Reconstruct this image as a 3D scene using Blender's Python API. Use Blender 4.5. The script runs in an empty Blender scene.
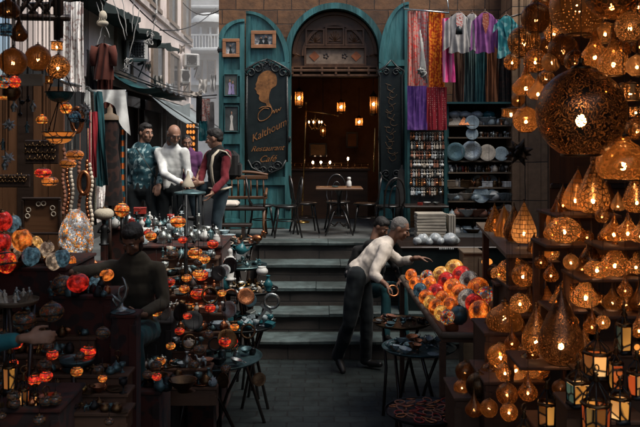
import bpy, math, random
from mathutils import Vector, Matrix, noise
R = math.radians
PI = math.pi
rnd = random.Random(7)
sc = bpy.context.scene
col = sc.collection
F, CZ, H0 = 800.0, 2.815, 140.0      # focal length in photo pixels, eye height, horizon row
PLAT = 1.325                         # height of the cafe terrace above the lane


def P(px, py, d):
    return Vector(((px - 320) / F * d, d, CZ - (py - H0) / F * d))


def V(*a):
    return Vector(a)


# ---------------------------------------------------------------- mesh builder
class MB:
    def __init__(s):
        s.v, s.f, s.sm = [], [], []

    def add(s, vs, fs, smooth=False, M=None):
        o = len(s.v)
        s.v += [tuple(M @ Vector(p)) if M else tuple(p) for p in vs]
        s.f += [tuple(i + o for i in q) for q in fs]
        s.sm += [smooth] * len(fs)
        return s

    def box(s, c, d, rz=0.0, M=None, bev=0.0):
        x, y, z = d[0] / 2, d[1] / 2, d[2] / 2
        T = Matrix.Translation(Vector(c)) @ Matrix.Rotation(rz, 4, 'Z')
        if M:
            T = M @ T
        if bev <= 0:
            vs = [(-x, -y, -z), (x, -y, -z), (x, y, -z), (-x, y, -z), (-x, -y, z), (x, -y, z), (x, y, z), (-x, y, z)]
            fs = [(0, 3, 2, 1), (4, 5, 6, 7), (0, 1, 5, 4), (1, 2, 6, 5), (2, 3, 7, 6), (3, 0, 4, 7)]
            return s.add(vs, fs, False, T)
        b = min(bev, x * .9, y * .9, z * .9)
        vs, fs = [], []
        for zz, e in ((-z, b), (-z + b, 0), (z - b, 0), (z, b)):
            X, Y = x - e, y - e
            k = b * .6
            vs += [(-X, -Y + k, zz), (-X + k, -Y, zz), (X - k, -Y, zz), (X, -Y + k, zz), (X, Y - k, zz), (X - k, Y, zz), (-X + k, Y, zz), (-X, Y - k, zz)]
        for r in range(3):
            for i in range(8):
                j = (i + 1) % 8
                fs.append((r * 8 + i, r * 8 + j, r * 8 + 8 + j, r * 8 + 8 + i))
        fs.append(tuple(range(7, -1, -1)))
        fs.append(tuple(range(24, 32)))
        return s.add(vs, fs, False, T)

    def tube(s, pts, r, n=8, closed=False, cap=True, flat=1.0, M=None):
        pts = [Vector(p) for p in pts]
        m = len(pts)
        rr = r if isinstance(r, (list, tuple)) else [r] * m
        vs, fs = [], []
        up = None
        for i, p in enumerate(pts):
            if closed:
                t = pts[(i + 1) % m] - pts[i - 1]
            else:
                t = pts[min(i + 1, m - 1)] - pts[max(i - 1, 0)]
            if t.length < 1e-9:
                t = Vector((0, 0, 1))
            t.normalize()
            if up is None:
                up = Vector((0, 0, 1)) if abs(t.z) < .9 else Vector((0, 1, 0))
            a = t.cross(up)
            if a.length < 1e-6:
                a = t.cross(Vector((1, 0, 0)))
            a.normalize()
            b = a.cross(t)
            up = b
            for k in range(n):
                th = 2 * PI * k / n
                vs.append(p + a * math.cos(th) * rr[i] + b * math.sin(th) * rr[i] * flat)
        for i in range(m if closed else m - 1):
            j = (i + 1) % m
            for k in range(n):
                l = (k + 1) % n
                fs.append((i * n + k, i * n + l, j * n + l, j * n + k))
        if not closed and cap:
            fs.append(tuple(range(n - 1, -1, -1)))
            fs.append(tuple((m - 1) * n + k for k in range(n)))
        return s.add(vs, fs, True, M)

    def lathe(s, prof, n=20, c=(0, 0, 0), M=None, sx=1.0, sy=1.0, flute=0.0, nf=8):
        vs, fs = [], []
        for (r, z) in prof:
            for k in range(n):
                th = 2 * PI * k / n
                q = r * (1 + flute * math.cos(nf * th))
                vs.append((c[0] + q * math.cos(th) * sx, c[1] + q * math.sin(th) * sy, c[2] + z))
        for i in range(len(prof) - 1):
            for k in range(n):
                l = (k + 1) % n
                fs.append((i * n + k, i * n + l, (i + 1) * n + l, (i + 1) * n + k))
        if prof[0][0] < 1e-3:
            pass
        return s.add(vs, fs, True, M)

    def ell(s, c, rx, ry, rz, n=12, m=8, M=None):
        prof = []
        vs, fs = [], []
        for i in range(1, m):
            a = PI * i / m
            for k in range(n):
                th = 2 * PI * k / n
                vs.append((c[0] + rx * math.sin(a) * math.cos(th), c[1] + ry * math.sin(a) * math.sin(th), c[2] - rz * math.cos(a)))
        lo = len(vs)
        vs.append((c[0], c[1], c[2] - rz))
        vs.append((c[0], c[1], c[2] + rz))
        for i in range(m - 2):
            for k in range(n):
                l = (k + 1) % n
                fs.append((i * n + k, i * n + l, (i + 1) * n + l, (i + 1) * n + k))
        for k in range(n):
            l = (k + 1) % n
            fs.append((lo, l, k))
            fs.append((lo + 1, (m - 2) * n + k, (m - 2) * n + l))
        return s.add(vs, fs, True, M)

    def torus(s, c, Rr, r, n=18, m=7, M=None, sx=1, sy=1):
        pts = [(c[0] + Rr * sx * math.cos(2 * PI * i / n), c[1] + Rr * sy * math.sin(2 * PI * i / n), c[2]) for i in range(n)]
        return s.tube(pts, r, m, closed=True, M=M)

    def prism(s, poly, y0, y1, M=None):
        """polygon in the XZ plane, extruded from y0 to y1"""
        n = len(poly)
        vs = [(x, y0, z) for x, z in poly] + [(x, y1, z) for x, z in poly]
        fs = [tuple(range(n)), tuple(range(2 * n - 1, n - 1, -1))]
        for i in range(n):
            j = (i + 1) % n
            fs.append((i, i + n, j + n, j))
        return s.add(vs, fs, False, M)

    def strip(s, outer, inner, y0, y1, M=None):
        """band between two open outlines of equal length in XZ, extruded"""
        n = len(outer)
        vs = [(x, y0, z) for x, z in outer] + [(x, y0, z) for x, z in inner] + [(x, y1, z) for x, z in outer] + [(x, y1, z) for x, z in inner]
        fs = []
        for i in range(n - 1):
            fs += [(i, i + 1, n + i + 1, n + i), (2 * n + i, 3 * n + i, 3 * n + i + 1, 2 * n + i + 1),
                   (i, 2 * n + i, 2 * n + i + 1, i + 1), (n + i, n + i + 1, 3 * n + i + 1, 3 * n + i)]
        fs += [(0, n, 3 * n, 2 * n), (n - 1, 3 * n - 1, 4 * n - 1, 2 * n - 1)]
        return s.add(vs, fs, False, M)

    def sheet(s, fn, nu, nv, M=None):
        vs = [fn(i / nu, j / nv) for j in range(nv + 1) for i in range(nu + 1)]
        fs = [(j * (nu + 1) + i, j * (nu + 1) + i + 1, (j + 1) * (nu + 1) + i + 1, (j + 1) * (nu + 1) + i) for j in range(nv) for i in range(nu)]
        return s.add(vs, fs, True, M)

    def mesh(s, name):
        me = bpy.data.meshes.new(name)
        me.from_pydata(s.v, [], s.f)
        me.polygons.foreach_set('use_smooth', s.sm)
        me.update()
        return me

    def build(s, name, mat, parent=None, loc=None):
        return put(name, s.mesh(name), mat, parent, loc)


def put(name, me, mat, parent=None, loc=None, scale=None, rot=None):
    if mat is not None and len(me.materials) == 0:
        me.materials.append(mat)
    o = bpy.data.objects.new(name, me)
    col.objects.link(o)
    if mat is not None and me.materials[0] != mat:
        o.material_slots[0].link = 'OBJECT'
        o.material_slots[0].material = mat
    if parent:
        o.parent = parent
    if loc is not None:
        o.location = loc
    if scale is not None:
        o.scale = scale if isinstance(scale, (tuple, list)) else (scale,) * 3
    if rot is not None:
        o.rotation_euler = rot
    return o


def tag(o, label=None, cat=None, group=None, kind=None):
    if label:
        o['label'] = label
    if cat:
        o['category'] = cat
    if group:
        o['group'] = group
    if kind:
        o['kind'] = kind
    return o


def thing(name, label, cat, loc=(0, 0, 0), rz=0.0, group=None):
    o = bpy.data.objects.new(name, None)
    o.empty_display_size = .05
    col.objects.link(o)
    o.location = loc
    o.rotation_euler = (0, 0, rz)
    return tag(o, label, cat, group)


def copy_tree(o, parent=None):
    c = o.copy()
    col.objects.link(c)
    c.parent = parent
    for ch in [x for x in kids.get(o.name, [])]:
        copy_tree(ch, c)
    return c


kids = {}


def note_kids(o):
    for x in bpy.data.objects:
        if x.parent == o:
            kids.setdefault(o.name, []).append(x)
            note_kids(x)


def struct(name, mb, mat):
    return tag(mb.build(name, mat), kind='structure')


# ---------------------------------------------------------------- materials
def newmat(name):
    m = bpy.data.materials.new(name)
    m.use_nodes = True
    nt = m.node_tree
    nt.nodes.clear()
    return m, nt.nodes, nt.links


def ramp(nodes, stops, interp='LINEAR'):
    r = nodes.new('ShaderNodeValToRGB')
    r.color_ramp.interpolation = interp
    el = r.color_ramp.elements
    while len(el) < len(stops):
        el.new(.5)
    for e, (p, c) in zip(el, stops):
        e.position = p
        e.color = (*c, 1) if len(c) == 3 else c
    return r


def mul(c, k):
    return tuple(min(1, x * k) for x in c)


def surf(name, c, rough=.7, metal=0.0, var=.35, scale=8.0, bump=.25, dirt=.3, c2=None, coat=0.0, stretch=(1, 1, 1), coord='Object', spec=.4, sheen=0.0):
    """base colour broken up by two noises, rough variation and bump"""
    m, N, L = newmat(name)
    out = N.new('ShaderNodeOutputMaterial')
    b = N.new('ShaderNodeBsdfPrincipled')
    tc = N.new('ShaderNodeTexCoord')
    mp = N.new('ShaderNodeMapping')
    mp.inputs['Scale'].default_value = stretch
    L.new(tc.outputs[coord], mp.inputs['Vector'])
    n1 = N.new('ShaderNodeTexNoise')
    n1.inputs['Scale'].default_value = scale
    n1.inputs['Detail'].default_value = 6
    n1.inputs['Roughness'].default_value = .65
    n2 = N.new('ShaderNodeTexNoise')
    n2.inputs['Scale'].default_value = scale * .22
    n2.inputs['Detail'].default_value = 3
    L.new(mp.outputs[0], n1.inputs['Vector'])
    L.new(mp.outputs[0], n2.inputs['Vector'])
    r = ramp(N, [(.25, mul(c, 1 - var)), (.5, c), (.78, mul(c2 or c, 1 + var))])
    L.new(n1.outputs['Fac'], r.inputs['Fac'])
    mx = N.new('ShaderNodeMixRGB')
    mx.blend_type = 'MULTIPLY'
    mx.inputs['Fac'].default_value = dirt
    r2 = ramp(N, [(.35, (.25, .24, .22)), (.65, (1, 1, 1))])
    L.new(n2.outputs['Fac'], r2.inputs['Fac'])
    L.new(r.outputs[0], mx.inputs[1])
    L.new(r2.outputs[0], mx.inputs[2])
    L.new(mx.outputs[0], b.inputs['Base Color'])
    rr = N.new('ShaderNodeMapRange')
    rr.inputs['To Min'].default_value = max(.04, rough - .15)
    rr.inputs['To Max'].default_value = min(1, rough + .15)
    L.new(n1.outputs['Fac'], rr.inputs['Value'])
    L.new(rr.outputs[0], b.inputs['Roughness'])
    b.inputs['Metallic'].default_value = metal
    b.inputs['Specular IOR Level'].default_value = spec
    b.inputs['Coat Weight'].default_value = coat
    b.inputs['Sheen Weight'].default_value = sheen
    bp = N.new('ShaderNodeBump')
    bp.inputs['Strength'].default_value = bump
    bp.inputs['Distance'].default_value = .01
    L.new(n1.outputs['Fac'], bp.inputs['Height'])
    L.new(bp.outputs[0], b.inputs['Normal'])
    L.new(b.outputs[0], out.inputs[0])
    return m


def brickmat(name, c1, c2, mortar, w, h, ms=.01, rough=.8, plane='xz', offset=.5, bump=.5, var=.5):
    m, N, L = newmat(name)
    out = N.new('ShaderNodeOutputMaterial')
    b = N.new('ShaderNodeBsdfPrincipled')
    tc = N.new('ShaderNodeTexCoord')
    sp = N.new('ShaderNodeSeparateXYZ')
    cb = N.new('ShaderNodeCombineXYZ')
    L.new(tc.outputs['Object'], sp.inputs[0])
    L.new(sp.outputs['XYZ'.index(plane[0].upper())], cb.inputs[0])
    L.new(sp.outputs['XYZ'.index(plane[1].upper())], cb.inputs[1])
    nz = N.new('ShaderNodeTexNoise')
    nz.inputs['Scale'].default_value = 2.5
    L.new(tc.outputs['Object'], nz.inputs['Vector'])
    ad = N.new('ShaderNodeMixRGB')
    ad.blend_type = 'ADD'
    ad.inputs[0].default_value = .03
    L.new(cb.outputs[0], ad.inputs[1])
    L.new(nz.outputs['Color'], ad.inputs[2])
    br = N.new('ShaderNodeTexBrick')
    br.offset = offset
    br.inputs['Color1'].default_value = (*c1, 1)
    br.inputs['Color2'].default_value = (*c2, 1)
    br.inputs['Mortar'].default_value = (*mortar, 1)
    br.inputs['Scale'].default_value = 1
    br.inputs['Brick Width'].default_value = w
    br.inputs['Row Height'].default_value = h
    br.inputs['Mortar Size'].default_value = ms
    br.inputs['Mortar Smooth'].default_value = .3
    L.new(ad.outputs[0], br.inputs['Vector'])
    n1 = N.new('ShaderNodeTexNoise')
    n1.inputs['Scale'].default_value = 5
    n1.inputs['Detail'].default_value = 8
    n1.inputs['Roughness'].default_value = .7
    L.new(tc.outputs['Object'], n1.inputs['Vector'])
    r = ramp(N, [(.3, (1 - var,) * 3), (.7, (1, 1, 1))])
    L.new(n1.outputs['Fac'], r.inputs['Fac'])
    mx = N.new('ShaderNodeMixRGB')
    mx.blend_type = 'MULTIPLY'
    mx.inputs[0].default_value = 1
    L.new(br.outputs['Color'], mx.inputs[1])
    L.new(r.outputs[0], mx.inputs[2])
    L.new(mx.outputs[0], b.inputs['Base Color'])
    rr = N.new('ShaderNodeMapRange')
    rr.inputs['To Min'].default_value = rough - .25
    rr.inputs['To Max'].default_value = min(1, rough + .1)
    L.new(n1.outputs['Fac'], rr.inputs['Value'])
    L.new(rr.outputs[0], b.inputs['Roughness'])
    ma = N.new('ShaderNodeMath')
    ma.operation = 'MULTIPLY_ADD'
    ma.inputs[1].default_value = -1.0
    L.new(br.outputs['Fac'], ma.inputs[0])
    L.new(n1.outputs['Fac'], ma.inputs[2])
    bp = N.new('ShaderNodeBump')
    bp.inputs['Strength'].default_value = bump
    bp.inputs['Distance'].default_value = .012
    L.new(ma.outputs[0], bp.inputs['Height'])
    L.new(bp.outputs[0], b.inputs['Normal'])
    L.new(b.outputs[0], out.inputs[0])
    return m


def wood(name, c, rough=.5, ax=2, scale=6, var=.5, coat=0.0):
    st = [9, 9, 9]
    st[ax] = .8
    return surf(name, c, rough, var=var, scale=scale, stretch=tuple(x / 4 for x in st), bump=.3, dirt=.4, coat=coat)


def emis(name, c, s, sample=True):
    m, N, L = newmat(name)
    out = N.new('ShaderNodeOutputMaterial')
    e = N.new('ShaderNodeEmission')
    e.inputs[0].default_value = (*c, 1)
    e.inputs[1].default_value = s
    L.new(e.outputs[0], out.inputs[0])
    if not sample:
        m.cycles.emission_sampling = 'NONE'
    return m


def lampmat(name, pattern, scale=6.0, th=.3, metal=(.34, .19, .075), amber=(1, .4, .09), rough=.36, clear=.74, gl=.6, thin=.1):
    """pierced or engraved brass shell with amber openings that let the bulb's light through"""
    m, N, L = newmat(name)
    out = N.new('ShaderNodeOutputMaterial')
    tc = N.new('ShaderNodeTexCoord')
    src = tc.outputs['Object']
    if pattern in ('scales', 'ribs', 'grid'):
        sp = N.new('ShaderNodeSeparateXYZ')
        L.new(src, sp.inputs[0])
        at = N.new('ShaderNodeMath')
        at.operation = 'ARCTAN2'
        L.new(sp.outputs[1], at.inputs[0])
        L.new(sp.outputs[0], at.inputs[1])
        cb = N.new('ShaderNodeCombineXYZ')
        L.new(at.outputs[0], cb.inputs[0])
        L.new(sp.outputs[2], cb.inputs[1])
        br = N.new('ShaderNodeTexBrick')
        br.inputs['Scale'].default_value = scale
        br.inputs['Brick Width'].default_value = 2 * PI / 2.0 if pattern == 'scales' else 1.2
        br.inputs['Brick Width'].default_value = {'scales': 1.5, 'ribs': 1.0, 'grid': 1.2}[pattern]
        br.inputs['Row Height'].default_value = {'scales': 1.1, 'ribs': 9.0, 'grid': 1.2}[pattern]
        br.offset = .5 if pattern == 'scales' else 0
        br.inputs['Mortar Size'].default_value = th
        br.inputs['Mortar Smooth'].default_value = .1
        L.new(cb.outputs[0], br.inputs['Vector'])
        mask = N.new('ShaderNodeMath')
        mask.operation = 'SUBTRACT'
        mask.inputs[0].default_value = 1
        L.new(br.outputs['Fac'], mask.inputs[1])
        mask = mask.outputs[0]
    else:
        nz = N.new('ShaderNodeTexNoise')
        nz.inputs['Scale'].default_value = 3
        L.new(src, nz.inputs['Vector'])
        ad = N.new('ShaderNodeMixRGB')
        ad.blend_type = 'ADD'
        ad.inputs[0].default_value = {'dots': 0, 'cells': .15, 'arab': .35, 'lace': .1}.get(pattern, 0)
        L.new(src, ad.inputs[1])
        L.new(nz.outputs['Color'], ad.inputs[2])
        vo = N.new('ShaderNodeTexVoronoi')
        vo.inputs['Scale'].default_value = scale
        vo.inputs['Randomness'].default_value = {'dots': .35, 'cells': 1, 'arab': .9, 'lace': .6}.get(pattern, 1)
        vo.feature = 'DISTANCE_TO_EDGE' if pattern == 'cells' else 'F1'
        L.new(ad.outputs[0], vo.inputs['Vector'])
        d = vo.outputs['Distance']
        if pattern == 'arab' or pattern == 'lace':
            sn = N.new('ShaderNodeMath')
            sn.operation = 'MULTIPLY'
            sn.inputs[1].default_value = 15 if pattern == 'arab' else 20
            L.new(d, sn.inputs[0])
            s2 = N.new('ShaderNodeMath')
            s2.operation = 'SINE'
            L.new(sn.outputs[0], s2.inputs[0])
            d = s2.outputs[0]
        mk = N.new('ShaderNodeMapRange')
        if pattern == 'dots':
            mk.inputs['From Min'].default_value = th + .04
            mk.inputs['From Max'].default_value = th
        else:
            mk.inputs['From Min'].default_value = th
            mk.inputs['From Max'].default_value = th + .04
        L.new(d, mk.inputs['Value'])
        mask = mk.outputs[0]
    mt = N.new('ShaderNodeBsdfPrincipled')
    n1 = N.new('ShaderNodeTexNoise')
    n1.inputs['Scale'].default_value = 5
    n1.inputs['Detail'].default_value = 5
    L.new(src, n1.inputs['Vector'])
    r = ramp(N, [(.3, mul(metal, .45)), (.7, metal)])
    L.new(n1.outputs['Fac'], r.inputs['Fac'])
    L.new(r.outputs[0], mt.inputs['Base Color'])
    mt.inputs['Metallic'].default_value = .9
    mt.inputs['Roughness'].default_value = rough
    bp = N.new('ShaderNodeBump')
    bp.inputs['Strength'].default_value = .5
    bp.inputs['Distance'].default_value = .03
    L.new(mask, bp.inputs['Height'])
    L.new(bp.outputs[0], mt.inputs['Normal'])
    tl = N.new('ShaderNodeBsdfTranslucent')
    oi = N.new('ShaderNodeObjectInfo')
    rv = ramp(N, [(0, mul(amber, .45)), (.35, amber), (.7, (amber[0], amber[1] * 1.35, amber[2] * 2.2)), (1, (amber[0] * .8, amber[1] * .75, amber[2] * .6))])
    L.new(oi.outputs['Random'], rv.inputs['Fac'])
    L.new(rv.outputs[0], tl.inputs[0])
    tp = N.new('ShaderNodeBsdfTransparent')
    rt = ramp(N, [(0, (1, .66, .36)), (.4, (1, .8, .52)), (.7, (.75, .5, .25)), (1, (1, .74, .44))])
    L.new(oi.outputs['Random'], rt.inputs['Fac'])
    L.new(rt.outputs[0], tp.inputs[0])
    g = N.new('ShaderNodeBsdfGlossy')
    g.inputs[0].default_value = (1, .8, .55, 1)
    g.inputs['Roughness'].default_value = .15
    m1 = N.new('ShaderNodeMixShader')
    m1.inputs[0].default_value = clear
    L.new(tl.outputs[0], m1.inputs[1])
    L.new(tp.outputs[0], m1.inputs[2])
    m3 = N.new('ShaderNodeMixShader')
    m3.inputs[0].default_value = .06
    L.new(m1.outputs[0], m3.inputs[1])
    L.new(g.outputs[0], m3.inputs[2])
    # the thin engraved brass itself lets a little glow through its fine piercing
    t2 = N.new('ShaderNodeBsdfTranslucent')
    t2.inputs[0].default_value = (*mul(amber, gl * .22), 1)
    m4 = N.new('ShaderNodeMixShader')
    m4.inputs[0].default_value = thin
    L.new(mt.outputs[0], m4.inputs[1])
    L.new(t2.outputs[0], m4.inputs[2])
    m2 = N.new('ShaderNodeMixShader')
    L.new(mask, m2.inputs[0])
    L.new(m4.outputs[0], m2.inputs[1])
    L.new(m3.outputs[0], m2.inputs[2])
    L.new(m2.outputs[0], out.inputs[0])
    return m


def mosaic(name, palette, glow=.7, scale=4.6, grout=(.02, .015, .01), soft=.5, bands=1.1):
    """coloured glass chips in grout; glow is the lamp shining through the glass"""
    m, N, L = newmat(name)
    out = N.new('ShaderNodeOutputMaterial')
    b = N.new('ShaderNodeBsdfPrincipled')
    tc = N.new('ShaderNodeTexCoord')
    oi = N.new('ShaderNodeObjectInfo')
    ad = N.new('ShaderNodeVectorMath')
    ad.operation = 'ADD'
    L.new(tc.outputs['Object'], ad.inputs[0])
    sc_ = N.new('ShaderNodeVectorMath')
    sc_.operation = 'SCALE'
    sc_.inputs[0].default_value = (9, 7, 5)
    L.new(oi.outputs['Random'], sc_.inputs['Scale'])
    L.new(sc_.outputs[0], ad.inputs[1])
    v1 = N.new('ShaderNodeTexVoronoi')
    v1.inputs['Scale'].default_value = scale
    v2 = N.new('ShaderNodeTexVoronoi')
    v2.inputs['Scale'].default_value = scale
    v2.feature = 'DISTANCE_TO_EDGE'
    for v in (v1, v2):
        L.new(ad.outputs[0], v.inputs['Vector'])
    sp = N.new('ShaderNodeSeparateColor')
    L.new(v1.outputs['Color'], sp.inputs[0])
    n = len(palette)
    r = ramp(N, [(i / n, c) for i, c in enumerate(palette)], 'CONSTANT')
    L.new(sp.outputs[0], r.inputs['Fac'])
    mk = N.new('ShaderNodeMapRange')
    mk.inputs['From Min'].default_value = .02
    mk.inputs['From Max'].default_value = .07
    L.new(v2.outputs['Distance'], mk.inputs['Value'])
    mx = N.new('ShaderNodeMixRGB')
    mx.inputs[1].default_value = (*grout, 1)
    if bands:
        sz = N.new('ShaderNodeSeparateXYZ')
        L.new(tc.outputs['Object'], sz.inputs[0])
        mb_ = N.new('ShaderNodeMath')
        mb_.operation = 'MULTIPLY'
        mb_.inputs[1].default_value = bands * 2 * PI
        L.new(sz.outputs[2], mb_.inputs[0])
        ms_ = N.new('ShaderNodeMath')
        ms_.operation = 'SINE'
        L.new(mb_.outputs[0], ms_.inputs[0])
        mr_ = N.new('ShaderNodeMapRange')
        mr_.inputs['From Min'].default_value = -.93
        mr_.inputs['From Max'].default_value = -.75
        L.new(ms_.outputs[0], mr_.inputs['Value'])
        mm_ = N.new('ShaderNodeMath')
        mm_.operation = 'MULTIPLY'
        L.new(mk.outputs[0], mm_.inputs[0])
        L.new(mr_.outputs[0], mm_.inputs[1])
        L.new(mm_.outputs[0], mx.inputs[0])
    else:
        L.new(mk.outputs[0], mx.inputs[0])
    L.new(r.outputs[0], mx.inputs[2])
    dk = N.new('ShaderNodeMixRGB')
    dk.blend_type = 'MULTIPLY'
    dk.inputs[0].default_value = 1
    dk.inputs[2].default_value = (.55, .55, .55, 1)
    L.new(mx.outputs[0], dk.inputs[1])
    L.new(dk.outputs[0], b.inputs['Base Color'])
    L.new(mx.outputs[0], b.inputs['Emission Color'])
    st = N.new('ShaderNodeMapRange')
    st.inputs['To Min'].default_value = glow * (1 - soft)
    st.inputs['To Max'].default_value = glow * (1 + soft)
    L.new(sp.outputs[1], st.inputs['Value'])
    # noise hot spots painted into the emission, as from a bulb inside
    nz = N.new('ShaderNodeTexNoise')
    nz.inputs['Scale'].default_value = scale * .22
    nz.inputs['Detail'].default_value = 1
    L.new(ad.outputs[0], nz.inputs['Vector'])
    nr = N.new('ShaderNodeMapRange')
    nr.inputs['From Min'].default_value = .36
    nr.inputs['From Max'].default_value = .68
    nr.inputs['To Min'].default_value = .12
    nr.inputs['To Max'].default_value = 1.5
    L.new(nz.outputs['Fac'], nr.inputs['Value'])
    nm = N.new('ShaderNodeMath')
    nm.operation = 'MULTIPLY'
    L.new(st.outputs[0], nm.inputs[0])
    L.new(nr.outputs[0], nm.inputs[1])
    L.new(nm.outputs[0], b.inputs['Emission Strength'])
    b.inputs['Roughness'].default_value = .22
    bp = N.new('ShaderNodeBump')
    bp.inputs['Strength'].default_value = .4
    bp.inputs['Distance'].default_value = .02
    L.new(mk.outputs[0], bp.inputs['Height'])
    L.new(bp.outputs[0], b.inputs['Normal'])
    L.new(b.outputs[0], out.inputs[0])
    m.cycles.emission_sampling = 'NONE'
    return m


def cloth(name, c, c2=None, pat='plain', scale=12.0, th=.5, rough=.9, c3=None):
    m, N, L = newmat(name)
    out = N.new('ShaderNodeOutputMaterial')
    b = N.new('ShaderNodeBsdfPrincipled')
    tc = N.new('ShaderNodeTexCoord')
    src = tc.outputs['Object']
    n1 = N.new('ShaderNodeTexNoise')
    n1.inputs['Scale'].default_value = 9
    n1.inputs['Detail'].default_value = 6
    L.new(src, n1.inputs['Vector'])
    base = ramp(N, [(.3, mul(c, .7)), (.7, mul(c, 1.15))])
    L.new(n1.outputs['Fac'], base.inputs['Fac'])
    o = base.outputs[0]
    if c2:
        if pat == 'floral':
            t = N.new('ShaderNodeTexVoronoi')
            t.inputs['Scale'].default_value = scale
            t.feature = 'SMOOTH_F1'
            f = t.outputs['Distance']
        elif pat == 'camo':
            t = N.new('ShaderNodeTexNoise')
            t.inputs['Scale'].default_value = scale
            t.inputs['Distortion'].default_value = 1.5
            f = t.outputs['Fac']
        elif pat == 'dots':
            t = N.new('ShaderNodeTexVoronoi')
            t.inputs['Scale'].default_value = scale
            t.inputs['Randomness'].default_value = .3
            f = t.outputs['Distance']
        else:
            t = N.new('ShaderNodeTexWave')
            t.inputs['Scale'].default_value = scale
            t.inputs['Distortion'].default_value = 1.0
            t.bands_direction = 'X' if pat == 'stripes' else 'Z'
            f = t.outputs['Fac']
        L.new(src, t.inputs['Vector'])
        rr = ramp(N, [(max(0, th - .04), (0, 0, 0)), (min(1, th + .04), (1, 1, 1))])
        L.new(f, rr.inputs['Fac'])
        mx = N.new('ShaderNodeMixRGB')
        L.new(rr.outputs[0], mx.inputs[0])
        L.new(o, mx.inputs[1])
        mx.inputs[2].default_value = (*c2, 1)
        o = mx.outputs[0]
    L.new(o, b.inputs['Base Color'])
    b.inputs['Roughness'].default_value = rough
    b.inputs['Sheen Weight'].default_value = .05
    b.inputs['Specular IOR Level'].default_value = .2
    bp = N.new('ShaderNodeBump')
    bp.inputs['Strength'].default_value = .35
    bp.inputs['Distance'].default_value = .01
    L.new(n1.outputs['Fac'], bp.inputs['Height'])
    L.new(bp.outputs[0], b.inputs['Normal'])
    L.new(b.outputs[0], out.inputs[0])
    return m


M = {}
M['paving'] = brickmat('dark paving', (.009, .017, .017), (.016, .026, .026), (.008, .009, .009), .32, .16, .008, .62, 'xy', bump=1.0, var=.7)  # teal of the lane's shadows is tinted into the paving colour
M['terrace'] = brickmat('terrace stone', (.08, .09, .09), (.11, .12, .12), (.04, .04, .04), .9, .45, .008, .7, 'xy')
M['tread'] = surf('worn step edge', (.06, .085, .085), .7, scale=9, var=.45, dirt=.8, bump=.7)  # worn stone, its base colour also carrying the teal cast of shade
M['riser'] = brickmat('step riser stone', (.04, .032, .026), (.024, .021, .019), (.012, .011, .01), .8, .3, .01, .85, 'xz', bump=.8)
M['stone'] = brickmat('facade stone', (.24, .115, .05), (.14, .065, .03), (.04, .024, .016), .47, .24, .008, .85, 'xz', bump=1.0, var=.75)
M['pier'] = brickmat('pier stone', (.42, .25, .135), (.28, .17, .095), (.04, .03, .022), 1.1, .62, .008, .85, 'xz', bump=.7)
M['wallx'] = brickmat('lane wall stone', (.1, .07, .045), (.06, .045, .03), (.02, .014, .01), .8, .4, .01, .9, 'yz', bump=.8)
M['plaster'] = surf('pink plaster', (.82, .7, .63), .9, var=.14, scale=3, dirt=.4, bump=.3)
M['plaster2'] = surf('grey plaster', (.55, .56, .56), .9, var=.25, scale=3, dirt=.6, bump=.3)
M['teal'] = surf('teal paint', (.038, .155, .165), .5, var=.5, scale=7, stretch=(4, 4, .5), dirt=.85, bump=.5, c2=(.05, .14, .145))
M['teal_dk'] = surf('dark teal paint', (.02, .085, .09), .5, var=.3, scale=6, dirt=.5)
M['dark'] = surf('shaded dark wall', (.02, .021, .02), .85, var=.4, dirt=.5)  # low base colour builds in the darkness of shaded stalls and shops
M['room'] = surf('brown room wall', (.3, .15, .075), .75, var=.4, scale=3, dirt=.5)
M['wood'] = wood('brown wood', (.11, .05, .022), .45, ax=0)
M['woodz'] = wood('brown upright wood', (.10, .045, .02), .45, ax=2)
M['wood_dk'] = wood('dark wood', (.022, .012, .008), .4, ax=0, coat=.2)
M['bent'] = surf('bentwood', (.014, .011, .01), .3, var=.3, coat=.4)
M['ebony'] = surf('sign board black', (.006, .012, .012), .45, var=.3)
M['carved'] = surf('carved black frame', (.016, .02, .02), .35, var=.5, scale=30, bump=.9)
M['gold'] = surf('gold lettering', (.27, .115, .035), .6, metal=.1, var=.55, scale=22, dirt=.7)
M['goldm'] = surf('brass', (.5, .3, .1), .28, metal=.95, var=.3, scale=12)
M['bronze'] = surf('bronze', (.13, .075, .035), .35, metal=.9, var=.5, scale=10)
M['iron'] = surf('dark iron', (.025, .027, .028), .45, metal=.7, var=.4, scale=15)
M['silver'] = surf('tarnished silver', (.34, .37, .35), .3, metal=.85, var=.5, scale=14)
M['pewter'] = surf('blue grey pewter', (.09, .16, .17), .33, metal=.55, var=.5, scale=12)
M['chrome'] = surf('steel rail', (.4, .45, .45), .25, metal=.9, var=.2)
M['white'] = surf('white enamel', (.62, .63, .6), .5, var=.15, dirt=.3)
M['paper'] = surf('ivory paper', (.42, .38, .31), .8, var=.2, scale=10, dirt=.3)
M['plastic'] = surf('clear wrap', (.4, .44, .45), .18, var=.4, scale=20, bump=1.0, spec=.8)
M['leather'] = surf('cushion leather', (.02, .02, .02), .35, var=.3)
M['beige'] = surf('beige wood crate', (.16, .115, .075), .7, var=.3, scale=7, stretch=(.6, 2, 2))
M['crate'] = surf('dark crate wood', (.1, .05, .027), .7, var=.4, scale=7, stretch=(.6, 2, 2))
M['copper'] = surf('copper', (.42, .16, .07), .3, metal=.9, var=.5, scale=12)
M['clay'] = surf('terracotta', (.3, .13, .08), .8, var=.3, scale=12)
M['teal_gl'] = surf('turquoise enamel', (.02, .12, .14), .25, var=.4, scale=10)
M['blue_gl'] = surf('blue glazed ware', (.28, .38, .42), .25, var=.6, scale=26, c2=(.6, .6, .55))
M['cream_gl'] = surf('cream ware', (.55, .48, .38), .3, var=.5, scale=22)
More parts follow.
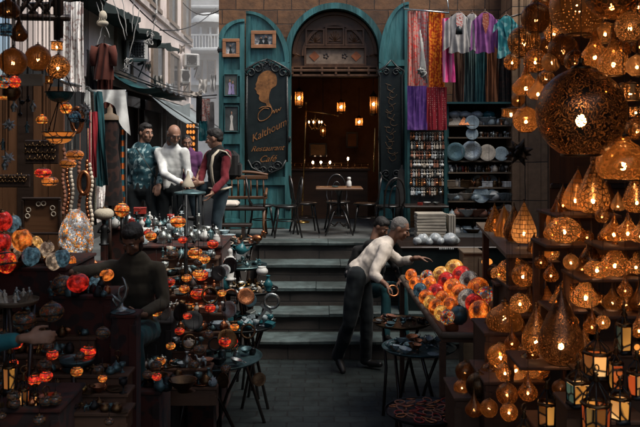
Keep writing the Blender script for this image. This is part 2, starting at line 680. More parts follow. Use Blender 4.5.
M['red_gl'] = surf('red lacquer', (.3, .03, .02), .3, var=.3)
M['inlay'] = brickmat('mother of pearl inlay', (.3, .26, .18), (.05, .03, .02), (.015, .01, .008), .05, .025, .004, .5, 'xz', bump=.2)
M['rope'] = surf('white rope', (.3, .3, .28), .9, var=.2, scale=30)
M['cord'] = surf('black cord', (.008, .008, .008), .7)
M['tarp'] = surf('dusty awning', (.2, .24, .25), .8, var=.3, scale=4, dirt=.5)
M['canopy'] = surf('dark green canopy', (.012, .022, .02), .85, var=.4, scale=5)
M['glass_dk'] = surf('dark window glass', (.02, .025, .03), .12, var=.3, spec=.8)
M['ac'] = surf('aircon casing', (.5, .5, .48), .55, var=.15, dirt=.5)
M['skinA'] = surf('brown skin', (.22, .115, .075), .55, var=.18, scale=14, dirt=.15, bump=.15)
M['skinB'] = surf('tan skin', (.3, .165, .11), .5, var=.18, scale=14, dirt=.15, bump=.15)
M['skinC'] = surf('deep brown skin', (.2, .1, .06), .55, var=.18, scale=14, dirt=.15, bump=.15)
M['eyew'] = surf('eye white', (.5, .48, .45), .3)
M['hair'] = surf('black hair', (.008, .007, .006), .6, var=.4, scale=60, bump=.8)
M['hair_g'] = surf('grey stubble hair', (.16, .15, .14), .8, var=.5, scale=60, bump=.8)
M['denim'] = cloth('blue grey denim', (.035, .06, .075))
M['dkpants'] = cloth('charcoal trousers', (.012, .016, .018))
M['whitesw'] = cloth('white knit', (.6, .62, .6))
M['whitesh'] = cloth('cream shirt cotton', (.58, .52, .45))
M['maroon'] = cloth('maroon cotton', (.14, .018, .025))
M['purple'] = cloth('purple cotton', (.1, .035, .1))
M['bluefl'] = cloth('blue floral cotton', (.025, .08, .1), (.3, .42, .43), 'camo', 9, .56)
M['vest'] = cloth('black vest', (.012, .012, .012))
M['trim'] = cloth('beige trim', (.4, .36, .28))
M['brownsw'] = cloth('dark olive sweater', (.055, .047, .033))
M['tealcl'] = cloth('dark teal cloth', (.012, .06, .07))
M['tealbr'] = cloth('turquoise sleeve', (.02, .13, .15))
M['shoe'] = surf('black shoe', (.01, .009, .009), .4)
M['bulb'] = emis('lit bulb', (1, .61, .36), 78)
M['bulb_dim'] = emis('dim lit bulb', (1, .48, .2), 26)
M['bulb_s'] = emis('small candle bulb', (1, .55, .25), 9)
M['orange_em'] = emis('amber glass lit', (1, .33, .06), 1.1, False)
M['L_dots'] = lampmat('brass pierced with dots', 'dots', 6, .36)
M['L_fine'] = lampmat('brass pierced with fine dots', 'dots', 10, .34)
M['L_arab'] = lampmat('brass cut in arabesques', 'arab', 3.6, .3)
M['L_lace'] = lampmat('brass lacework', 'lace', 4, .2)
M['L_cells'] = lampmat('amber glass in brass cells', 'cells', 3.4, .05, gl=1.2)
M['L_scales'] = lampmat('brass scales over amber', 'scales', 3.2, .11, metal=(.3, .17, .07), clear=.45)
M['L_ribs'] = lampmat('ribbed amber glass', 'ribs', 2.5, .06, metal=(.4, .22, .08), gl=1.4)
M['L_dark'] = lampmat('dark bronze barely pierced', 'dots', 11, .26, metal=(.2, .11, .05), gl=1.0, thin=.16)
M['L_giant'] = lampmat('dark bronze cut with fine arabesques', 'arab', 12, .5, metal=(.12, .075, .045), gl=.1, clear=.9, thin=.02)
M['L_glass'] = lampmat('honey glass', 'arab', 3.4, -.1, metal=(.4, .2, .06), rough=.16, gl=1.6, clear=.78, thin=.3)
OR, RD, YE, BL, WH, GR, BK = (1, .17, .015), (.8, .02, .01), (1, .5, .08), (.05, .18, .3), (.7, .6, .45), (.1, .3, .2), (.03, .03, .03)
M['Z_orange'] = mosaic('orange mosaic glass', [OR, YE, (1, .32, .05), (.6, .08, .01), OR], .75)
M['Z_red'] = mosaic('red mosaic glass', [RD, (1, .06, .02), (.5, .01, .01), OR, RD], .8)
M['Z_yellow'] = mosaic('yellow mosaic glass', [YE, (1, .62, .2), OR, (.9, .45, .1)], .65)
M['Z_blue'] = mosaic('blue mosaic glass', [BL, (.1, .28, .38), (.03, .08, .14), (.2, .35, .4), BL], .18)
M['Z_multi'] = mosaic('many coloured mosaic glass', [OR, BL, RD, YE, GR, WH, OR], .45)
M['Z_white'] = mosaic('white mosaic glass', [WH, (.5, .45, .38), (.9, .35, .08), (.35, .33, .3), WH, (.25, .25, .24)], .22, scale=5, grout=(.03, .03, .03))
M['Z_dim'] = mosaic('unlit dark mosaic glass', [(.12, .06, .03), (.05, .07, .07), (.16, .04, .02), (.05, .05, .05), (.2, .09, .03)], .1)
M['Z_amber'] = mosaic('plain amber glass', [(1, .27, .04), (1, .3, .05), (.9, .24, .04)], .5, scale=1.5, soft=.2)

M['G_orange'] = mosaic('frosted orange glass', [OR, (1, .3, .05), (.9, .2, .03)], .6, scale=9, grout=(.5, .12, .02), soft=.25, bands=0)
M['G_yellow'] = mosaic('frosted yellow glass', [(1, .5, .1), (1, .58, .2), (1, .42, .08)], .6, scale=9, grout=(.6, .25, .05), soft=.25, bands=0)
M['G_blue'] = mosaic('frosted blue glass', [(.12, .25, .3), (.16, .3, .36), (.1, .2, .26)], .25, scale=9, grout=(.08, .15, .18), soft=.25, bands=0)
M['G_cream'] = mosaic('crackled cream glass', [(.6, .42, .28), (.7, .5, .32), (.5, .38, .28)], .4, scale=7, grout=(.2, .1, .05), soft=.4, bands=0)
M['G_red'] = mosaic('frosted red glass', [RD, (.9, .04, .02), (.7, .02, .01)], .42, scale=9, grout=(.4, .01, .01), soft=.25, bands=0)
M['shelfback'] = surf('brown shelf back', (.05, .035, .025), .8, var=.4)

for n_, c_, g_, gr_ in (('orange', [OR, (1, .26, .03), (.95, .15, .01)], .68, (.2, .04, .01)), ('yellow', [(1, .5, .08), (1, .58, .15), (1, .36, .05)], .55, (.3, .1, .02)), ('blue', [(.1, .22, .28), (.15, .3, .36), (.06, .14, .2)], .22, (.03, .06, .08)),
                        ('red', [RD, (1, .05, .02), (.8, .02, .01)], .5, (.2, .01, .01)), ('white', [(.6, .5, .4), (.7, .6, .46), (.5, .45, .4)], .3, (.1, .07, .05)), ('multi', [OR, BL, YE, RD, WH], .45, (.1, .04, .02))):
    M['S_' + n_] = mosaic('banded ' + n_ + ' glass', c_, g_, scale=5.5, grout=gr_, soft=.35, bands=1.3)
M['rugcl'] = cloth('dark patterned table cloth', (.03, .02, .018), (.06, .02, .015), 'floral', 14, .4)


def smooth_path(pts, n=6, closed=False):
    """Catmull-Rom curve through the points"""
    pts = [Vector(p) for p in pts]
    m = len(pts)
    out = []
    rng = range(m) if closed else range(m - 1)
    for i in rng:
        g = (lambda j: pts[j % m]) if closed else (lambda j: pts[min(max(j, 0), m - 1)])
        a, b, c, d = g(i - 1), g(i), g(i + 1), g(i + 2)
        for k in range(n):
            t = k / n
            out.append(.5 * ((2 * b) + (c - a) * t + (2 * a - 5 * b + 4 * c - d) * t * t + (3 * b - a - 3 * c + d) * t ** 3))
    if not closed:
        out.append(pts[-1])
    return out
# ================================================================ SETTING
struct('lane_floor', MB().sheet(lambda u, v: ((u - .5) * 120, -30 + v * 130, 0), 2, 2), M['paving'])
YF = 13.6


def fx(px, d=YF):
    return (px - 320) / F * d


def fz(py, d=YF):
    return CZ - (py - H0) / F * d


# terrace: left block in front of the alley, main block behind the steps
g = MB()
g.box((-9.0, 39.85, PLAT / 2 - .03), (16.0, 60.3, PLAT - .06))
g.box((4.0, 40.9, PLAT / 2 - .035), (10.0, 58.1, PLAT - .07))
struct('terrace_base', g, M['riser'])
g = MB()
g.box((-9.0, 39.84, PLAT - .03), (16.0, 60.34, .06))
g.box((4.0, 41.0, PLAT - .03), (10.0, 57.8, .06))
struct('terrace', g, M['terrace'])
st = thing('stone_steps', 'five worn stone steps with pale edges climbing to the terrace', 'steps', (0, 0, 0))
for i in range(5):
    zt = PLAT - .265 * i
    yf = 11.8 - .39 * i
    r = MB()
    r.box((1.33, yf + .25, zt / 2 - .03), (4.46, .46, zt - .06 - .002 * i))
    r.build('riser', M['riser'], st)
    t = MB()
    # three slabs with slightly uneven noses
    xs = [-.94, .12 + .2 * math.sin(i * 2.1), 1.3 + .25 * math.cos(i * 1.7), 2.44, 3.6]
    for k in range(4):
        a, b_ = xs[k] + .004, xs[k + 1] - .004
        jy, jz = rnd.uniform(-.012, .012), rnd.uniform(-.006, .006)
        nn = 26
        vs, fs = [], []
        for q_ in range(nn + 1):
            x = a + (b_ - a) * q_ / nn
            e1 = .016 * noise.noise(Vector((x * 3.1, i * 7.3, 0))) + .012 * min(0, noise.noise(Vector((x * 11, i * 3.3, 5))))
            wz = .01 * noise.noise(Vector((x * 1.7, i * 5.1, 9)))
            yy, zz = yf - .03 + jy - e1, zt + jz + wz
            vs += [(x, yy + .004, zt - .058), (x, yy, zz - .02), (x, yy + .012, zz - .005), (x, yy + .032, zz), (x, yf + .41, zt + jz * .3), (x, yf + .41, zt - .058)]
        for q_ in range(nn):
            for w_ in range(6):
                fs.append((q_ * 6 + w_, q_ * 6 + (w_ + 1) % 6, q_ * 6 + 6 + (w_ + 1) % 6, q_ * 6 + 6 + w_))
        fs += [(5, 4, 3, 2, 1, 0), tuple(nn * 6 + w_ for w_ in range(6))]
        t.add(vs, fs)
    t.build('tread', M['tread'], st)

# ---------------------------------------------------------------- cafe facade with its arched doorway
cafe = thing('cafe_building', 'brown stone cafe front with a tall round arched doorway', 'building', (0, 0, 0))
xl, xr = fx(290), fx(380)
xc, rad = (xl + xr) / 2, (xr - xl) / 2
zs = fz(8) - rad
arc = [(xc - rad * math.cos(PI * k / 32), zs + rad * math.sin(PI * k / 32)) for k in range(33)]
w = MB()
top = 5.7
w.prism([(-1.72, PLAT), (xl, PLAT), (xl, zs), (xl, top), (-1.72, top)], YF, YF + .4)
w.prism([(xr, PLAT), (4.5, PLAT), (4.5, top), (xr, top), (xr, zs)], YF, YF + .4)
w.strip([(x, top) for x, z in arc], arc, YF, YF + .4)
w.box((-1.62, 18.9, 2.78), (.2, 9.8, 2.9))
wo = w.build('wall', M['stone'], cafe)
# teal door frame
fr = MB()
ro = rad + .08
outer = [(xc - ro, PLAT + .01)] + [(xc - ro * math.cos(PI * k / 32), zs + ro * math.sin(PI * k / 32)) for k in range(33)] + [(xc + ro, PLAT + .01)]
ri = rad - .02
inner = [(xc - ri, PLAT + .01)] + [(xc - ri * math.cos(PI * k / 32), zs + ri * math.sin(PI * k / 32)) for k in range(33)] + [(xc + ri, PLAT + .01)]
fr.strip(outer, inner, YF - .07, YF + .1)
fr.build('door_frame', M['teal'], cafe)
# tympanum: arched wooden screen above the doorway
zt0 = fz(76)
sc2 = thing('wooden_tympanum', 'carved brown wood fanlight screen filling the top of the arch', 'screen', (0, 0, 0))
ty = MB()
n = 24
rr_ = rad - .025
a0 = 0
pts = [(xc - rr_ * math.cos(PI * k / n), zs + rr_ * math.sin(PI * k / n)) for k in range(n + 1)]
ty.prism([(xc - rr_, zt0)] + pts + [(xc + rr_, zt0)], YF + .22, YF + .26)
ty.build('back_panel', M['wood'], sc2)
ty = MB()
for k, rq in enumerate((rr_ - .01, rr_ - .17)):
    o_ = [(xc - rq * math.cos(PI * i / n), zs + rq * math.sin(PI * i / n) - (.0 if k == 0 else .03)) for i in range(n + 1)]
    i_ = [(xc - (rq - .05) * math.cos(PI * i / n), zs + (rq - .05) * math.sin(PI * i / n) - (.0 if k == 0 else .03)) for i in range(n + 1)]
    ty.strip(o_, i_, YF + .17 - .01 * k, YF + .215)
for (px0, px1, py0, py1) in ((307, 323, 29, 43), (327, 343, 27, 43), (347, 363, 29, 43), (306, 365, 47, 63)):
    X0, X1, Z0, Z1 = fx(px0), fx(px1), fz(py1), fz(py0)
    for b in ((X0, X1, Z0 - .03, Z0), (X0, X1, Z1, Z1 + .03), (X0 - .03, X0, Z0 - .03, Z1 + .03), (X1, X1 + .03, Z0 - .03, Z1 + .03)):
        ty.box(((b[0] + b[1]) / 2, YF + .18, (b[2] + b[3]) / 2), (b[1] - b[0], .07, b[3] - b[2]))
ty.box((xc, YF + .17, fz(66)), (2 * rr_, .1, .03))
ty.box((xc, YF + .15, fz(70)), (2 * rr_, .13, .05), bev=.01)
ty.box((xc, YF + .16, fz(75)), (2 * rr_, .12, .045), bev=.01)
for px in (292, 301, 322, 336, 349, 369, 378):
    ty.box((fx(px), YF + .14, fz(70.5)), (.04, .1, .14), bev=.01)
for px in (296, 374):
    ty.tube([(fx(px) - .06, YF + .17, fz(55)), (fx(px), YF + .15, fz(53)), (fx(px) + .06, YF + .17, fz(55))], .014, 6)
ty.build('moulding', M['woodz'], sc2)
for (px0, px1, py0, py1) in ((307, 323, 29, 43), (327, 343, 27, 43), (347, 363, 29, 43)):
    q = MB()
    cx_, cz_ = (fx(px0) + fx(px1)) / 2, (fz(py0) + fz(py1)) / 2
    q.box((cx_, YF + .212, cz_), (.268, .012, .235))
    for a in range(8):
        q.tube([(cx_, YF + .2, cz_ - .08), (cx_ + .1 * math.cos(a * PI / 7), YF + .195, cz_ - .08 + .17 * math.sin(a * PI / 7))], .008, 5)
    q.build('carved_panel', M['bronze'] if False else M['wood'], sc2)
q = MB()
q.box((fx(335.5), YF + .212, fz(55)), (1.0, .012, .265))
q.build('painted_panel', surf('faded painted panel', (.24, .17, .12), .7, var=.45, scale=14, dirt=.6), sc2)
m_rust = surf('rust paint', (.3, .09, .03), .6, var=.4)
for s_ in (-1, 1):
    q = MB()
    x0 = fx(335.5) + s_ * .36
    q.prism([(x0 - .09, fz(55)), (x0, fz(55) + .09), (x0 + .09, fz(55)), (x0, fz(55) - .09)], YF + .196, YF + .204)
    q.build('diamond', m_rust, sc2)
for s_ in (-1, 1):
    q = MB()
    for k in range(5):
        a = k * 2 * PI / 5
        q.ell((fx(335.5) + s_ * .16 + .035 * math.cos(a), YF + .204, fz(55) + .035 * math.sin(a)), .02, .004, .02, 8, 5)
    q.build('painted_rosette', M['wood_dk'], sc2)

# room behind the doorway
rm = MB()
rm.box((.8, 19.5, 2.9), (4.2, .2, 3.3))
rm.box((-1.4, 16.7, 2.9), (.2, 5.4, 3.3))
rm.box((3.0, 16.7, 2.9), (.2, 5.4, 3.3))
rm.box((.8, 16.75, 4.5), (4.6, 5.5, .1))
rm.build('inner_room', M['room'], cafe)
q = MB()
for k in range(5):
    q.box((.8, 14.6 + k * 1.1, 4.36), (4.1, .14, .16))
q.build('ceiling_beam', M['wood_dk'], cafe)
# dark lintel board behind the screen
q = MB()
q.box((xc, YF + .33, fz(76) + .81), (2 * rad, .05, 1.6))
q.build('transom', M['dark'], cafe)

# ---------------------------------------------------------------- door leaves
def leaf(name, label, px_low, px_peak, py_low, py_peak, y, rails, planks=4, yaw=0):
    xa, xb = fx(px_low, y), fx(px_peak, y)
    za, zb = fz(py_low, y), fz(py_peak, y)
    t = thing(name, label, 'door', (xa, y, PLAT))
    W = xb - xa
    sgn = 1 if W > 0 else -1
    A = abs(W)
    n = 14
    top = []
    for k in range(n + 1):
        a = PI / 2 * k / n
        top.append((A * (1 - math.cos(a)), za - PLAT + (zb - za) * math.sin(a)))

    def sx(p):
        return [(sgn * x, z) for x, z in p]
    z0 = .02
    p = MB()
    p.prism(sx([(0.01, z0)] + [(x, z - .02) for x, z in top] + [(A - .01, z0)]), .02, .04)
    p.build('panel', M['teal'], t)
    f = MB()
    t_ = .075
    # arched top band
    inn = []
    for k in range(n + 1):
        a = PI / 2 * k / n
        inn.append((t_ + (A - t_) * (1 - math.cos(a)), za - PLAT - t_ * .6 + (zb - za) * math.sin(a)))
    f.strip(sx(top), sx(inn), -.02, .018)
    f.box((sgn * t_ / 2, 0, (za - PLAT + z0) / 2 - .02), (t_, .038, za - PLAT - z0))
    f.box((sgn * (A - t_ / 2), 0, (zb - PLAT + z0) / 2 - .05), (t_, .038, zb - PLAT - z0 - .09))
    for py0, py1 in rails:
        Z0, Z1 = fz(py1, y) - PLAT, fz(py0, y) - PLAT
        f.box((sgn * A / 2, -.003, (Z0 + Z1) / 2), (A - 2 * t_ - .002, .034, Z1 - Z0))
    f.box((sgn * A / 2, -.003, .1), (A - 2 * t_ - .002, .034, .16))
    f.build('frame', M['teal'], t)
    g_ = MB()
    for k in range(1, planks):
        x = t_ + (A - 2 * t_) * k / planks
        g_.box((sgn * x, .0185, (za - PLAT) / 2 + .1), (.008, .004, za - PLAT - .3))
    g_.build('plank_joint', M['teal_dk'], t)
    h = MB()
    for z in (.35, 1.5, za - PLAT - .2):
        h.box((sgn * .02, -.03, z), (.09, .012, .05), bev=.004)
        h.tube([(sgn * -.005, -.025, z - .05), (sgn * -.005, -.025, z + .05)], .012, 8)
    h.build('hinge', M['iron'], t)
    return t


leaf('door_leaf', 'teal arched door leaf carrying the black cafe sign, left of the doorway', 289.5, 246, 62, 11, 13.42, [(62, 68), (177, 185)])
leaf('door_leaf', 'narrow teal door leaf with three photographs, far left of the doorway', 219, 244.5, 38, 19, 13.30, [(70, 76), (97, 103), (134, 144), (176, 184)], 2)
leaf('door_leaf', 'teal arched door leaf on the right of the doorway beside the hanging scarves', 379, 409, 62, 2, 13.42, [(60, 66), (182, 190)], 3)

# ---------------------------------------------------------------- pictures on the leaves
def picture(label, px, py, w, h, d, frame, paint, fw=.03):
    c = P(px, py, d)
    t = thing('framed_picture', label, 'picture', c)
    W, H = w / F * d, h / F * d
    f = MB()
    for b in ((0, H / 2 - fw / 2, W, fw), (0, -H / 2 + fw / 2, W, fw), (-W / 2 + fw / 2, 0, fw, H - 2 * fw - .001), (W / 2 - fw / 2, 0, fw, H - 2 * fw - .001)):
        f.box((b[0], 0, b[1]), (b[2], .035, b[3]), bev=.005)
    f.build('frame', frame, t)
    q = MB()
    q.box((0, .008, 0), (W - 2 * fw, .008, H - 2 * fw))
    q.build('mount', paint[0], t)
    for nm, mb, mm in paint[1](W - 2 * fw, H - 2 * fw):
        mb.build(nm, mm, t)
    return t


m_photo = surf('old photo paper', (.10, .11, .12), .3, var=.9, scale=9, c2=(.5, .5, .5))
m_sand = surf('tan mount', (.33, .15, .07), .6, var=.3)


def figs(cols, bg=None):
    def fn(W, H):
        out = []
        n_ = len(cols)
        for i, (c, hx, hh) in enumerate(cols):
            q = MB()
            x = (hx - .5) * W
            q.prism([(x - .14 * W, -H * .46), (x - .06 * W, -H * .1), (x - .12 * W, hh * H - .12 * H), (x - .04 * W, hh * H - .05 * H), (x + .05 * W, hh * H - .05 * H), (x + .12 * W, hh * H - .14 * H), (x + .07 * W, -H * .1), (x + .16 * W, -H * .46)], -.001, .003)
            out.append(('painted_figure', q, c))
            q = MB()
            q.ell((x, 0, hh * H + .02 * H), .055 * W, .003, .07 * H, 12, 6)
            out.append(('painted_head', q, M['skinB']))
        return out
    return fn


picture('tan framed dark photograph of two people high on the sign door leaf', 263.5, 39.5, 25, 17.5, 13.39, m_sand, (m_photo, figs([(M['ebony'], .36, .12), (M['dkpants'], .64, .2)])), .06)
picture('tan framed dark photograph high on the narrow door leaf', 231, 48, 17, 18.5, 13.27, m_sand, (m_photo, figs([(M['ebony'], .45, .15)])), .055)
picture('photograph of two women, one in lilac, on the narrow door leaf', 231, 85, 14, 22, 13.27, M['teal_dk'], (surf('photo ground', (.09, .1, .09), .4, var=.5, scale=7), figs([(surf('lilac', (.3, .25, .42), .5), .4, .18), (surf('lilac b', (.24, .2, .36), .5), .64, .1)])), .012)
picture('photograph of a woman in a long white dress on the narrow door leaf', 231.5, 119, 14.5, 26, 13.27, M['teal_dk'], (surf('photo ground b', (.05, .06, .06), .4, var=.5, scale=7), figs([(surf('white dress', (.5, .48, .44), .5), .5, .22)])), .012)

# ---------------------------------------------------------------- cafe sign
def textmesh(body, size, mat, parent, loc, rot=0, shear=.35, name='lettering', offs=.004):
    cu = bpy.data.curves.new('letters', 'FONT')
    cu.body = body
    cu.size = size
    cu.shear = shear
    cu.extrude = .004
    cu.offset = offs
    cu.align_x = 'CENTER'
    cu.align_y = 'CENTER'
    o = bpy.data.objects.new('letters', cu)
    col.objects.link(o)
    bpy.context.view_layer.update()
    me = bpy.data.meshes.new_from_object(o.evaluated_get(bpy.context.evaluated_depsgraph_get()))
    bpy.data.objects.remove(o)
    me.transform(Matrix.Rotation(rot, 4, 'Y') @ Matrix.Rotation(PI / 2, 4, 'X'))
    me.materials.clear()
    return put(name, me, mat, parent, loc)


d = 13.34
sg = thing('cafe_sign', 'tall black carved sign with gold profile and gold cafe lettering', 'sign', P(267, 120, d))
k = d / F
b = MB()
b.prism([(x * k, z * k) for x, z in [(-20, -40), (-20, 46), (-15, 50), (0, 53), (15, 50), (20, 46), (20, -40), (13, -46), (0, -48), (-13, -46)]], 0, .03)
b.build('board', M['ebony'], sg)
b = MB()
for s_ in (-1, 1):
    b.tube([(s_ * 20 * k, -.005, -42 * k), (s_ * 20.5 * k, -.005, 0), (s_ * 20 * k, -.005, 46 * k)], .018, 8)
# carved crest: scrolls and leaves at top and foot
def scroll(mb, cx, cz, r, turns, dirn, th=.014, y=-.012):
    pts = []
    for i in range(int(12 * turns) + 1):
        a = i / 12 * 2 * PI
        q = r * (1 - .75 * i / (12 * turns))
        pts.append((cx + dirn * q * math.cos(a), y, cz + q * math.sin(a)))
    mb.tube(pts, th, 6)


for s_ in (-1, 1):
    scroll(b, s_ * 9 * k, 52 * k, 6 * k, 1.5, s_)
    scroll(b, s_ * 16 * k, 47 * k, 5 * k, 1.3, s_, .016)
    scroll(b, s_ * 3 * k, 56 * k, 3 * k, 1.2, -s_, .012)
    scroll(b, s_ * 10 * k, -46 * k, 5 * k, 1.4, s_)
    scroll(b, s_ * 3.5 * k, -50 * k, 3.5 * k, 1.2, s_)
    b.tube([(s_ * 20 * k, -.01, 44 * k), (s_ * 23 * k, -.012, 49 * k), (s_ * 17 * k, -.012, 53 * k), (s_ * 8 * k, -.012, 58 * k), (0, -.012, 61 * k)], [.02, .022, .02, .018, .008], 6)
    b.tube([(s_ * 19 * k, -.01, -40 * k), (s_ * 15 * k, -.012, -48 * k), (s_ * 6 * k, -.012, -52 * k), (0, -.012, -55 * k)], [.018, .02, .018, .008], 6)
b.prism([(x * k, z * k) for x, z in [(-14, 48), (-10, 55), (-3, 57), (0, 61), (3, 57), (10, 55), (14, 48)]], -.004, .02)
b.prism([(x * k, z * k) for x, z in [(-15, -42), (-9, -50), (-3, -51), (0, -55), (3, -51), (9, -50), (15, -42)]], -.004, .02)
b.build('carved_frame', M['carved'], sg)
b = MB()
prof = [(-1, 16), (-4, 17), (-7, 18.5), (-8.5, 21), (-8, 24), (-10.5, 26), (-11, 28.5), (-13, 31), (-11.5, 32.5), (-12, 35), (-10.5, 38), (-9, 43), (-5, 47), (1, 49), (6, 47.5), (9.5, 44), (10.5, 39), (9.5, 34), (5, 31), (3, 27), (2, 22), (2.5, 17), (5, 12), (0, 13.5)]
b.prism([(p.x, p.z) for p in smooth_path([(x * k * .95, 0, (z + .5) * k) for x, z in prof], 4, True)], -.006, .001)
b.build('gold_profile', M['gold'], sg)
# script lettering
om = MB()
om.tube(smooth_path([(x * k, -.004, z * k) for x, z in [(-8, 11), (-4, 13), (3, 13), (5, 9), (3, 4), (-2, 0), (-7, -1), (-9, 2), (-8, 7), (-3, 11.5), (2, 11)]], 6), .0085, 6)
om.tube(smooth_path([(x * k, -.004, z * k) for x, z in [(4.5, 6), (6.5, 9.5), (7, 6.5), (9, 10.5), (9.6, 7.3), (11.5, 10.8), (12.2, 9), (14, 12.5)]], 6), .007, 6)
om.build('lettering', M['gold'], sg)
textmesh('Kalthoum', .165, M['gold'], sg, (.02, -.004, -11 * k), -R(27), .55, offs=.0)
textmesh('Restaurant', .125, M['gold'], sg, (0, -.004, -28.5 * k), -R(3), .55, offs=.0)
textmesh('Café', .15, M['gold'], sg, (0, -.004, -39 * k), -R(3), .55, offs=.0)

sg = thing('calligraphy_sign', 'narrow black carved sign with faint gold Arabic script on the right door leaf', 'sign', P(391, 124, d))
b = MB()
b.prism([(x * k, z * k) for x, z in [(-10.5, -48), (-11, 48), (-6, 54), (0, 56), (6, 54), (11, 48), (10.5, -48), (0, -57)]], 0, .03)
b.build('board', M['ebony'], sg)
b = MB()
for s_ in (-1, 1):
    b.tube([(s_ * 11 * k, -.004, -48 * k), (s_ * 11.3 * k, -.004, 0), (s_ * 11 * k, -.004, 48 * k), (s_ * 13 * k, -.004, 53 * k), (s_ * 6 * k, -.004, 57 * k), (0, -.004, 64 * k)], [.016, .016, .018, .02, .018, .008], 6)
    scroll(b, s_ * 5 * k, 52 * k, 4 * k, 1.4, s_)
    scroll(b, s_ * 5 * k, -50 * k, 4 * k, 1.4, s_)
    b.tube([(s_ * 11 * k, -.004, -48 * k), (s_ * 8 * k, -.004, -54 * k), (s_ * 2 * k, -.004, -58 * k), (0, -.004, -64 * k)], [.016, .02, .016, .006], 6)
b.build('carved_frame', M['carved'], sg)
b = MB()
r2 = random.Random(3)
for q in range(11):
    z0 = (36 - q * 7) * k
    x0 = r2.uniform(-3, 3) * k
    sg_ = r2.choice((-1, 1))
    b.tube(smooth_path([(x0 - sg_ * 5 * k, -.004, z0 + r2.uniform(-2, 2) * k), (x0 - sg_ * 2 * k, -.004, z0 - 3 * k), (x0 + sg_ * 2 * k, -.004, z0 - 1 * k), (x0 + sg_ * 1 * k, -.004, z0 + 3 * k), (x0 - sg_ * 2 * k, -.004, z0 + 2 * k), (x0 + sg_ * 4 * k, -.004, z0 + r2.uniform(2, 6) * k)], 5), .0042, 5)
b.build('script', surf('dull gold script', (.13, .08, .04), .5, metal=.3, var=.6, scale=20), sg)

# ---------------------------------------------------------------- added shade roof over the lane, walls of the lane
g = MB()
g.box((4.75, 13.2, 2.85), (3.35, .79, 5.7))     # pier block between shop and stall
struct('corner_pier', g, M['pier'])
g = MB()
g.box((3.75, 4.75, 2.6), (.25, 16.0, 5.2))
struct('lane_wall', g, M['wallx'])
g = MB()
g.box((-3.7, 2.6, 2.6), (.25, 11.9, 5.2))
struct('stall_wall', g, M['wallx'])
g = MB()
for i in range(4, 8):
    y0 = -2.5 + i * 1.2
    g.sheet(lambda u, v, y0=y0, i=i: ((-3.6 + u * 7.2) if i < 7 else (.6 + u * 3.0), y0 + v * 1.2, 4.75 - .12 * math.sin(PI * v) - .08 * math.sin(u * 9 + i)), 14, 4)
o = g.build('shade_roof', M['canopy'])  # unseen roof added to block daylight and darken the stalls
tag(o, 'unseen dark fabric roof added over the lane to shade the stalls', 'awning')
g = MB()
for i in range(9):
    g.box((-.3, -2.5 + i * 1.35, 4.42), (6.5, .07, .09))
o = g.build('roof_poles', M['wood_dk'])
tag(o, 'row of dark wooden poles under the added shade roof carrying lamps', 'roof frame')

# ---------------------------------------------------------------- alley on the left
def AW(dd, w=3.0):
    return -.0288 * dd - w


ab = thing('apartment_building', 'pale pink plastered apartment building along the left of the alley', 'building', (0, 0, 0))
q = MB()


def alley_wall(mb, d0, d1, z0, z1, w0, th=.3):
    a0, a1 = AW(d0, w0), AW(d1, w0)
    vs = [(a0, d0, z0), (a1, d1, z0), (a1, d1, z1), (a0, d0, z1), (a0 - th, d0, z0), (a1 - th, d1, z0), (a1 - th, d1, z1), (a0 - th, d0, z1)]
    mb.add(vs, [(0, 1, 2, 3), (5, 4, 7, 6), (4, 0, 3, 7), (1, 5, 6, 2), (3, 2, 6, 7), (4, 5, 1, 0)])


alley_wall(q, 9.2, 22.6, 3.72, 9.5, 3.0)
q.build('wall', M['plaster'], ab)
q = MB()
alley_wall(q, 9.2, 22.6, 1.3, 3.715, 3.05)
q.build('shop_front', M['dark'], ab)
q = MB()
alley_wall(q, 12, 22.6, 5.42, 5.54, 2.93, .08)
alley_wall(q, 12, 22.6, 3.7, 3.8, 2.92, .09)
q.build('string_course', surf('pale moulding', (.5, .44, .4), .8, var=.2, dirt=.5), ab)
wins = [(16.5, 17.8, 3.95, 4.85), (18.7, 20.1, 3.9, 4.85), (18.5, 19.7, 5.62, 7.0), (20.8, 22.2, 5.62, 7.0), (16.0, 17.2, 5.62, 7.0), (13.2, 14.4, 3.95, 4.6), (21.2, 22.1, 4.1, 4.9)]
for (d0, d1, z0, z1) in wins:
    wq = MB()
    alley_wall(wq, d0 - .1, d1 + .1, z0 - .1, z0 - .01, 2.9, .12)
    alley_wall(wq, d0 - .08, d0, z0, z1 + .08, 2.95, .08)
    alley_wall(wq, d1, d1 + .08, z0, z1 + .08, 2.95, .08)
    alley_wall(wq, d0, d1, z1 + .001, z1 + .08, 2.95, .08)
    wo = wq.build('window', surf('window frame wood', (.22, .17, .13), .7) if 'wf' not in M else M['wf'], ab)
    M['wf'] = wo.data.materials[0]
    wq = MB()
    alley_wall(wq, d0, (d0 + d1) / 2 - .02, z0, z1, 2.97, .03)
    wq.build('shutter', M['wsh'] if 'wsh' in M else M.setdefault('wsh', surf('grey brown shutter', (.17, .14, .11), .7, var=.3, scale=20, stretch=(1, 1, 6))), wo)
    wq = MB()
    alley_wall(wq, (d0 + d1) / 2 + .02, d1, z0, z1, 2.98, .02)
    wq.build('pane', M['glass_dk'], wo)
# shop openings and a lit display
for (d0, d1) in ((13.2, 15.0), (15.6, 17.6), (18.2, 20.0), (20.5, 22.2)):
    wq = MB()
    alley_wall(wq, d0, d0 + .1, 1.33, 3.4, 2.98, .08)
    alley_wall(wq, d1, d1 + .1, 1.33, 3.4, 2.98, .08)
    alley_wall(wq, d0, d1 + .1, 3.41, 3.6, 2.96, .1)
    wq.build('shop_door_frame', M['wood_dk'] if d0 < 18 else M['wood'], ab)
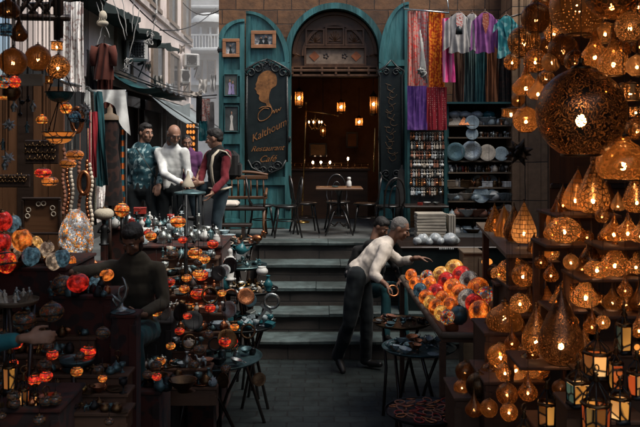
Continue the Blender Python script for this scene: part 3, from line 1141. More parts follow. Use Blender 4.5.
# end building
eb = thing('end_building', 'grey white building closing the end of the alley with a rounded balcony', 'building', (0, 0, 0))
q = MB()
q.box((-2.6, 27.2, 5.3), (5.4, .4, 8.0))
q.build('wall', M['plaster2'], eb)
ex = lambda px: (px - 320) / F * 27
ez = lambda py: CZ - (py - H0) / F * 27
q = MB()
m_balc = surf('balcony white', (.55, .57, .56), .8, var=.2, dirt=.4)
q.box((ex(209), 26.6, ez(52)), (1.15, .9, .12), bev=.03)
q.build('balcony_floor', m_balc, eb)
q = MB()
q.box((ex(212), 26.9, ez(84)), (1.6, .35, .1))
q.build('cornice', m_balc, eb)
q = MB()
q.box((ex(209), 26.7, ez(10)), (1.1, .8, .1), bev=.02)
q.build('balcony_roof', m_balc, eb)
q = MB()
q.lathe([(.62, 0), (.6, .12), (.5, .24), (.3, .34), (.02, .4)], 20, (ex(211), 26.6, ez(26)))
q.build('dome', m_balc, eb)
q = MB()
for i in range(9):
    q.box((ex(197) + i * .1, 26.2, ez(45)), (.03, .03, .42))
q.box((ex(209), 26.2, ez(38)), (1.0, .04, .05))
for px in (204, 213, 221):
    q.tube([(ex(px), 26.3, ez(30)), (ex(px), 26.3, ez(52))], .04, 8)
q.build('railing', M['white'], eb)
for (a, b_, c, e) in ((196, 203, 12, 24), (207, 216, 60, 82), (196, 203, 60, 80), (208, 216, 28, 38)):
    q = MB()
    q.box(((ex(a) + ex(b_)) / 2, 26.98, (ez(c) + ez(e)) / 2), (ex(b_) - ex(a), .06, ez(c) - ez(e)))
    wo = q.build('window', M['wf'], eb)
    q = MB()
    q.box(((ex(a) + ex(b_)) / 2, 26.94, (ez(c) + ez(e)) / 2), (ex(b_) - ex(a) - .08, .03, ez(c) - ez(e) - .08))
    q.build('pane', M['glass_dk'], wo)
fb = MB()
fb.box((-6.0, 36, 5), (14, .4, 12))
o = fb.build('far_building', M['plaster'])
tag(o, 'far pink building wall glimpsed beyond the end of the alley', 'building')


def aircon(label, px, py, d, w, h, yaw=0):
    t = thing('air_conditioner', label, 'air conditioner', P(px, py, d), yaw, 'air conditioners on the alley walls')
    W, H = w / F * d, h / F * d
    q = MB()
    q.box((0, .15, 0), (W, .34, H), bev=.03)
    q.build('casing', M['ac'], t)
    q = MB()
    for i in range(6):
        x = (-.4 + i * .15) * W * .8
        q.box((x, -.028, 0), (.015, .012, H * .7))
        q.box((-.02 * W, -.03, (-.36 + i * .145) * H * .95), (W * .7, .01, .014))
    q.build('grille', M['iron'], t)
    q = MB()
    q.lathe([(0, 0), (H * .32, 0)], 16, (0, 0, 0), M=Matrix.Translation((0, -.022, 0)) @ Matrix.Rotation(PI / 2, 4, 'X'))
    q.build('fan', M['dark'], t)
    q = MB()
    for s_ in (-1, 1):
        q.box((s_ * W * .35, .2, -H / 2 - .03), (.03, .4, .04))
        q.tube([(s_ * W * .35, .38, -H / 2 - .25), (s_ * W * .35, .02, -H / 2 - .04)], .012, 6)
    q.build('bracket', M['iron'], t)
    return t


aircon('white air conditioner with dark square grille, nearest on the pink wall', 137, 50, 13.6, 22, 21, R(28))
aircon('white air conditioner box high at the end of the alley', 192, 60, 20.5, 15, 13, R(20))
aircon('lower white air conditioner facing the alley beneath another', 185.5, 76, 20.5, 10, 14, R(35))
aircon('white air conditioner cut off by the top edge of the photo', 151, 6, 16.5, 13, 17, R(28))

# flat canopy on the left wall with ragged edge
g = MB()


def canf(u, v):
    dd = 9.8 + u * 6.4
    e = AW(dd, 2.46) + .06 * math.sin(u * 40) + .04 * math.sin(u * 91)
    x = AW(dd, 3.02)
    return (x + (e - x) * v, dd, 4.68 + .05 * math.sin(u * 22) * v - (.06 * v * abs(math.sin(u * 31))))


g.sheet(canf, 60, 5)
g.sheet(lambda u, v: tuple(Vector(canf(u, 1)) + Vector((0, 0, -v * (.1 + .04 * math.sin(u * 63))))), 60, 1)
tag(g.build('wall_canopy', M['canopy']), 'ragged dark green canopy jutting from the pink building', 'awning')


def awning(label, d0, d1, z, w, drop, mat, front=.9, name='shop_awning'):
    q = MB()

    def f(u, v):
        dd = d0 + (d1 - d0) * u
        x = AW(dd, 3.0) + front * v
        return (x, dd, z - drop * v - .12 * math.sin(PI * v) * (1 + .4 * math.sin(u * 13)) + .03 * math.sin(u * 30) * v)
    q.sheet(f, 30, 8)
    t = thing(name, label, 'awning', (0, 0, 0))
    q.build('fabric', mat, t)
    e = MB()
    e.tube([f(i / 12, 1.0) for i in range(13)], .018, 6)
    e.tube([f(0, 0), f(0, 1)], .014, 6)
    e.tube([f(1, 0), f(1, 1)], .014, 6)
    e.build('pole', M['iron'], t)
    return t


awning('dark teal shop awning lowest and nearest on the alley wall', 12.6, 15.8, 3.92, 3, .28, M['teal_dk'], .8)
awning('pale blue grey tarpaulin sagging over the alley shops', 16.2, 21.8, 3.75, 3, .75, M['tarp'], 1.15)
q = MB()
q.sheet(lambda u, v: tuple(P(166 + 24 * u, 101 + 14 * v + 4 * math.sin(PI * u) + 2 * u, 17.2 + u * 1.5)), 12, 6)
tag(q.build('hanging_tarpaulin', M['tarp']), 'limp pale tarpaulin hanging below the sagging awning', 'tarpaulin')

# cables and ropes
g = 0
for a, b_, s_, m_ in (((130, 0, 12), (192, 44, 21), .3, 'cord'), ((120, 70, 12.5), (205, 92, 20), .25, 'cord'), ((150, 83, 14), (216, 98, 20), .2, 'cord'), ((183, 3, 18), (230, 2, 14), .5, 'cord'), ((160, 30, 15), (216, 8, 22), .4, 'cord'), ((128, 62, 11), (178, 88, 18), .15, 'cord')):
    A, B = P(*a), P(*b_)
    q = MB()
    q.tube([A.lerp(B, i / 16) - Vector((0, 0, s_ * 4 * (i / 16) * (1 - i / 16) * .5)) for i in range(17)], .012, 5)
    lb = ['black cable sagging from the top edge down to the far air conditioner', 'lowest black cable running along the alley shop fronts', 'black cable low over the pale tarpaulin', 'black cable crossing the very top of the alley', 'thin black cable slanting over the upper windows', 'black cable from the rope bundle towards the awning'][g]
    tag(q.build('cable', M[m_]), lb, 'cable', 'cables over the alley')
    g += 1
ropes = [((100, -5), (104, 16)), ((96, 2), (110, 38)), ((112, -5), (126, 40)), ((122, -5), (127, 36)), ((140, 8), (129, 58)), ((134, -5), (132, 32)), ((104, 22), (96, 50)), ((156, 20), (150, 40))]
for i, (a, b_) in enumerate(ropes):
    q = MB()
    A, B = P(*a, 9.9), P(*b_, 9.9)
    q.tube([A.lerp(B, t_ / 8) + Vector((.006 * math.sin(t_ * 2.0 + i), 0, 0)) for t_ in range(9)], .0055, 5)
    tag(q.build('rope', M['rope']), 'pale rope dangling under the dark canopy', 'rope', 'pale ropes dangling at upper left')
for i, (px, py, lb) in enumerate(((103, 21, 'knotted bundle of rags and rope at the top of the dangling ropes'), (128, 64, 'tangled knot of white rope below the dark grilled air conditioner'), (150, 37, 'small bell shaped knot of grey rope under the canopy edge'))):
    q = MB()
    c = P(px, py, 9.9)
    for j in range(7):
        q.torus((0, 0, 0), .028 + .015 * rnd.random(), .006, 14, 6, M=Matrix.Translation(c + Vector((rnd.uniform(-.04, .04), 0, rnd.uniform(-.08, .06)))) @ Matrix.Rotation(rnd.uniform(0, 3), 4, 'X') @ Matrix.Rotation(rnd.uniform(0, 3), 4, 'Y'))
    if i == 0:
        q.ell(tuple(c + Vector((0, 0, .06))), .05, .05, .07)
        q.ell(tuple(c + Vector((0, 0, -.03))), .07, .06, .04)
    tag(q.build('rope_knot', M['rope'] if i else M['trim']), lb, 'rope')

# hazy daylight standing in the alley
hm, N_, L_ = newmat('pale haze')
ho = N_.new('ShaderNodeOutputMaterial')
hv = N_.new('ShaderNodeVolumeScatter')
hv.inputs['Color'].default_value = (.97, .91, .85, 1)
hv.inputs['Density'].default_value = .036
hv.inputs['Anisotropy'].default_value = .2
L_.new(hv.outputs[0], ho.inputs['Volume'])
g = MB()
g.box((-4.3, 20.8, 5.6), (5.0, 11.6, 8.4))
struct('haze', g, hm)

# washing, blinds and rags hung about the alley
for i, (x, y, w_, h_, d, c_, lb) in enumerate(((158, 74, 10, 13, 15.2, (.4, .38, .35), 'pale cloth hung from the alley wall above the teal awning'), (170, 82, 8, 16, 17.5, (.28, .3, .31), 'grey rag hung beside the pale tarpaulin'), (148, 60, 7, 12, 14.5, (.35, .3, .27), 'beige blind hung under the ragged canopy'), (203, 78, 9, 14, 19.0, (.45, .43, .4), 'white sheet hung across the end of the alley'), (196, 90, 12, 7, 16.8, (.3, .27, .24), 'brown sacking slung under the far awning'), (213, 74, 6, 18, 18.0, (.35, .36, .36), 'grey washing hung near the narrow door leaf'), (182, 44, 6, 9, 20.0, (.3, .24, .2), 'brown blind over a far alley window'))):
    q = MB()

    def wf_(u, v, x=x, y=y, w_=w_, h_=h_, d=d, i=i):
        p = P(x + w_ * (u - .5) * (1 - .1 * v), y + h_ * v * (1 + .12 * math.sin(u * 7 + i)) + 2 * math.sin(PI * u) * (1 - v), d)
        p.y += .12 * noise.noise(Vector((u * 4 + i * 5, v * 2, i)))
        return p
    q.sheet(wf_, 18, 12)
    tag(q.build('hung_cloth', surf('hung cloth %d' % i, c_, .9, var=.3, scale=6, dirt=.5)), lb, 'cloth', 'cloths hung about the alley')
# ================================================================ PEOPLE
def remesh(mb, name, voxel, mat, parent, smooth=2, wrinkle=0.0, wscale=9.0, seed=0.0):
    me = mb.mesh(name + '_src')
    o = bpy.data.objects.new('tmp', me)
    col.objects.link(o)
    m = o.modifiers.new('r', 'REMESH')
    m.mode = 'VOXEL'
    m.voxel_size = voxel
    m.use_smooth_shade = True
    if smooth:
        s_ = o.modifiers.new('s', 'SMOOTH')
        s_.iterations = smooth
        s_.factor = .5
    bpy.context.view_layer.update()
    ev = o.evaluated_get(bpy.context.evaluated_depsgraph_get())
    out = bpy.data.meshes.new_from_object(ev)
    bpy.data.objects.remove(o)
    bpy.data.meshes.remove(me)
    if wrinkle:
        nr = [v.normal.copy() for v in out.vertices]
        for v, nn in zip(out.vertices, nr):
            p = v.co
            w_ = noise.noise(Vector((p.x * wscale + seed, p.y * wscale, p.z * wscale * .55))) + .5 * noise.noise(Vector((p.x * wscale * 2.3, p.y * wscale * 2.3 + seed, p.z * wscale * 1.6)))
            v.co = p + nn * w_ * wrinkle
    out.polygons.foreach_set('use_smooth', [True] * len(out.polygons))
    out.materials.clear()
    out.update()
    return put(name, out, mat, parent)


def limb(mb, pts, rs, n=10, flat=1.0):
    """tapering limb with rounded ends and smooth joints"""
    pts = [Vector(p) for p in pts]
    P2, R2 = [], []
    for i in range(len(pts) - 1):
        for t in (0, .25, .5, .75):
            P2.append(pts[i].lerp(pts[i + 1], t))
            R2.append(rs[i] + (rs[i + 1] - rs[i]) * t)
    P2.append(pts[-1])
    R2.append(rs[-1])
    mb.tube(P2, R2, n, flat=flat)
    for p, r in zip(pts, rs):
        mb.ell(tuple(p), r, r, r, 10, 6)


def hand(mb, wrist, to, side, k=1.0, curl=.35, thumb=1):
    """palm, four bent fingers of unequal length and a thumb from the side of the palm.
    to: direction of the fingers, side: direction from little finger to index"""
    wv = Vector(wrist)
    f = Vector(to).normalized()
    s_ = Vector(side)
    s_ = (s_ - f * s_.dot(f)).normalized()
    nrm = f.cross(s_).normalized() * thumb
    palm = wv + f * .05 * k
    Mx = Matrix((s_, nrm, f)).transposed().to_4x4()
    mb.ell((0, 0, 0), .042 * k, .017 * k, .055 * k, 10, 8, M=Matrix.Translation(palm) @ Mx)
    limb(mb, [wv - f * .02 * k, wv + f * .02 * k], [.026 * k, .028 * k], 8)
    for i, ln in enumerate((.062, .078, .084, .072)):
        b = wv + f * .088 * k + s_ * (-.03 + .02 * i) * k
        a, p = 0.0, b
        pts = [b - f * .03 * k, b]
        for seg, fr_ in enumerate((.42, .32, .26)):
            a += curl * (1 + .15 * (3 - i))
            p = p + (f * math.cos(a) + nrm * math.sin(a)) * ln * fr_ * k
            pts.append(p)
        mb.tube(pts, [.0095 * k, .0095 * k, .009 * k, .0082 * k, .0065 * k], 7)
    b = wv + f * .03 * k + s_ * .032 * k
    mb.tube([b, b + (s_ * .7 + f * .6 + nrm * .3) * .03 * k, b + (s_ * .75 + f * 1.3 + nrm * .8) * .038 * k, b + (s_ * .65 + f * 2.0 + nrm * 1.1) * .04 * k], [.013 * k, .012 * k, .0105 * k, .008 * k], 7)


def headM(c, yaw, pitch, roll=0.0, k=1.0):
    """yaw 0 faces the camera (-Y), positive turns towards +X; pitch positive looks down"""
    return Matrix.Translation(Vector(c)) @ Matrix.Rotation(yaw, 4, 'Z') @ Matrix.Rotation(roll, 4, 'Y') @ Matrix.Rotation(pitch, 4, 'X') @ Matrix.Scale(k, 4)


def head(mb, T, beard=False):
    mb.ell((0, .012, .03), .076, .096, .092, 14, 10, M=T)
    mb.ell((0, -.02, -.035), .06, .07, .078, 12, 8, M=T)
    mb.ell((0, -.052, -.088), .03, .028, .022, 10, 6, M=T)
    mb.tube([T @ Vector(p) for p in ((0, -.082, .022), (0, -.1, -.005), (0, -.112, -.026), (0, -.09, -.036))], [.01, .012, .016, .01], 8)
    mb.ell((0, -.08, .034), .05, .012, .011, 12, 6, M=T)
    mb.ell((0, -.084, -.056), .024, .012, .007, 10, 6, M=T)
    mb.ell((0, -.081, -.07), .02, .012, .008, 10, 6, M=T)
    for s_ in (-1, 1):
        mb.ell((s_ * .04, -.066, -.018), .022, .02, .022, 8, 6, M=T)
        mb.ell((s_ * .077, .01, -.002), .011, .02, .032, 8, 8, M=T)


def face_parts(T, par, glasses=False, brows=True, hairmat=None):
    for s_ in (-1, 1):
        q = MB()
        q.ell((s_ * .031, -.0765, .012), .0125, .0075, .0055, 10, 6, M=T)
        e = q.build('eye', M['eyew'], par)
        q = MB()
        q.ell((s_ * .031, -.0832, .0115), .0048, .002, .0045, 8, 6, M=T)
        q.build('iris', M['ebony'], e)
        if brows:
            q = MB()
            q.tube([T @ Vector((s_ * .014, -.09, .036)), T @ Vector((s_ * .033, -.09, .042)), T @ Vector((s_ * .05, -.079, .037))], [.0025, .0035, .002], 6)
            q.build('eyebrow', hairmat or M['hair'], par)
    if glasses:
        q = MB()
        for s_ in (-1, 1):
            q.torus((0, 0, 0), .019, .0016, 14, 5, M=T @ Matrix.Translation((s_ * .031, -.103, .01)) @ Matrix.Rotation(PI / 2, 4, 'X'))
            q.tube([T @ Vector((s_ * .05, -.1, .013)), T @ Vector((s_ * .078, .0, .012))], .0025, 5)
        q.tube([T @ Vector((-.011, -.105, .014)), T @ Vector((.011, -.105, .014))], .0025, 5)
        q.build('glasses', M['iron'], par)


def hairmb(T, style='short', grow=1.0):
    q = MB()
    if style == 'short':
        q.ell((0, .022, .048), .083, .095, .088, 14, 10, M=T)
        q.ell((0, .06, .0), .066, .05, .055, 12, 8, M=T)
        q.ell((0, -.03, .088), .062, .05, .04, 12, 8, M=T)
    elif style == 'bald':
        q.ell((0, .05, .0), .07, .058, .045, 12, 8, M=T)
        for s_ in (-1, 1):
            q.ell((s_ * .067, .02, .014), .014, .04, .03, 10, 8, M=T)
    elif style == 'crop':
        q.ell((0, .018, .036), .0785, .0955, .092, 14, 10, M=T)
        q.ell((0, .058, .0), .066, .05, .05, 12, 8, M=T)
    return q


def person(label, d, J, k, head_rot, skin, top, bottom, sleeve=None, hairstyle='short', hairm='hair', hands=None, beard=None, glasses=False, shoes=True, feet=True, short=False, chest=(.155, .105), group=None, buttons=None, seed=0.0, hem=.06, bk=.87):
    """J: joints as (photo x, photo y, depth offset). Returns the root Empty and a dict of world points."""
    W = {n_: P(a[0], a[1], d + a[2]) for n_, a in J.items()}
    hipc = (W['hipL'] + W['hipR']) / 2
    base = Vector((hipc.x, hipc.y, min(W[n_].z for n_ in W)))
    root = thing('person', label, 'person', (0, 0, 0))
    body = MB()
    T = headM(W['head'], *head_rot, k=k)
    head(body, T)
    neck = W['neck']
    nb = T @ Vector((0, .03, -.05))
    limb(body, [nb, neck], [.055 * k, .058 * k])
    shc = (W['shL'] + W['shR']) / 2
    chestc = shc.lerp(hipc, .28)
    # skin torso, slimmer than the clothes
    limb(body, [shc.lerp(neck, .3), chestc, shc.lerp(hipc, .65), hipc], [.07 * k, .085 * k, .08 * k, .09 * k])
    for s_ in 'LR':
        if 'ha' + s_ in W:
            el, wr = W['el' + s_], W['ha' + s_]
            limb(body, [W['sh' + s_], el, wr], [.045 * k, .037 * k, .025 * k])
            h = (hands or {}).get(s_, {})
            to = Vector(h.get('to', tuple(wr - el)))
            hand(body, wr, to, h.get('side', (0, -1, 0)), k * 1.02, h.get('curl', .3), h.get('thumb', 1))
        if feet:
            limb(body, [W['hip' + s_], W['kn' + s_], W['an' + s_]], [.07 * k, .05 * k, .035 * k])
    b = remesh(body, 'body', .009, skin, root, 1)
    face_parts(T, b, glasses, hairmat=M[hairm])
    k = k * bk
    hm = hairmb(T, hairstyle)
    remesh(hm, 'hair', .008, M[hairm], root, 1, .004, 60)
    if beard:
        q = MB()
        q.ell((0, -.04, -.075), .05, .05, .035, 12, 8, M=T)
        q.ell((0, -.088, -.046), .026, .012, .006, 10, 6, M=T)
        for s_ in (-1, 1):
            q.ell((s_ * .055, -.01, -.045), .014, .035, .045, 10, 6, M=T)
        remesh(q, 'beard', .008, M[beard], root, 1, .003, 70)
    # trousers
    q = MB()
    legs = [('L', 'R')]
    limb(q, [hipc + (shc - hipc) * .12, hipc], [.135 * k, .15 * k], 12, .8)
    for s_ in 'LR':
        limb(q, [W['hip' + s_], W['hip' + s_].lerp(W['kn' + s_], .5), W['kn' + s_], W['kn' + s_].lerp(W['an' + s_], .5), W['an' + s_]], [.105 * k, .092 * k, .075 * k, .072 * k, .066 * k])
    remesh(q, 'trousers', .016, bottom, root, 1, .014, 7, seed + 3)
    # top
    q = MB()
    ax = (W['shR'] - W['shL'])
    up = (shc - hipc).normalized()
    fwd = ax.normalized().cross(up)
    for t, w_, th in ((.02, .75, .085), (.12, 1.0, .11), (.3, 1.02, .125), (.5, .98, .125), (.7, .95, .125), (.88, .98, .132), (1.0 + hem - .1, .98, .145)):
        c = shc.lerp(hipc, t)
        hw = (ax.length * .5 + .015) * (1 - t) + .15 * k * t
        hw = max(hw, .14 * k) * w_
        Mx = Matrix((ax.normalized(), fwd, up)).transposed().to_4x4()
        q.ell((0, 0, 0), hw, th * k * chest[1] / .105, .17 * k, 16, 10, M=Matrix.Translation(c) @ Mx)
    limb(q, [W['shL'], W['shR']], [.07 * k, .07 * k])
    limb(q, [shc, shc.lerp(neck, .6)], [.095 * k, .072 * k])
    arm = q if sleeve is None else MB()
    for s_ in 'LR':
        if 'ha' + s_ in W:
            el, wr = W['el' + s_], W['ha' + s_]
            if short:
                limb(arm, [W['sh' + s_], W['sh' + s_].lerp(el, .6)], [.072 * k, .066 * k])
            else:
                e = short if short else .93
                e = h_.get('cuff', .92) if (h_ := (hands or {}).get(s_, {})) else .92
                limb(arm, [W['sh' + s_], W['sh' + s_].lerp(el, .5), el, el.lerp(wr, e)], [.072 * k, .064 * k, .054 * k, .042 * k])
                if h_.get('cuff'):
                    limb(arm, [el.lerp(wr, e - .1), el.lerp(wr, e)], [.055 * k, .055 * k])
    remesh(q, 'shirt', .012, top, root, 1, .017, 8, seed)
    if sleeve is not None:
        remesh(arm, 'sleeves', .012, sleeve, root, 1, .014, 11, seed + 1)
    if shoes and feet:
        for s_ in 'LR':
            if 'to' + s_ in W:
                q = MB()
                an, to = W['an' + s_], W['to' + s_]
                limb(q, [an + Vector((0, 0, -.01)), an.lerp(to, .3) - Vector((0, 0, .03)), to], [.045 * k, .045 * k, .032 * k], 10)
                remesh(q, 'shoe', .01, M['shoe'], root, 1)
    return root, W, T


# man in the blue floral shirt
r_, W_, T_ = person('standing man in blue and white floral shirt with dark strap across his chest', 10.3,
    dict(head=(146, 133.5, 0), neck=(143, 147, 0), shL=(127, 153, .05), shR=(157, 151.5, -.05), elL=(126, 172, .1), haL=(131, 188, .05), elR=(163, 168, -.05), haR=(159, 184, -.2),
         hipL=(135, 190, 0), hipR=(150, 190, 0), knL=(133, 222, -.05), knR=(155, 220, -.1), anL=(129, 252, .05), anR=(160, 251, 0), toL=(133, 257, -.2), toR=(166, 256, -.2)),
    1.03, (R(48), R(6)), M['skinB'], M['bluefl'], M['dkpants'], short=False, hands={'L': {'side': (1, 0, 0)}, 'R': {'side': (-1, 0, 0)}}, beard=None, seed=1)
q = MB()
q.tube([P(136, 148, 10.14), P(143, 158, 10.1), P(151, 170, 10.08), P(157, 180, 10.12)], .014, 6, flat=.4)
q.build('shoulder_strap', M['ebony'], r_)
# bald man in the white sweater
person('bald bearded man in white sweater and glasses looking down at a brass pot', 10.1,
    dict(head=(174, 135, -.03), neck=(170, 147, .05), shL=(159, 152, .1), shR=(184, 152.5, 0), elL=(164, 174, -.15), haL=(181, 183, -.3), elR=(188, 172, 0), haR=(190, 182, -.25),
         hipL=(164, 186, .1), hipR=(177, 187, .1), knL=(163, 222, .1), knR=(178, 222, .05), anL=(162, 252, .2), anR=(179, 252, .15), toL=(165, 257, -.05), toR=(183, 257, -.05)),
    1.04, (R(30), R(28)), M['skinB'], M['whitesw'], M['dkpants'], hairstyle='bald', hairm='hair_g', beard='hair_g', glasses=True, hands={'L': {'to': (.7, -.2, -.3), 'side': (0, -1, .3)}, 'R': {'to': (.3, -.5, -.5), 'side': (-1, 0, 0)}}, seed=5)
# man in purple behind
person('man in purple short sleeved shirt standing further back in the alley', 12.2,
    dict(head=(187, 143, 0), neck=(188, 151, 0), shL=(178, 155, 0), shR=(199, 155, 0), elL=(178, 168, 0), haL=(190, 175, -.3), elR=(201, 170, 0), haR=(196, 181, -.2),
         hipL=(183, 182, 0), hipR=(195, 182, 0), knL=(182, 208, 0), knR=(196, 208, 0), anL=(181, 232, 0), anR=(197, 232, 0), toL=(180, 236, -.2), toR=(199, 236, -.2)),
    .96, (R(15), R(12)), M['skinA'], M['purple'], M['dkpants'], short=True, hairstyle='crop', hands={'L': {'side': (0, -1, 0)}, 'R': {'side': (-1, 0, 0)}}, seed=9)
# man in maroon and vest, foot on a stool
r_, W_, T_ = person('man in maroon long sleeves and black vest seen from behind with one leg raised', 9.9,
    dict(head=(214.5, 139, 0), neck=(217, 150, .02), shL=(210, 155, .18), shR=(226, 155, -.15), elL=(203, 170, .1), haL=(201, 183, -.1), elR=(225, 179, -.22), haR=(213, 192, -.35),
         hipL=(213, 189, .1), hipR=(222, 190, -.08), knL=(192, 188, .05), knR=(217, 221, -.1), anL=(196, 215, .05), anR=(217, 250, 0), toL=(188, 218, .0), toR=(208, 255, -.05)),
    1.02, (R(-100), R(8)), M['skinB'], M['vest'], M['denim'], sleeve=M['maroon'], hands={'L': {'to': (-.6, -.3, -.1), 'side': (0, -.3, 1)}, 'R': {'to': (-.5, -.2, -.8), 'side': (0, -1, 0)}}, seed=12)
q = MB()
q.tube([P(219, 150, 9.72), P(213, 156, 9.62), P(211, 166, 9.6), P(212, 178, 9.62), P(214, 187, 9.66)], [.02, .022, .022, .022, .022], 7, flat=.5)
q.tube([P(219, 150, 9.72), P(226, 152, 9.68), P(230, 157, 9.72), P(231, 166, 9.78)], .018, 7, flat=.5)
q.tube([P(209, 188, 9.72), P(216, 190, 9.66), P(224, 189, 9.66), P(231, 187, 9.8)], [.02, .028, .028, .02], 7, flat=.5)
q.build('vest_trim', M['trim'], r_)
q = MB()
c_ = P(232, 165, 9.95)
q.box(tuple(c_), (.17, .26, .36), bev=.06)
q.box(tuple(c_ + Vector((.09, 0, -.06))), (.06, .2, .18), bev=.025)
q.tube([c_ + Vector((-.07, -.1, .16)), c_ + Vector((-.16, -.13, .2)), c_ + Vector((-.24, -.14, .1))], .018, 6, flat=.5)
tag(q.build('backpack', M['vest']), 'black backpack on the back of the man in maroon sleeves', 'backpack')
# shopkeeper bending over the sloping table
person('grey haired shopkeeper in cream shirt leaning over the sloping lamp table', 9.65,
    dict(head=(400, 229, -.05), neck=(391, 241, 0), shL=(379, 245, .22), shR=(385, 250, -.22), elL=(400, 262, .15), haL=(417, 258, -.05), elR=(374, 275, -.4), haR=(385, 284, -.5),
         hipL=(360, 273, .12), hipR=(357, 275, -.12), knL=(367, 317, .1), knR=(349, 324, -.12), anL=(366, 359, .25), anR=(338, 355, .08), toL=(380, 364.5, .15), toR=(343, 371, 0)),
    1.15, (R(80), R(24)), M['skinA'], M['whitesh'], M['dkpants'], hairstyle='crop', hairm='hair_g', hands={'L': {'to': (1, -.1, .0), 'side': (0, -1, .2), 'curl': .25, 'cuff': .5}, 'R': {'to': (.6, -.1, -.6), 'side': (0, -1, 0), 'curl': .5, 'cuff': .45}}, seed=20, hem=.03, bk=1.0)
q = MB()
q.torus((0, 0, 0), .062, .014, 22, 8, M=Matrix.Translation(P(393, 291, 9.12)) @ Matrix.Rotation(R(62), 4, 'X') @ Matrix.Rotation(R(15), 4, 'Y'))
tag(q.build('copper_bangle', M['copper']), 'round copper bangle held in the lowered hand of the shopkeeper', 'bangle')
# dark figure crouching behind him
person('crouching person in dark jacket and teal trousers mostly hidden behind the shopkeeper', 10.05,
    dict(head=(381, 227, .1), neck=(374, 240, .1), shL=(358, 250, .1), shR=(386, 249, .0), elL=(350, 266, .1), haL=(358, 284, .1), elR=(394, 266, -.1), haR=(400, 280, -.3),
         hipL=(366, 288, .3), hipR=(382, 288, .2), knL=(386, 290, -.25), knR=(403, 289, -.35), anL=(386, 334, -.3), anR=(405, 334, -.35), toL=(392, 341, -.45), toR=(411, 341, -.5)),
    1.0, (R(60), R(35)), M['skinA'], M['vest'], M['tealcl'], hands={'L': {'side': (1, 0, 0)}, 'R': {'side': (-1, 0, 0)}}, seed=31)
# seller seated on the left
person('seller in dark olive sweater seated among the lamps reaching out to the left', 6.3,
    dict(head=(133, 240, 0), neck=(133, 258, .05), shL=(111, 268, .05), shR=(157, 270, .05), elL=(88, 272, -.15), haL=(68, 272, -.35), elR=(164, 303, .0), haR=(142, 314, -.3),
         hipL=(120, 330, .15), hipR=(148, 330, .15), knL=(88, 312, -.35), knR=(134, 338, -.5), anL=(90, 372, -.25), anR=(136, 392, -.4), toL=(84, 380, -.45), toR=(132, 400, -.6)),
    1.03, (R(-14), R(34)), M['skinC'], M['brownsw'], M['tealcl'], hairstyle='short', beard='hair', hands={'L': {'to': (-1, -.2, .08), 'side': (0, -.3, 1), 'curl': .35}, 'R': {'to': (-1, -.3, .2), 'side': (0, -1, .2), 'curl': .3}}, seed=40, bk=.97)
# arm of somebody at the left edge
def arm_only():
    root = thing('person', 'person out of frame at the left edge showing only a turquoise sleeve and hand', 'person', (0, 0, 0))
    a, e, w_ = P(-70, 300, 4.6), P(-28, 348, 4.5), P(26, 338, 4.35)
    b = MB()
    limb(b, [a, e, w_], [.045, .037, .025])
    hand(b, w_, (1, .1, .02), (0, .3, 1), 1, .25, -1)
    hd = P(-95, 235, 4.8)
    T = headM(hd, R(75), R(15))
    head(b, T)
    limb(b, [hd - Vector((0, 0, .06)), hd - Vector((0, 0, .24)), P(-110, 420, 4.9)], [.055, .1, .12])
    limb(b, [P(-110, 420, 4.9), P(-105, 640, 4.9)], [.1, .05])
    bo = remesh(b, 'body', .009, M['skinA'], root, 1)
    face_parts(T, bo)
    remesh(hairmb(T), 'hair', .008, M['hair'], root, 1, .004, 60)
    q = MB()
    limb(q, [a, e, e.lerp(w_, .8)], [.075, .06, .045])
    limb(q, [hd - Vector((0, 0, .25)), P(-105, 420, 4.9)], [.17, .16], 12, .7)
    remesh(q, 'shirt', .014, M['tealbr'], root, 1, .01, 7, 3)
    q = MB()
    limb(q, [P(-100, 410, 4.9), P(-98, 640, 4.85)], [.14, .07])
    remesh(q, 'trousers', .02, M['dkpants'], root, 1, .01, 7, 3)


arm_only()


# ================================================================ TERRACE FURNITURE
def bent_chair():
    t = thing('bentwood_chair', 'dark bentwood chair beside the cafe table', 'chair', (0, 0, 0))
    q = MB()
    q.lathe([(0, .455), (.19, .455), (.205, .465), (.2, .482), (.17, .476), (0, .472)], 22)
    q.build('seat', M['bent'], t)
    q = MB()
    q.torus((0, 0, .25), .155, .009, 22, 6)
    q.build('ring_stretcher', M['bent'], t)
    for sx_ in (-1, 1):
        q = MB()
        q.tube([(sx_ * .13, -.13, .45), (sx_ * .15, -.155, .25), (sx_ * .19, -.2, .0)], [.017, .015, .012], 8)
        q.build('leg', M['bent'], t)
        q = MB()
        q.tube([(sx_ * .13, -.02 + .06, .2 + .25), (sx_ * .075, -.12, .45), ], .008, 6)
        q.tube([(sx_ * .145, -.15, .3), (sx_ * .1, -.13, .41), (0, -.125, .445)], .009, 6)
        q.build('brace', M['bent'], t)
    q = MB()
    pts = []
    for i in range(19):
        a = PI * i / 18
        pts.append((-.17 * math.cos(a), .2 + .05 * math.sin(a), .55 + .36 * math.sin(a) ** .8))
    pts = [(-.2, .22, 0), (-.155, .16, .3), (-.15, .15, .47)] + pts + [(.15, .15, .47), (.155, .16, .3), (.2, .22, 0)]
    q.tube(pts, .015, 8)
    q.build('back_hoop', M['bent'], t)
    q = MB()
    pts = [(-.09 * math.cos(PI * i / 14), .19 + .04 * math.sin(PI * i / 14), .47 + .32 * math.sin(PI * i / 14) ** .8) for i in range(15)]
    q.tube(pts, .011, 7)
    q.build('inner_hoop', M['bent'], t)
    return t


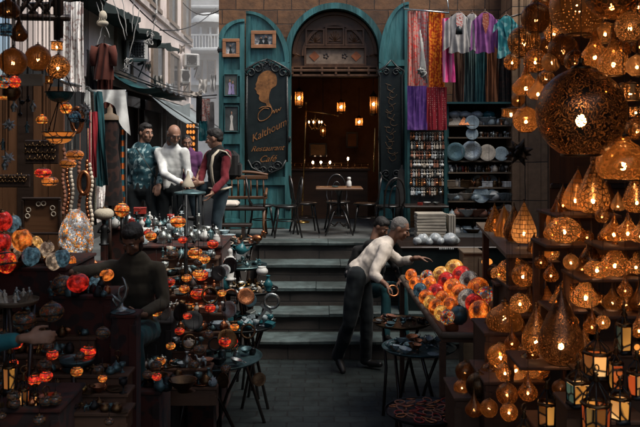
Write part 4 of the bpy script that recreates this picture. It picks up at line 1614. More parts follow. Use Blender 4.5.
ch0 = bent_chair()
note_kids(ch0)
cs = [(262, 12.5, 95, 'dark bentwood chair turned sideways under the cafe sign'), (286, 12.35, -80, 'dark bentwood chair at the foot of the left doorway jamb'),
      (305, 12.9, 100, 'dark bentwood chair standing just left of the small cafe table'), (366, 12.8, -95, 'dark bentwood chair standing just right of the small cafe table'), (389, 12.4, 200, 'dark bentwood chair under the narrow calligraphy sign'), (338, 13.2, 5, 'dark bentwood chair behind the small cafe table in the doorway')]
for i, (px, d, a, lb) in enumerate(cs):
    o = ch0 if i == 0 else copy_tree(ch0)
    o.location = (fx(px, d), d, PLAT)
    o.rotation_euler = (0, 0, R(a))
    tag(o, lb, 'chair', 'bentwood chairs on the cafe terrace')


def cafe_table(label, px, d, w, dd, h):
    t = thing('cafe_table', label, 'table', (fx(px, d), d, PLAT))
    q = MB()
    q.box((0, 0, h - .02), (w, dd, .035), bev=.01)
    q.build('tabletop', M['wood'], t)
    q = MB()
    q.lathe([(.03, .3), (.045, .34), (.028, .42), (.026, .6), (.05, .68), (.09, h - .038)], 14)
    q.build('column', M['bent'], t)
    for a in range(4):
        q = MB()
        c, s_ = math.cos(PI / 4 + a * PI / 2), math.sin(PI / 4 + a * PI / 2)
        q.tube([(.02 * c, .02 * s_, .42), (.12 * c, .12 * s_, .36), (.2 * c, .2 * s_, .2), (.3 * c, .3 * s_, .015)], [.014, .016, .015, .012], 8)
        q.tube([(.02 * c, .02 * s_, .2), (.1 * c, .1 * s_, .14), (.21 * c, .21 * s_, .18)], .009, 6)
        q.build('leg', M['bent'], t)
    return t


cafe_table('small bentwood pedestal table with white shaker on it in front of the doorway', 339, 12.55, .73, .6, .755)
q = MB()
q.lathe([(0, 0), (.035, 0), (.04, .02), (.038, .08), (.024, .1), (.022, .112), (.03, .12), (.028, .15), (0, .158)], 16, tuple(P(349, 140, 12.5) * 1.0)[:2] + (PLAT + .756,))
tag(q.build('sugar_shaker', M['white']), 'white bottle shaped sugar shaker on the small cafe table', 'shaker')
q = MB()
q.lathe([(0, 0), (.04, 0), (.055, .012), (.05, .016), (.035, .006), (0, .006)], 16, (fx(335, 12.5), 12.5, PLAT + .756))
tag(q.build('ashtray', M['pewter']), 'little round ashtray on the small cafe table', 'ashtray')

# bench with carved arms on the left of the sign
bn = thing('wooden_bench', 'dark brown wooden bench with high carved back below the door leaves', 'bench', (fx(243, 12.4), 12.4, PLAT))
q = MB()
q.box((0, 0, .44), (.72, .5, .05), bev=.012)
q.build('seat', M['wood_dk'], bn)
q = MB()
q.box((0, .24, .9), (.74, .05, .07), bev=.015)
q.box((0, .24, .58), (.72, .04, .05), bev=.01)
for i in range(7):
    q.tube([(-.3 + i * .1, .24, .6), (-.3 + i * .1, .24, .88)], .014, 7)
q.tube([(-.37 + .0463 * i, .24, .935 + .05 * math.sin(PI * i / 16)) for i in range(17)], .025, 8)
q.build('backrest', M['wood'], bn)
for s_ in (-1, 1):
    q = MB()
    q.tube([(s_ * .35, .24, .72), (s_ * .36, .0, .7), (s_ * .37, -.22, .68), (s_ * .37, -.25, .64)], .022, 8)
    q.tube([(s_ * .35, -.2, .68), (s_ * .34, -.2, .46)], .018, 7)
    q.build('armrest', M['wood'], bn)
    for y in (-.21, .24):
        q = MB()
        q.tube([(s_ * .34, y, .42), (s_ * .33, y, .2), (s_ * .35, y, 0)], [.026, .018, .022], 8)
        q.build('leg', M['wood'], bn)
q = MB()
q.box((fx(229, 12.3), 12.33, PLAT + .51), (.3, .36, .09), bev=.035)
tag(q.build('seat_cushion', M['whitesh']), 'pale seat cushion on the left end of the wooden bench', 'cushion')
q = MB()
q.box((fx(236, 12.2), 12.15, PLAT + .2), (.5, .22, .05), bev=.01)
q.box((fx(228, 12.2), 12.15, PLAT + .09), (.05, .2, .17))
q.box((fx(244, 12.2), 12.15, PLAT + .09), (.05, .2, .17))
tag(q.build('footstool', M['wood_dk']), 'low dark wooden footstool in front of the bench', 'stool')

# ---------------------------------------------------------------- inside the doorway
ct = thing('bar_counter', 'brown wooden counter with thin brass gallery rail inside the doorway', 'counter', (fx(328, 15.4), 15.4, PLAT))
q = MB()
q.box((0, 0, .45), (1.5, .5, .9))
q.box((0, -.02, .93), (1.6, .58, .05), bev=.012)
q.build('cabinet', M['wood'], ct)
q = MB()
for z in (1.0, 1.05):
    q.tube([(-.76, -.27, z), (.76, -.27, z)], .007, 6)
for i in range(13):
    q.tube([(-.76 + i * .1267, -.27, .955), (-.76 + i * .1267, -.27, 1.055)], .005, 5)
q.build('gallery_rail', M['goldm'], ct)
for i, px in enumerate((313, 321, 330, 348)):
    t = thing('table_lamp', ['tiny lit candle lamp first from left on the counter', 'tiny lit candle lamp second from left on the counter', 'tiny lit candle lamp third from left on the counter', 'tall lit brass candlestick at the right of the counter'][i], 'candle lamp', P(px, 168, 15.35), 0, 'lit candle lamps on the bar counter')
    hh = 1.0 if i < 3 else 1.7
    q = MB()
    q.lathe([(0, 0), (.035, 0), (.03, .015), (.008, .03), (.008, .07 * hh), (.02, .08 * hh), (.0, .085 * hh)], 12)
    q.build('stem', M['goldm'], t)
    q = MB()
    q.ell((0, 0, .105 * hh), .018, .018, .03, 8, 6)
    q.build('flame_bulb', M['bulb'], t)


def wall_lantern(label, px, py, d, w, h, hang=None, group='lit lanterns inside the cafe doorway', em='bulb'):
    t = thing('glass_lantern', label, 'lantern', P(px, py, d), 0, group)
    W, H = w / F * d, h / F * d
    q = MB()
    for a in range(6):
        c, s_ = math.cos(a * PI / 3), math.sin(a * PI / 3)
        q.tube([(W / 2 * c, W / 2 * s_, -H / 2), (W / 2 * c, W / 2 * s_, H * .3)], .007, 5)
    q.lathe([(W * .2, -H / 2 - .03), (W * .56, -H / 2), (W * .5, -H / 2 + .01)], 6)
    q.lathe([(W * .58, H * .28), (W * .5, H * .32), (W * .2, H * .45), (W * .06, H * .55), (.005, H * .62)], 6)
    q.build('frame', M['bronze'], t)
    q = MB()
    q.lathe([(W * .46, -H / 2), (W * .46, H * .29)], 6)
    q.build('glass', M['L_glass'], t)
    q = MB()
    q.ell((0, 0, -.05 * H), W * .14, W * .14, W * .22, 8, 6)
    q.build('bulb', M[em], t)
    q = MB()
    top_ = hang if hang else .3
    q.tube([(0, 0, H * .6), (0, 0, H * .6 + top_)], .006, 5)
    q.build('chain', M['iron'], t)
    return t


wall_lantern('lit glass lantern on the left jamb inside the doorway', 299, 97, 14.1, 9, 18, .4)
wall_lantern('lit tall glass lantern on the right jamb inside the doorway', 373.5, 103, 14.1, 8, 22, .4)
wall_lantern('amber drum lantern hanging in the middle of the doorway', 341, 106, 15.5, 9, 12, .8)
wall_lantern('small amber lantern lower and further back on the right of the doorway', 359, 121, 17.5, 8, 10, .6)
wall_lantern('dark glass lantern with an added small bulb hanging beside the brass coat stand', 323, 130, 14.6, 6, 14, .8, em='bulb_s')  # bulb put into an unlit lantern to brighten the cafe room
q = MB()
A = P(306, 103, 14.4)
q.tube([A, P(305, 140, 14.4), P(303, 190, 14.4), P(302, 218, 14.4)], .014, 7)
q.tube([P(306, 111, 14.4), P(322, 113, 14.4), P(338, 116, 14.4)], .01, 6)
q.ell(tuple(A), .022, .022, .022)
q.ell(tuple(P(338, 116, 14.4)), .018, .018, .018)
q.torus(tuple(P(302, 222, 14.4)), .12, .016)
tag(q.build('brass_stand', M['goldm']), 'thin brass stand with cross rail just inside the doorway', 'stand')
cl = thing('brass_chandelier', 'small brass chandelier with glowing beads hanging from the brass stand', 'chandelier', P(315, 124, 14.4))
q = MB()
q.tube([(0, 0, .18), (0, 0, -.12)], .012, 6)
for a in range(7):
    c, s_ = math.cos(a * 2 * PI / 7), math.sin(a * 2 * PI / 7)
    q.tube([(0, 0, -.05), (.06 * c, .06 * s_, -.1), (.12 * c, .12 * s_, -.03), (.12 * c, .12 * s_, .01)], .008, 6)
    q.tube([(0, 0, .1), (.05 * c, .05 * s_, .05), (.08 * c, .08 * s_, .1)], .006, 5)
q.build('arms', M['goldm'], cl)
for a in range(7):
    q = MB()
    c, s_ = math.cos(a * 2 * PI / 7), math.sin(a * 2 * PI / 7)
    q.ell((.12 * c, .12 * s_, .035), .014, .014, .024, 8, 5)
    q.build('bulb', M['bulb_s'], cl)
q = MB()
q.tube([P(375, 128, 13.75), P(374.5, 150, 13.75), P(374, 172, 13.75)], [.01, .014, .02], 8)
tag(q.build('wall_mirror_strip', M['goldm']), 'narrow gilt strip catching light on the right doorway jamb', 'gilt strip')
# back wall pictures inside
picture('dark framed picture on the left back wall of the cafe room', 318, 150, 18, 14, 18.6, M['wood_dk'], (M['bronze'], figs([])), .04)
picture('dark framed picture on the right back wall of the cafe room', 352, 140, 12, 16, 18.7, M['wood_dk'], (M['room'], figs([])), .04)
# ================================================================ HANGING CLOTHES
def cloth_sheet(name, label, cat, px0, px1, py0, py1, d, mat, folds=4, amp=.03, group=None, lean=0.0, flare=0.0, ph=0.0, rag=.0, parent=None, par_name=None, nu=40, nv=26):
    q = MB()

    def f(u, v):
        X0, X1 = px0 + (px1 - px0) * u, 0
        cxm = (px0 + px1) / 2
        x = cxm + (X0 - cxm) * (1 + flare * v) + lean * v
        p = P(x, py0 + (py1 - py0) * v * (1 + rag * math.sin(u * 17 + ph)), d)
        p.y += amp * (.5 + .6 * v) * 1.9 * noise.noise(Vector((u * folds * 2.6 + ph * 7, v * 1.3 + .5 * u, ph))) + amp * .8 * noise.noise(Vector((u * folds * 6 + ph * 3, v * 2.5, 4 + ph)))
        p.x += amp * .3 * math.cos(u * folds * 2 * PI + ph)
        p.z += amp * .15 * math.sin(u * 9 + ph)
        return p
    q.sheet(f, nu, nv)
    o = q.build(par_name or name, mat, parent)
    if label:
        tag(o, label, cat, group)
    return o


def blouse(label, cx_, py0, w, h, d, mat, trim, sleeve=None, group='embroidered tops hanging at the shop', neckm=None, slh=.75):
    t = thing('blouse', label, 'blouse', P(cx_, py0, d), 0, group)
    k = d / F
    W, H = w * k, h * k

    def f(u, v):
        half = W * (.2 + .3 * min(1, v / .14) ** .6) if v < .14 else W * (.5 - .06 * math.sin((v - .14) * PI) + .05 * v)
        s_ = (u - .5) * 2
        return (s_ * half, -.03 * math.cos(s_ * 1.5) + .06 * noise.noise(Vector((s_ * 3.2 + cx_, v * 2.0, cx_ * .37))) * (.3 + v), -v * H - .012 * math.sin(u * 12) * v)
    q = MB()
    q.sheet(f, 30, 22)
    q.build('bodice', mat, t)
    for s_ in (-1, 1):
        q = MB()

        def g_(u, v, s_=s_):
            return (s_ * (W * .44 + (u - .2) * W * .34 + v * W * .12), -.02 + .02 * math.sin(u * 9 + v * 4), -.1 * H - v * H * slh - (u) * .12 * H + .0)
        q.sheet(g_, 8, 14)
        q.build('sleeve', sleeve or mat, t)
    q = MB()
    q.prism([(-.15 * W, -.02 * H), (-.17 * W, -.28 * H), (0, -.55 * H), (.17 * W, -.28 * H), (.15 * W, -.02 * H)], -.056, -.05)
    q.build('embroidery', trim, t)
    q = MB()
    q.tube([(-W * .4, 0, -.07 * H), (0, 0, .04 * H), (W * .4, 0, -.07 * H)], .012, 6)
    q.tube([(0, 0, .03 * H), (0, 0, .1 * H)], .006, 5)
    q.build('hanger', M['wood'], t)
    return t


c_red = cloth('coral scarf print', (.75, .1, .08), (.55, .25, .2), 'floral', 26, .32)
c_pinkred = cloth('rose print', (.6, .14, .13), (.45, .3, .28), 'floral', 30, .4)
c_orange = cloth('orange print', (.95, .27, .02), (.5, .06, .01), 'floral', 30, .42)
c_pink = cloth('hot pink silk', (.85, .08, .3), (.7, .3, .45), 'stripes', 3, .8)
c_purple = cloth('violet silk', (.1, .04, .2), (.13, .06, .22), 'camo', 6, .6)
c_maroon = cloth('sequinned maroon', (.5, .3, .25), (.2, .012, .02), 'dots', 30, .2)
c_white = cloth('white cotton', (.36, .34, .32))
c_mag = cloth('orchid cotton', (.26, .08, .25))
c_peach = cloth('peach embroidery', (.5, .25, .16), (.3, .08, .05), 'floral', 40, .3)
c_aqua = cloth('aqua cotton', (.03, .2, .22), (.15, .33, .33), 'floral', 14, .5)
c_pkemb = cloth('red embroidery', (.5, .1, .08), (.6, .45, .4), 'floral', 40, .35)
c_rug = cloth('patterned white weave', (.85, .83, .8), (.4, .3, .28), 'camo', 14, .56)
c_jacket = cloth('rust brown wool', (.09, .026, .018))
c_brown = cloth('brown drape', (.1, .055, .035), (.07, .03, .02), 'stripes', 4, .6)
c_teald = cloth('grey teal drape', (.06, .1, .1), (.03, .055, .055), 'stripes', 5, .5)
c_rust = cloth('rust drape', (.14, .05, .02))
c_or2 = cloth('orange fringe', (.55, .14, .03), (.02, .1, .13), 'bands', 2.6, .5)
c_bk = cloth('black gown', (.012, .01, .01), (.03, .015, .012), 'floral', 20, .5)
GS = 'scarves hanging beside the right door leaf'
cloth_sheet('hanging_scarf', 'coral red patterned scarf hanging nearest the right door leaf', 'scarf', 407, 417, 11, 86, 12.7, c_red, 2, .03, GS)
cloth_sheet('hanging_scarf', 'dusty rose patterned scarf between the coral and orange scarves', 'scarf', 417, 429, 10, 87, 12.72, c_pinkred, 2.4, .03, GS, ph=1)
cloth_sheet('hanging_scarf', 'bright orange patterned scarf beside the hot pink one', 'scarf', 429, 445, 12, 90, 12.66, c_orange, 3, .035, GS, ph=2)
cloth_sheet('hanging_scarf', 'hot pink silk scarf bulging out at the right end of the row', 'scarf', 443, 451, 18, 82, 12.5, c_pink, 1.5, .05, GS, lean=2, flare=.35, ph=3)
cloth_sheet('hanging_scarf', 'violet silk scarf in the lower row', 'scarf', 407, 427, 86, 130, 12.62, c_purple, 3, .02, GS, ph=1)
cloth_sheet('hanging_scarf', 'sequinned maroon scarf in the lower row', 'scarf', 427, 447, 87, 130, 12.6, c_maroon, 3, .02, GS, ph=4)
q = MB()
A, B = P(404, 9, 12.7), P(449, 13, 12.6)
q.tube([A, B], .014, 7)
q.tube([A, P(404, -12, 12.8)], .008, 5)
q.tube([B, P(446, -12, 12.8)], .008, 5)
tag(q.build('clothes_rail', M['chrome']), 'thin steel rail carrying the bright scarves', 'rail')
q = MB()
for i in range(4):
    A = P(420 + i * .8, 30 + i * 4, 12.45)
    q.tube([A, P(421.5 + i * .4, 50, 12.45), P(421 + i * 1.2, 66, 12.45), P(418 + i * 3, 74 + i * 3, 12.45)], [.012, .014, .02, .014], 6)
for i in range(5):
    q.torus((0, 0, 0), .05, .014, 14, 6, M=Matrix.Translation(P(421 + i * .7, 70 + i * 1.2, 12.43)) @ Matrix.Rotation(i * .9, 4, 'X') @ Matrix.Rotation(i, 4, 'Y'))
tag(q.build('rope_tassel', M['rope']), 'knotted white rope tassel hanging over the coral scarves', 'tassel')
blouse('white blouse with red embroidered neckline', 459, 13, 20, 40, 12.4, c_white, c_pkemb)
blouse('white open blouse half hidden behind the embroidered one', 472, 14, 15, 36, 12.55, c_white, c_white)
blouse('orchid purple blouse with peach embroidered chest', 485, 13, 19, 40, 12.4, c_mag, c_peach)
blouse('aqua blue sleeveless blouse next to the pierced globe lamps', 506, 16, 17, 42, 12.3, c_aqua, c_aqua, slh=.2)
q = MB()
q.tube([P(452, 22, 12.5), P(478, 24, 12.5), P(500, 20, 12.5), P(524, 13, 12.5)], .016, 7)
tag(q.build('clothes_pole', M['wood_dk']), 'dark wooden pole carrying the blouses', 'rail')
q = MB()
q.lathe([(0, .02), (.035, .0), (.05, -.04), (.055, -.11), (.045, -.11), (0, -.06)], 14, tuple(P(459, 27, 12.1)))
tag(q.build('lamp_socket', M['ebony']), 'black dangling lamp shade in front of the white blouse', 'lamp')
GD = 'long dark drapes hanging behind the blouses'
for i, (a, b_, m_, lb) in enumerate(((452, 464, c_brown, 'dark brown drape hanging leftmost behind the blouses'), (463, 476, c_teald, 'grey teal striped drape hanging behind the blouses'), (475, 487, M['tealcl'], 'dark teal drape hanging behind the orchid blouse'), (486, 499, c_rust, 'rust coloured drape hanging behind the blouses'), (498, 512, c_bk, 'black drape hanging behind the aqua blouse'))):
    cloth_sheet('hanging_drape', lb, 'drape', a, b_, 40, 104, 12.9, m_, 3, .03, GD, ph=i)

# ================================================================ RIGHT SHOP
def small(kind):
    q = MB()
    if kind == 'vase':
        q.lathe([(0, 0), (.3, 0), (.36, .04), (.24, .15), (.46, .5), (.5, .75), (.3, 1.05), (.16, 1.25), (.17, 1.5), (.26, 1.62), (.2, 1.62), (0, 1.3)], 14)
    elif kind == 'bowl':
        q.lathe([(0, 0), (.3, 0), (.32, .08), (.7, .35), (.95, .75), (1, .8), (.93, .78), (.6, .35), (0, .16)], 16)
    elif kind == 'goblet':
        q.lathe([(0, 0), (.42, 0), (.4, .06), (.1, .16), (.07, .6), (.14, .72), (.42, .95), (.48, 1.5), (.42, 1.5), (.3, 1.0), (0, .86)], 14)
    elif kind == 'jar':
        q.lathe([(0, 0), (.42, 0), (.5, .2), (.5, .7), (.36, .9), (.38, .96), (.3, 1.1), (.08, 1.16), (.1, 1.26), (0, 1.32)], 14)
    elif kind == 'plate':
        q.lathe([(0, .03), (.5, .03), (.6, .07), (.96, .16), (1, .18), (.97, .2), (.6, .1), (0, .06)], 22)
    elif kind == 'teapot':
        q.lathe([(0, 0), (.3, 0), (.36, .05), (.6, .35), (.6, .6), (.35, .85), (.32, .9), (.12, 1.05), (.06, 1.1), (.09, 1.2), (0, 1.27)], 14)
        q.tube([(.5, 0, .35), (.8, 0, .55), (.88, 0, .85), (1.02, 0, .95)], [.13, .09, .06, .05], 7)
        q.tube([(-.5, 0, .7), (-.85, 0, .8), (-.95, 0, .5), (-.55, 0, .28)], .055, 6)
    elif kind == 'spoon':
        q.ell((0, 0, .06), .22, .3, .07, 10, 6)
        q.tube([(0, .25, .07), (0, .7, .12), (0, 1.5, .07)], [.06, .05, .08], 6, flat=.5)
    elif kind == 'bangle':
        q.torus((0, 0, .12), .85, .14, 22, 8)
    elif kind == 'box':
        q.box((0, 0, .3), (1.3, .9, .6), bev=.05)
        q.box((0, 0, .66), (1.36, .96, .12), bev=.04)
        q.torus((0, 0, 0), .1, .03, 10, 5, M=Matrix.Translation((0, -.5, .5)) @ Matrix.Rotation(PI / 2, 4, 'X'))
    elif kind == 'bird':
        q.ell((0, 0, .5), .32, .5, .3)
        q.tube([(0, -.35, .6), (0, -.5, .85), (0, -.52, 1.0)], [.16, .1, .1], 8)
        q.ell((0, -.56, 1.05), .13, .17, .13)
        q.tube([(0, -.68, 1.04), (0, -.9, .98)], [.05, .015], 6)
        q.tube([(0, .4, .55), (0, .9, .75)], [.18, .06], 7, flat=.4)
        for s_ in (-1, 1):
            q.tube([(s_ * .1, 0, .25), (s_ * .12, -.02, 0)], .035, 5)
    elif kind == 'camel':
        q.ell((0, 0, .75), .2, .45, .22)
        q.ell((0, .05, .98), .12, .16, .14)
        q.tube([(0, -.4, .8), (0, -.6, .75), (0, -.7, 1.05), (0, -.72, 1.15)], [.12, .09, .07, .07], 7)
        q.ell((0, -.82, 1.17), .07, .15, .07)
        for a in (-.28, .3):
            for s_ in (-1, 1):
                q.tube([(s_ * .1, a, .65), (s_ * .11, a + .03, .32), (s_ * .1, a, 0)], [.08, .045, .04], 6)
    elif kind == 'pyramid':
        q.add([(-.6, -.6, 0), (.6, -.6, 0), (.6, .6, 0), (-.6, .6, 0), (0, 0, .95)], [(0, 3, 2, 1), (0, 1, 4), (1, 2, 4), (2, 3, 4), (3, 0, 4)])
    elif kind == 'figure':
        q.lathe([(0, 0), (.3, 0), (.32, .08), (.18, .14), (.24, .5), (.18, .85), (.26, 1.05), (.2, 1.2), (.08, 1.28), (.13, 1.4), (.12, 1.55), (0, 1.64)], 12)
        for s_ in (-1, 1):
            q.tube([(s_ * .24, 0, 1.1), (s_ * .36, -.05, .8), (s_ * .15, -.2, .75)], .06, 6)
    elif kind == 'pot':
        q.lathe([(0, 0), (.45, 0), (.7, .3), (.72, .55), (.5, .85), (.42, .9), (.5, 1.0), (.42, 1.0), (0, .7)], 16)
    elif kind == 'hookah':
        q.lathe([(0, 0), (.42, 0), (.45, .1), (.3, .3), (.42, .6), (.3, .85), (.1, 1.05), (.09, 1.5), (.2, 1.6), (.08, 1.7), (.07, 2.3), (.26, 2.4), (.28, 2.45), (.1, 2.5), (.2, 2.7), (0, 2.7)], 14)
        q.tube([(.1, 0, 1.3), (.5, 0, 1.5), (.75, 0, 1.1), (.7, 0, .5), (.5, 0, .15)], .05, 6)
    elif kind == 'star':
        for i in range(14):
            a = i * 2.399
            z = 1 - 2 * (i + .5) / 14
            r_ = math.sqrt(1 - z * z)
            dv = Vector((r_ * math.cos(a), r_ * math.sin(a), z))
            q.tube([dv * .3, dv * 1.0], [.3, .01], 4)
        q.ell((0, 0, 0), .45, .45, .45, 10, 6)
    elif kind == 'ring_ornament':
        q.torus((0, 0, 0), .3, .07, 18, 7, M=Matrix.Translation((0, 0, 1.25)) @ Matrix.Rotation(PI / 2, 4, 'X'))
        q.box((0, 0, .55), (.12, .06, .9))
        q.box((0, 0, .85), (.6, .07, .12))
    return q


SM = {}
NM = dict(vase='small_vase', bowl='small_bowl', goblet='goblet', jar='lidded_jar', plate='plate', teapot='teapot', spoon='spoon', bangle='bangle', box='trinket_box', bird='bird_figurine', camel='camel_figurine', pyramid='pyramid_ornament', figure='figurine', pot='pot', hookah='water_pipe', star='star_lantern', ring_ornament='ankh_ornament')


def item(kind, loc, s, mat, label, cat, group=None, rot=None, sc_=None):
    if kind not in SM:
        SM[kind] = small(kind).mesh(NM[kind])
        SM[kind].materials.append(None)
    me = SM[kind]
    o = bpy.data.objects.new(NM[kind], me)
    col.objects.link(o)
    o.material_slots[0].link = 'OBJECT'
    o.material_slots[0].material = mat
    o.location = loc
    o.scale = sc_ or (s, s, s)
    o.rotation_euler = rot or (0, 0, rnd.uniform(0, 6.28))
    return tag(o, label, cat, group)


D = 12.9
sh = thing('display_cabinet', 'tall open shop cabinet packed with plates, jars and small souvenirs', 'cabinet', (0, 0, 0))
rows = [104.5, 125, 137, 160.5, 172, 187, 200.5, 217, 236]      # shelf surfaces (photo rows)
X0, X1 = fx(446, D), fx(518, D)
for r0 in rows[1:]:
    q = MB()
    q.box(((X0 + X1) / 2, D + .1, fz(r0, D) - .012), (X1 - X0 - .05, .34, .022))
    q.build('shelf', M['beige'], sh)
for px in (447, 517):
    q = MB()
    q.box((fx(px, D), D + .16, (fz(104, D) + PLAT) / 2), (.05, .4, fz(104, D) - PLAT), bev=.006)
    q.build('side_panel', M['teal_dk'], sh)
q = MB()
q.box(((X0 + X1) / 2, D + .3, (fz(104, D) + PLAT) / 2), (X1 - X0, .03, fz(104, D) - PLAT))
q.build('back_panel', M['shelfback'], sh)
q = MB()
q.box(((X0 + X1) / 2, D + .15, fz(104, D) + .012), (X1 - X0 + .06, .6, .03))
q.build('top_panel', M['teal_dk'], sh)
kx = D / F
# bundles wrapped on the cabinet top row
for i, (a, m_, lb) in enumerate(((455, 'plastic', 'white plastic wrapped parcel on the left of the top shelf'), (466, 'plastic', 'white plastic wrapped parcel in the middle of the top shelf'), (490, 'teal_gl', 'turquoise wrapped parcel on the right of the top shelf'), (478, 'plastic', 'pale wrapped parcel between two others on the top shelf'))):
    q = MB()
    w_ = 6 * kx

    def pf(u, v, a=a, i=i):
        th, ph = u * 2 * PI, (v - .5) * PI
        rr2 = 1 + .18 * noise.noise(Vector((math.cos(th) * 2 + i * 3, math.sin(th) * 2, v * 4)))
        return (fx(a, D) + w_ * rr2 * math.cos(ph) * math.cos(th) * 1.1, D + .1 + w_ * rr2 * math.cos(ph) * math.sin(th), fz(114.5, D) + 3.8 * kx * rr2 * math.sin(ph))
    q.sheet(pf, 20, 10)
    q.box((fx(a, D), D + .1, fz(119, D)), (.1, .1, .02))
    tag(q.build('wrapped_parcel', M[m_]), lb, 'parcel', 'wrapped parcels on the top shelf')
# plates standing on edge
for (px, py, r_, m_, lb) in ((472, 122.5, 6.4, 'blue_gl', 'small blue white plate hung at the top of the cabinet'), (472, 134, 5.6, 'blue_gl', 'small patterned plate hung just below the top one'), (455.5, 152, 8.5, 'pewter', 'dark pewter plate leftmost in the row of big plates'), (471.5, 151, 9.2, 'silver', 'largest plate with bright rim in the row of big plates'), (487, 153, 7.6, 'cream_gl', 'cream patterned plate second from right in the plate row'), (501, 154, 6.6, 'blue_gl', 'pale blue plate rightmost in the plate row'), (481, 195, 7.5, 'blue_gl', 'tilted blue and white plate on the crockery shelf'), (508, 211, 5.8, 'cream_gl', 'cream plate low on the right of the cabinet'), (492, 195, 5.0, 'blue_gl', 'small pale saucer beside the tilted plate')):
    d_ = D - .05
    item('plate', P(px, py, d_), r_ * 1.12 * d_ / F, M[m_], lb, 'plate', 'plates in the shop cabinet', rot=(R(80), 0, rnd.uniform(-.1, .1)))
for i in range(16):
    r0 = (125, 200.5, 187, 217, 236)[i % 5]
    px = 451 + (i * 13.7) % 62
    rr3 = rnd.uniform(4.5, 7)
    item('plate', P(px, r0 - rr3 - .5, D + .12), rr3 * kx, M[('blue_gl', 'cream_gl', 'silver', 'copper')[i % 4]], 'plate standing on edge at the back of a cabinet shelf', 'plate', 'plates standing at the back of the cabinet shelves', rot=(R(82), 0, 0))
kinds_rows = [
    (125, 449, 466, 3, ['bird', 'pyramid'], ['copper', 'cream_gl', 'beige'], 7.5, 'small copper and cream ornament', 'on the upper left shelf'),
    (125, 480, 514, 9, ['jar', 'figure', 'bowl'], ['cream_gl', 'silver', 'copper', 'blue_gl'], 6, 'small pale jar', 'on the top shelf right of the hung plates'),
    (137, 480, 514, 12, ['figure', 'vase', 'goblet'], ['cream_gl', 'silver', 'beige', 'copper'], 4, 'tiny pale figurine', 'on the second shelf right of the hung plates'),
    (172, 449, 514, 24, ['goblet', 'figure', 'jar', 'vase'], ['red_gl', 'cream_gl', 'bronze', 'copper', 'white', 'iron'], 5, 'tiny dark and red bottle', 'on the shelf below the big plates'),
    (187, 449, 514, 16, ['box', 'figure', 'vase', 'camel', 'jar'], ['cream_gl', 'beige', 'copper', 'white', 'bronze'], 6.5, 'small beige ornament', 'on the middle shelf of the cabinet'),
    (200.5, 449, 514, 11, ['bowl', 'pot', 'jar', 'bowl'], ['blue_gl', 'cream_gl', 'white', 'blue_gl'], 6.5, 'blue and white crockery piece', 'on the crockery shelf'),
    (217, 449, 514, 10, ['teapot', 'bowl', 'pot', 'teapot'], ['cream_gl', 'copper', 'white', 'clay', 'blue_gl'], 7, 'rounded clay or cream pot', 'on the low shelf of the cabinet'),
    (236, 449, 490, 6, ['pot', 'bowl', 'jar'], ['blue_gl', 'silver', 'white', 'bronze'], 8, 'large silvery pot', 'on the bottom shelf of the cabinet'),
]
for (r0, a, b_, n_, ks, ms, s_, lb, where) in kinds_rows:
    n_ = int(n_ * 1.35)
    for i in range(n_):
        px = a + (b_ - a) * (i + .5) / n_ + rnd.uniform(-.6, .6)
        kd = ks[i % len(ks)] if rnd.random() < .6 else rnd.choice(ks)
        hgt = {'goblet': 1.5, 'figure': 1.64, 'vase': 1.62, 'jar': 1.3, 'bird': 1.2, 'pyramid': .95, 'box': .72, 'camel': 1.25, 'bowl': .8, 'pot': 1.0, 'teapot': 1.27}[kd]
        s = s_ * kx / max(.9, hgt) * rnd.uniform(1.05, 1.5)
        item(kd, (fx(px, D), D + rnd.uniform(-.02, .08), fz(r0, D)), s, M[rnd.choice(ms)], lb + ' ' + where, 'ornament', lb + 's ' + where)
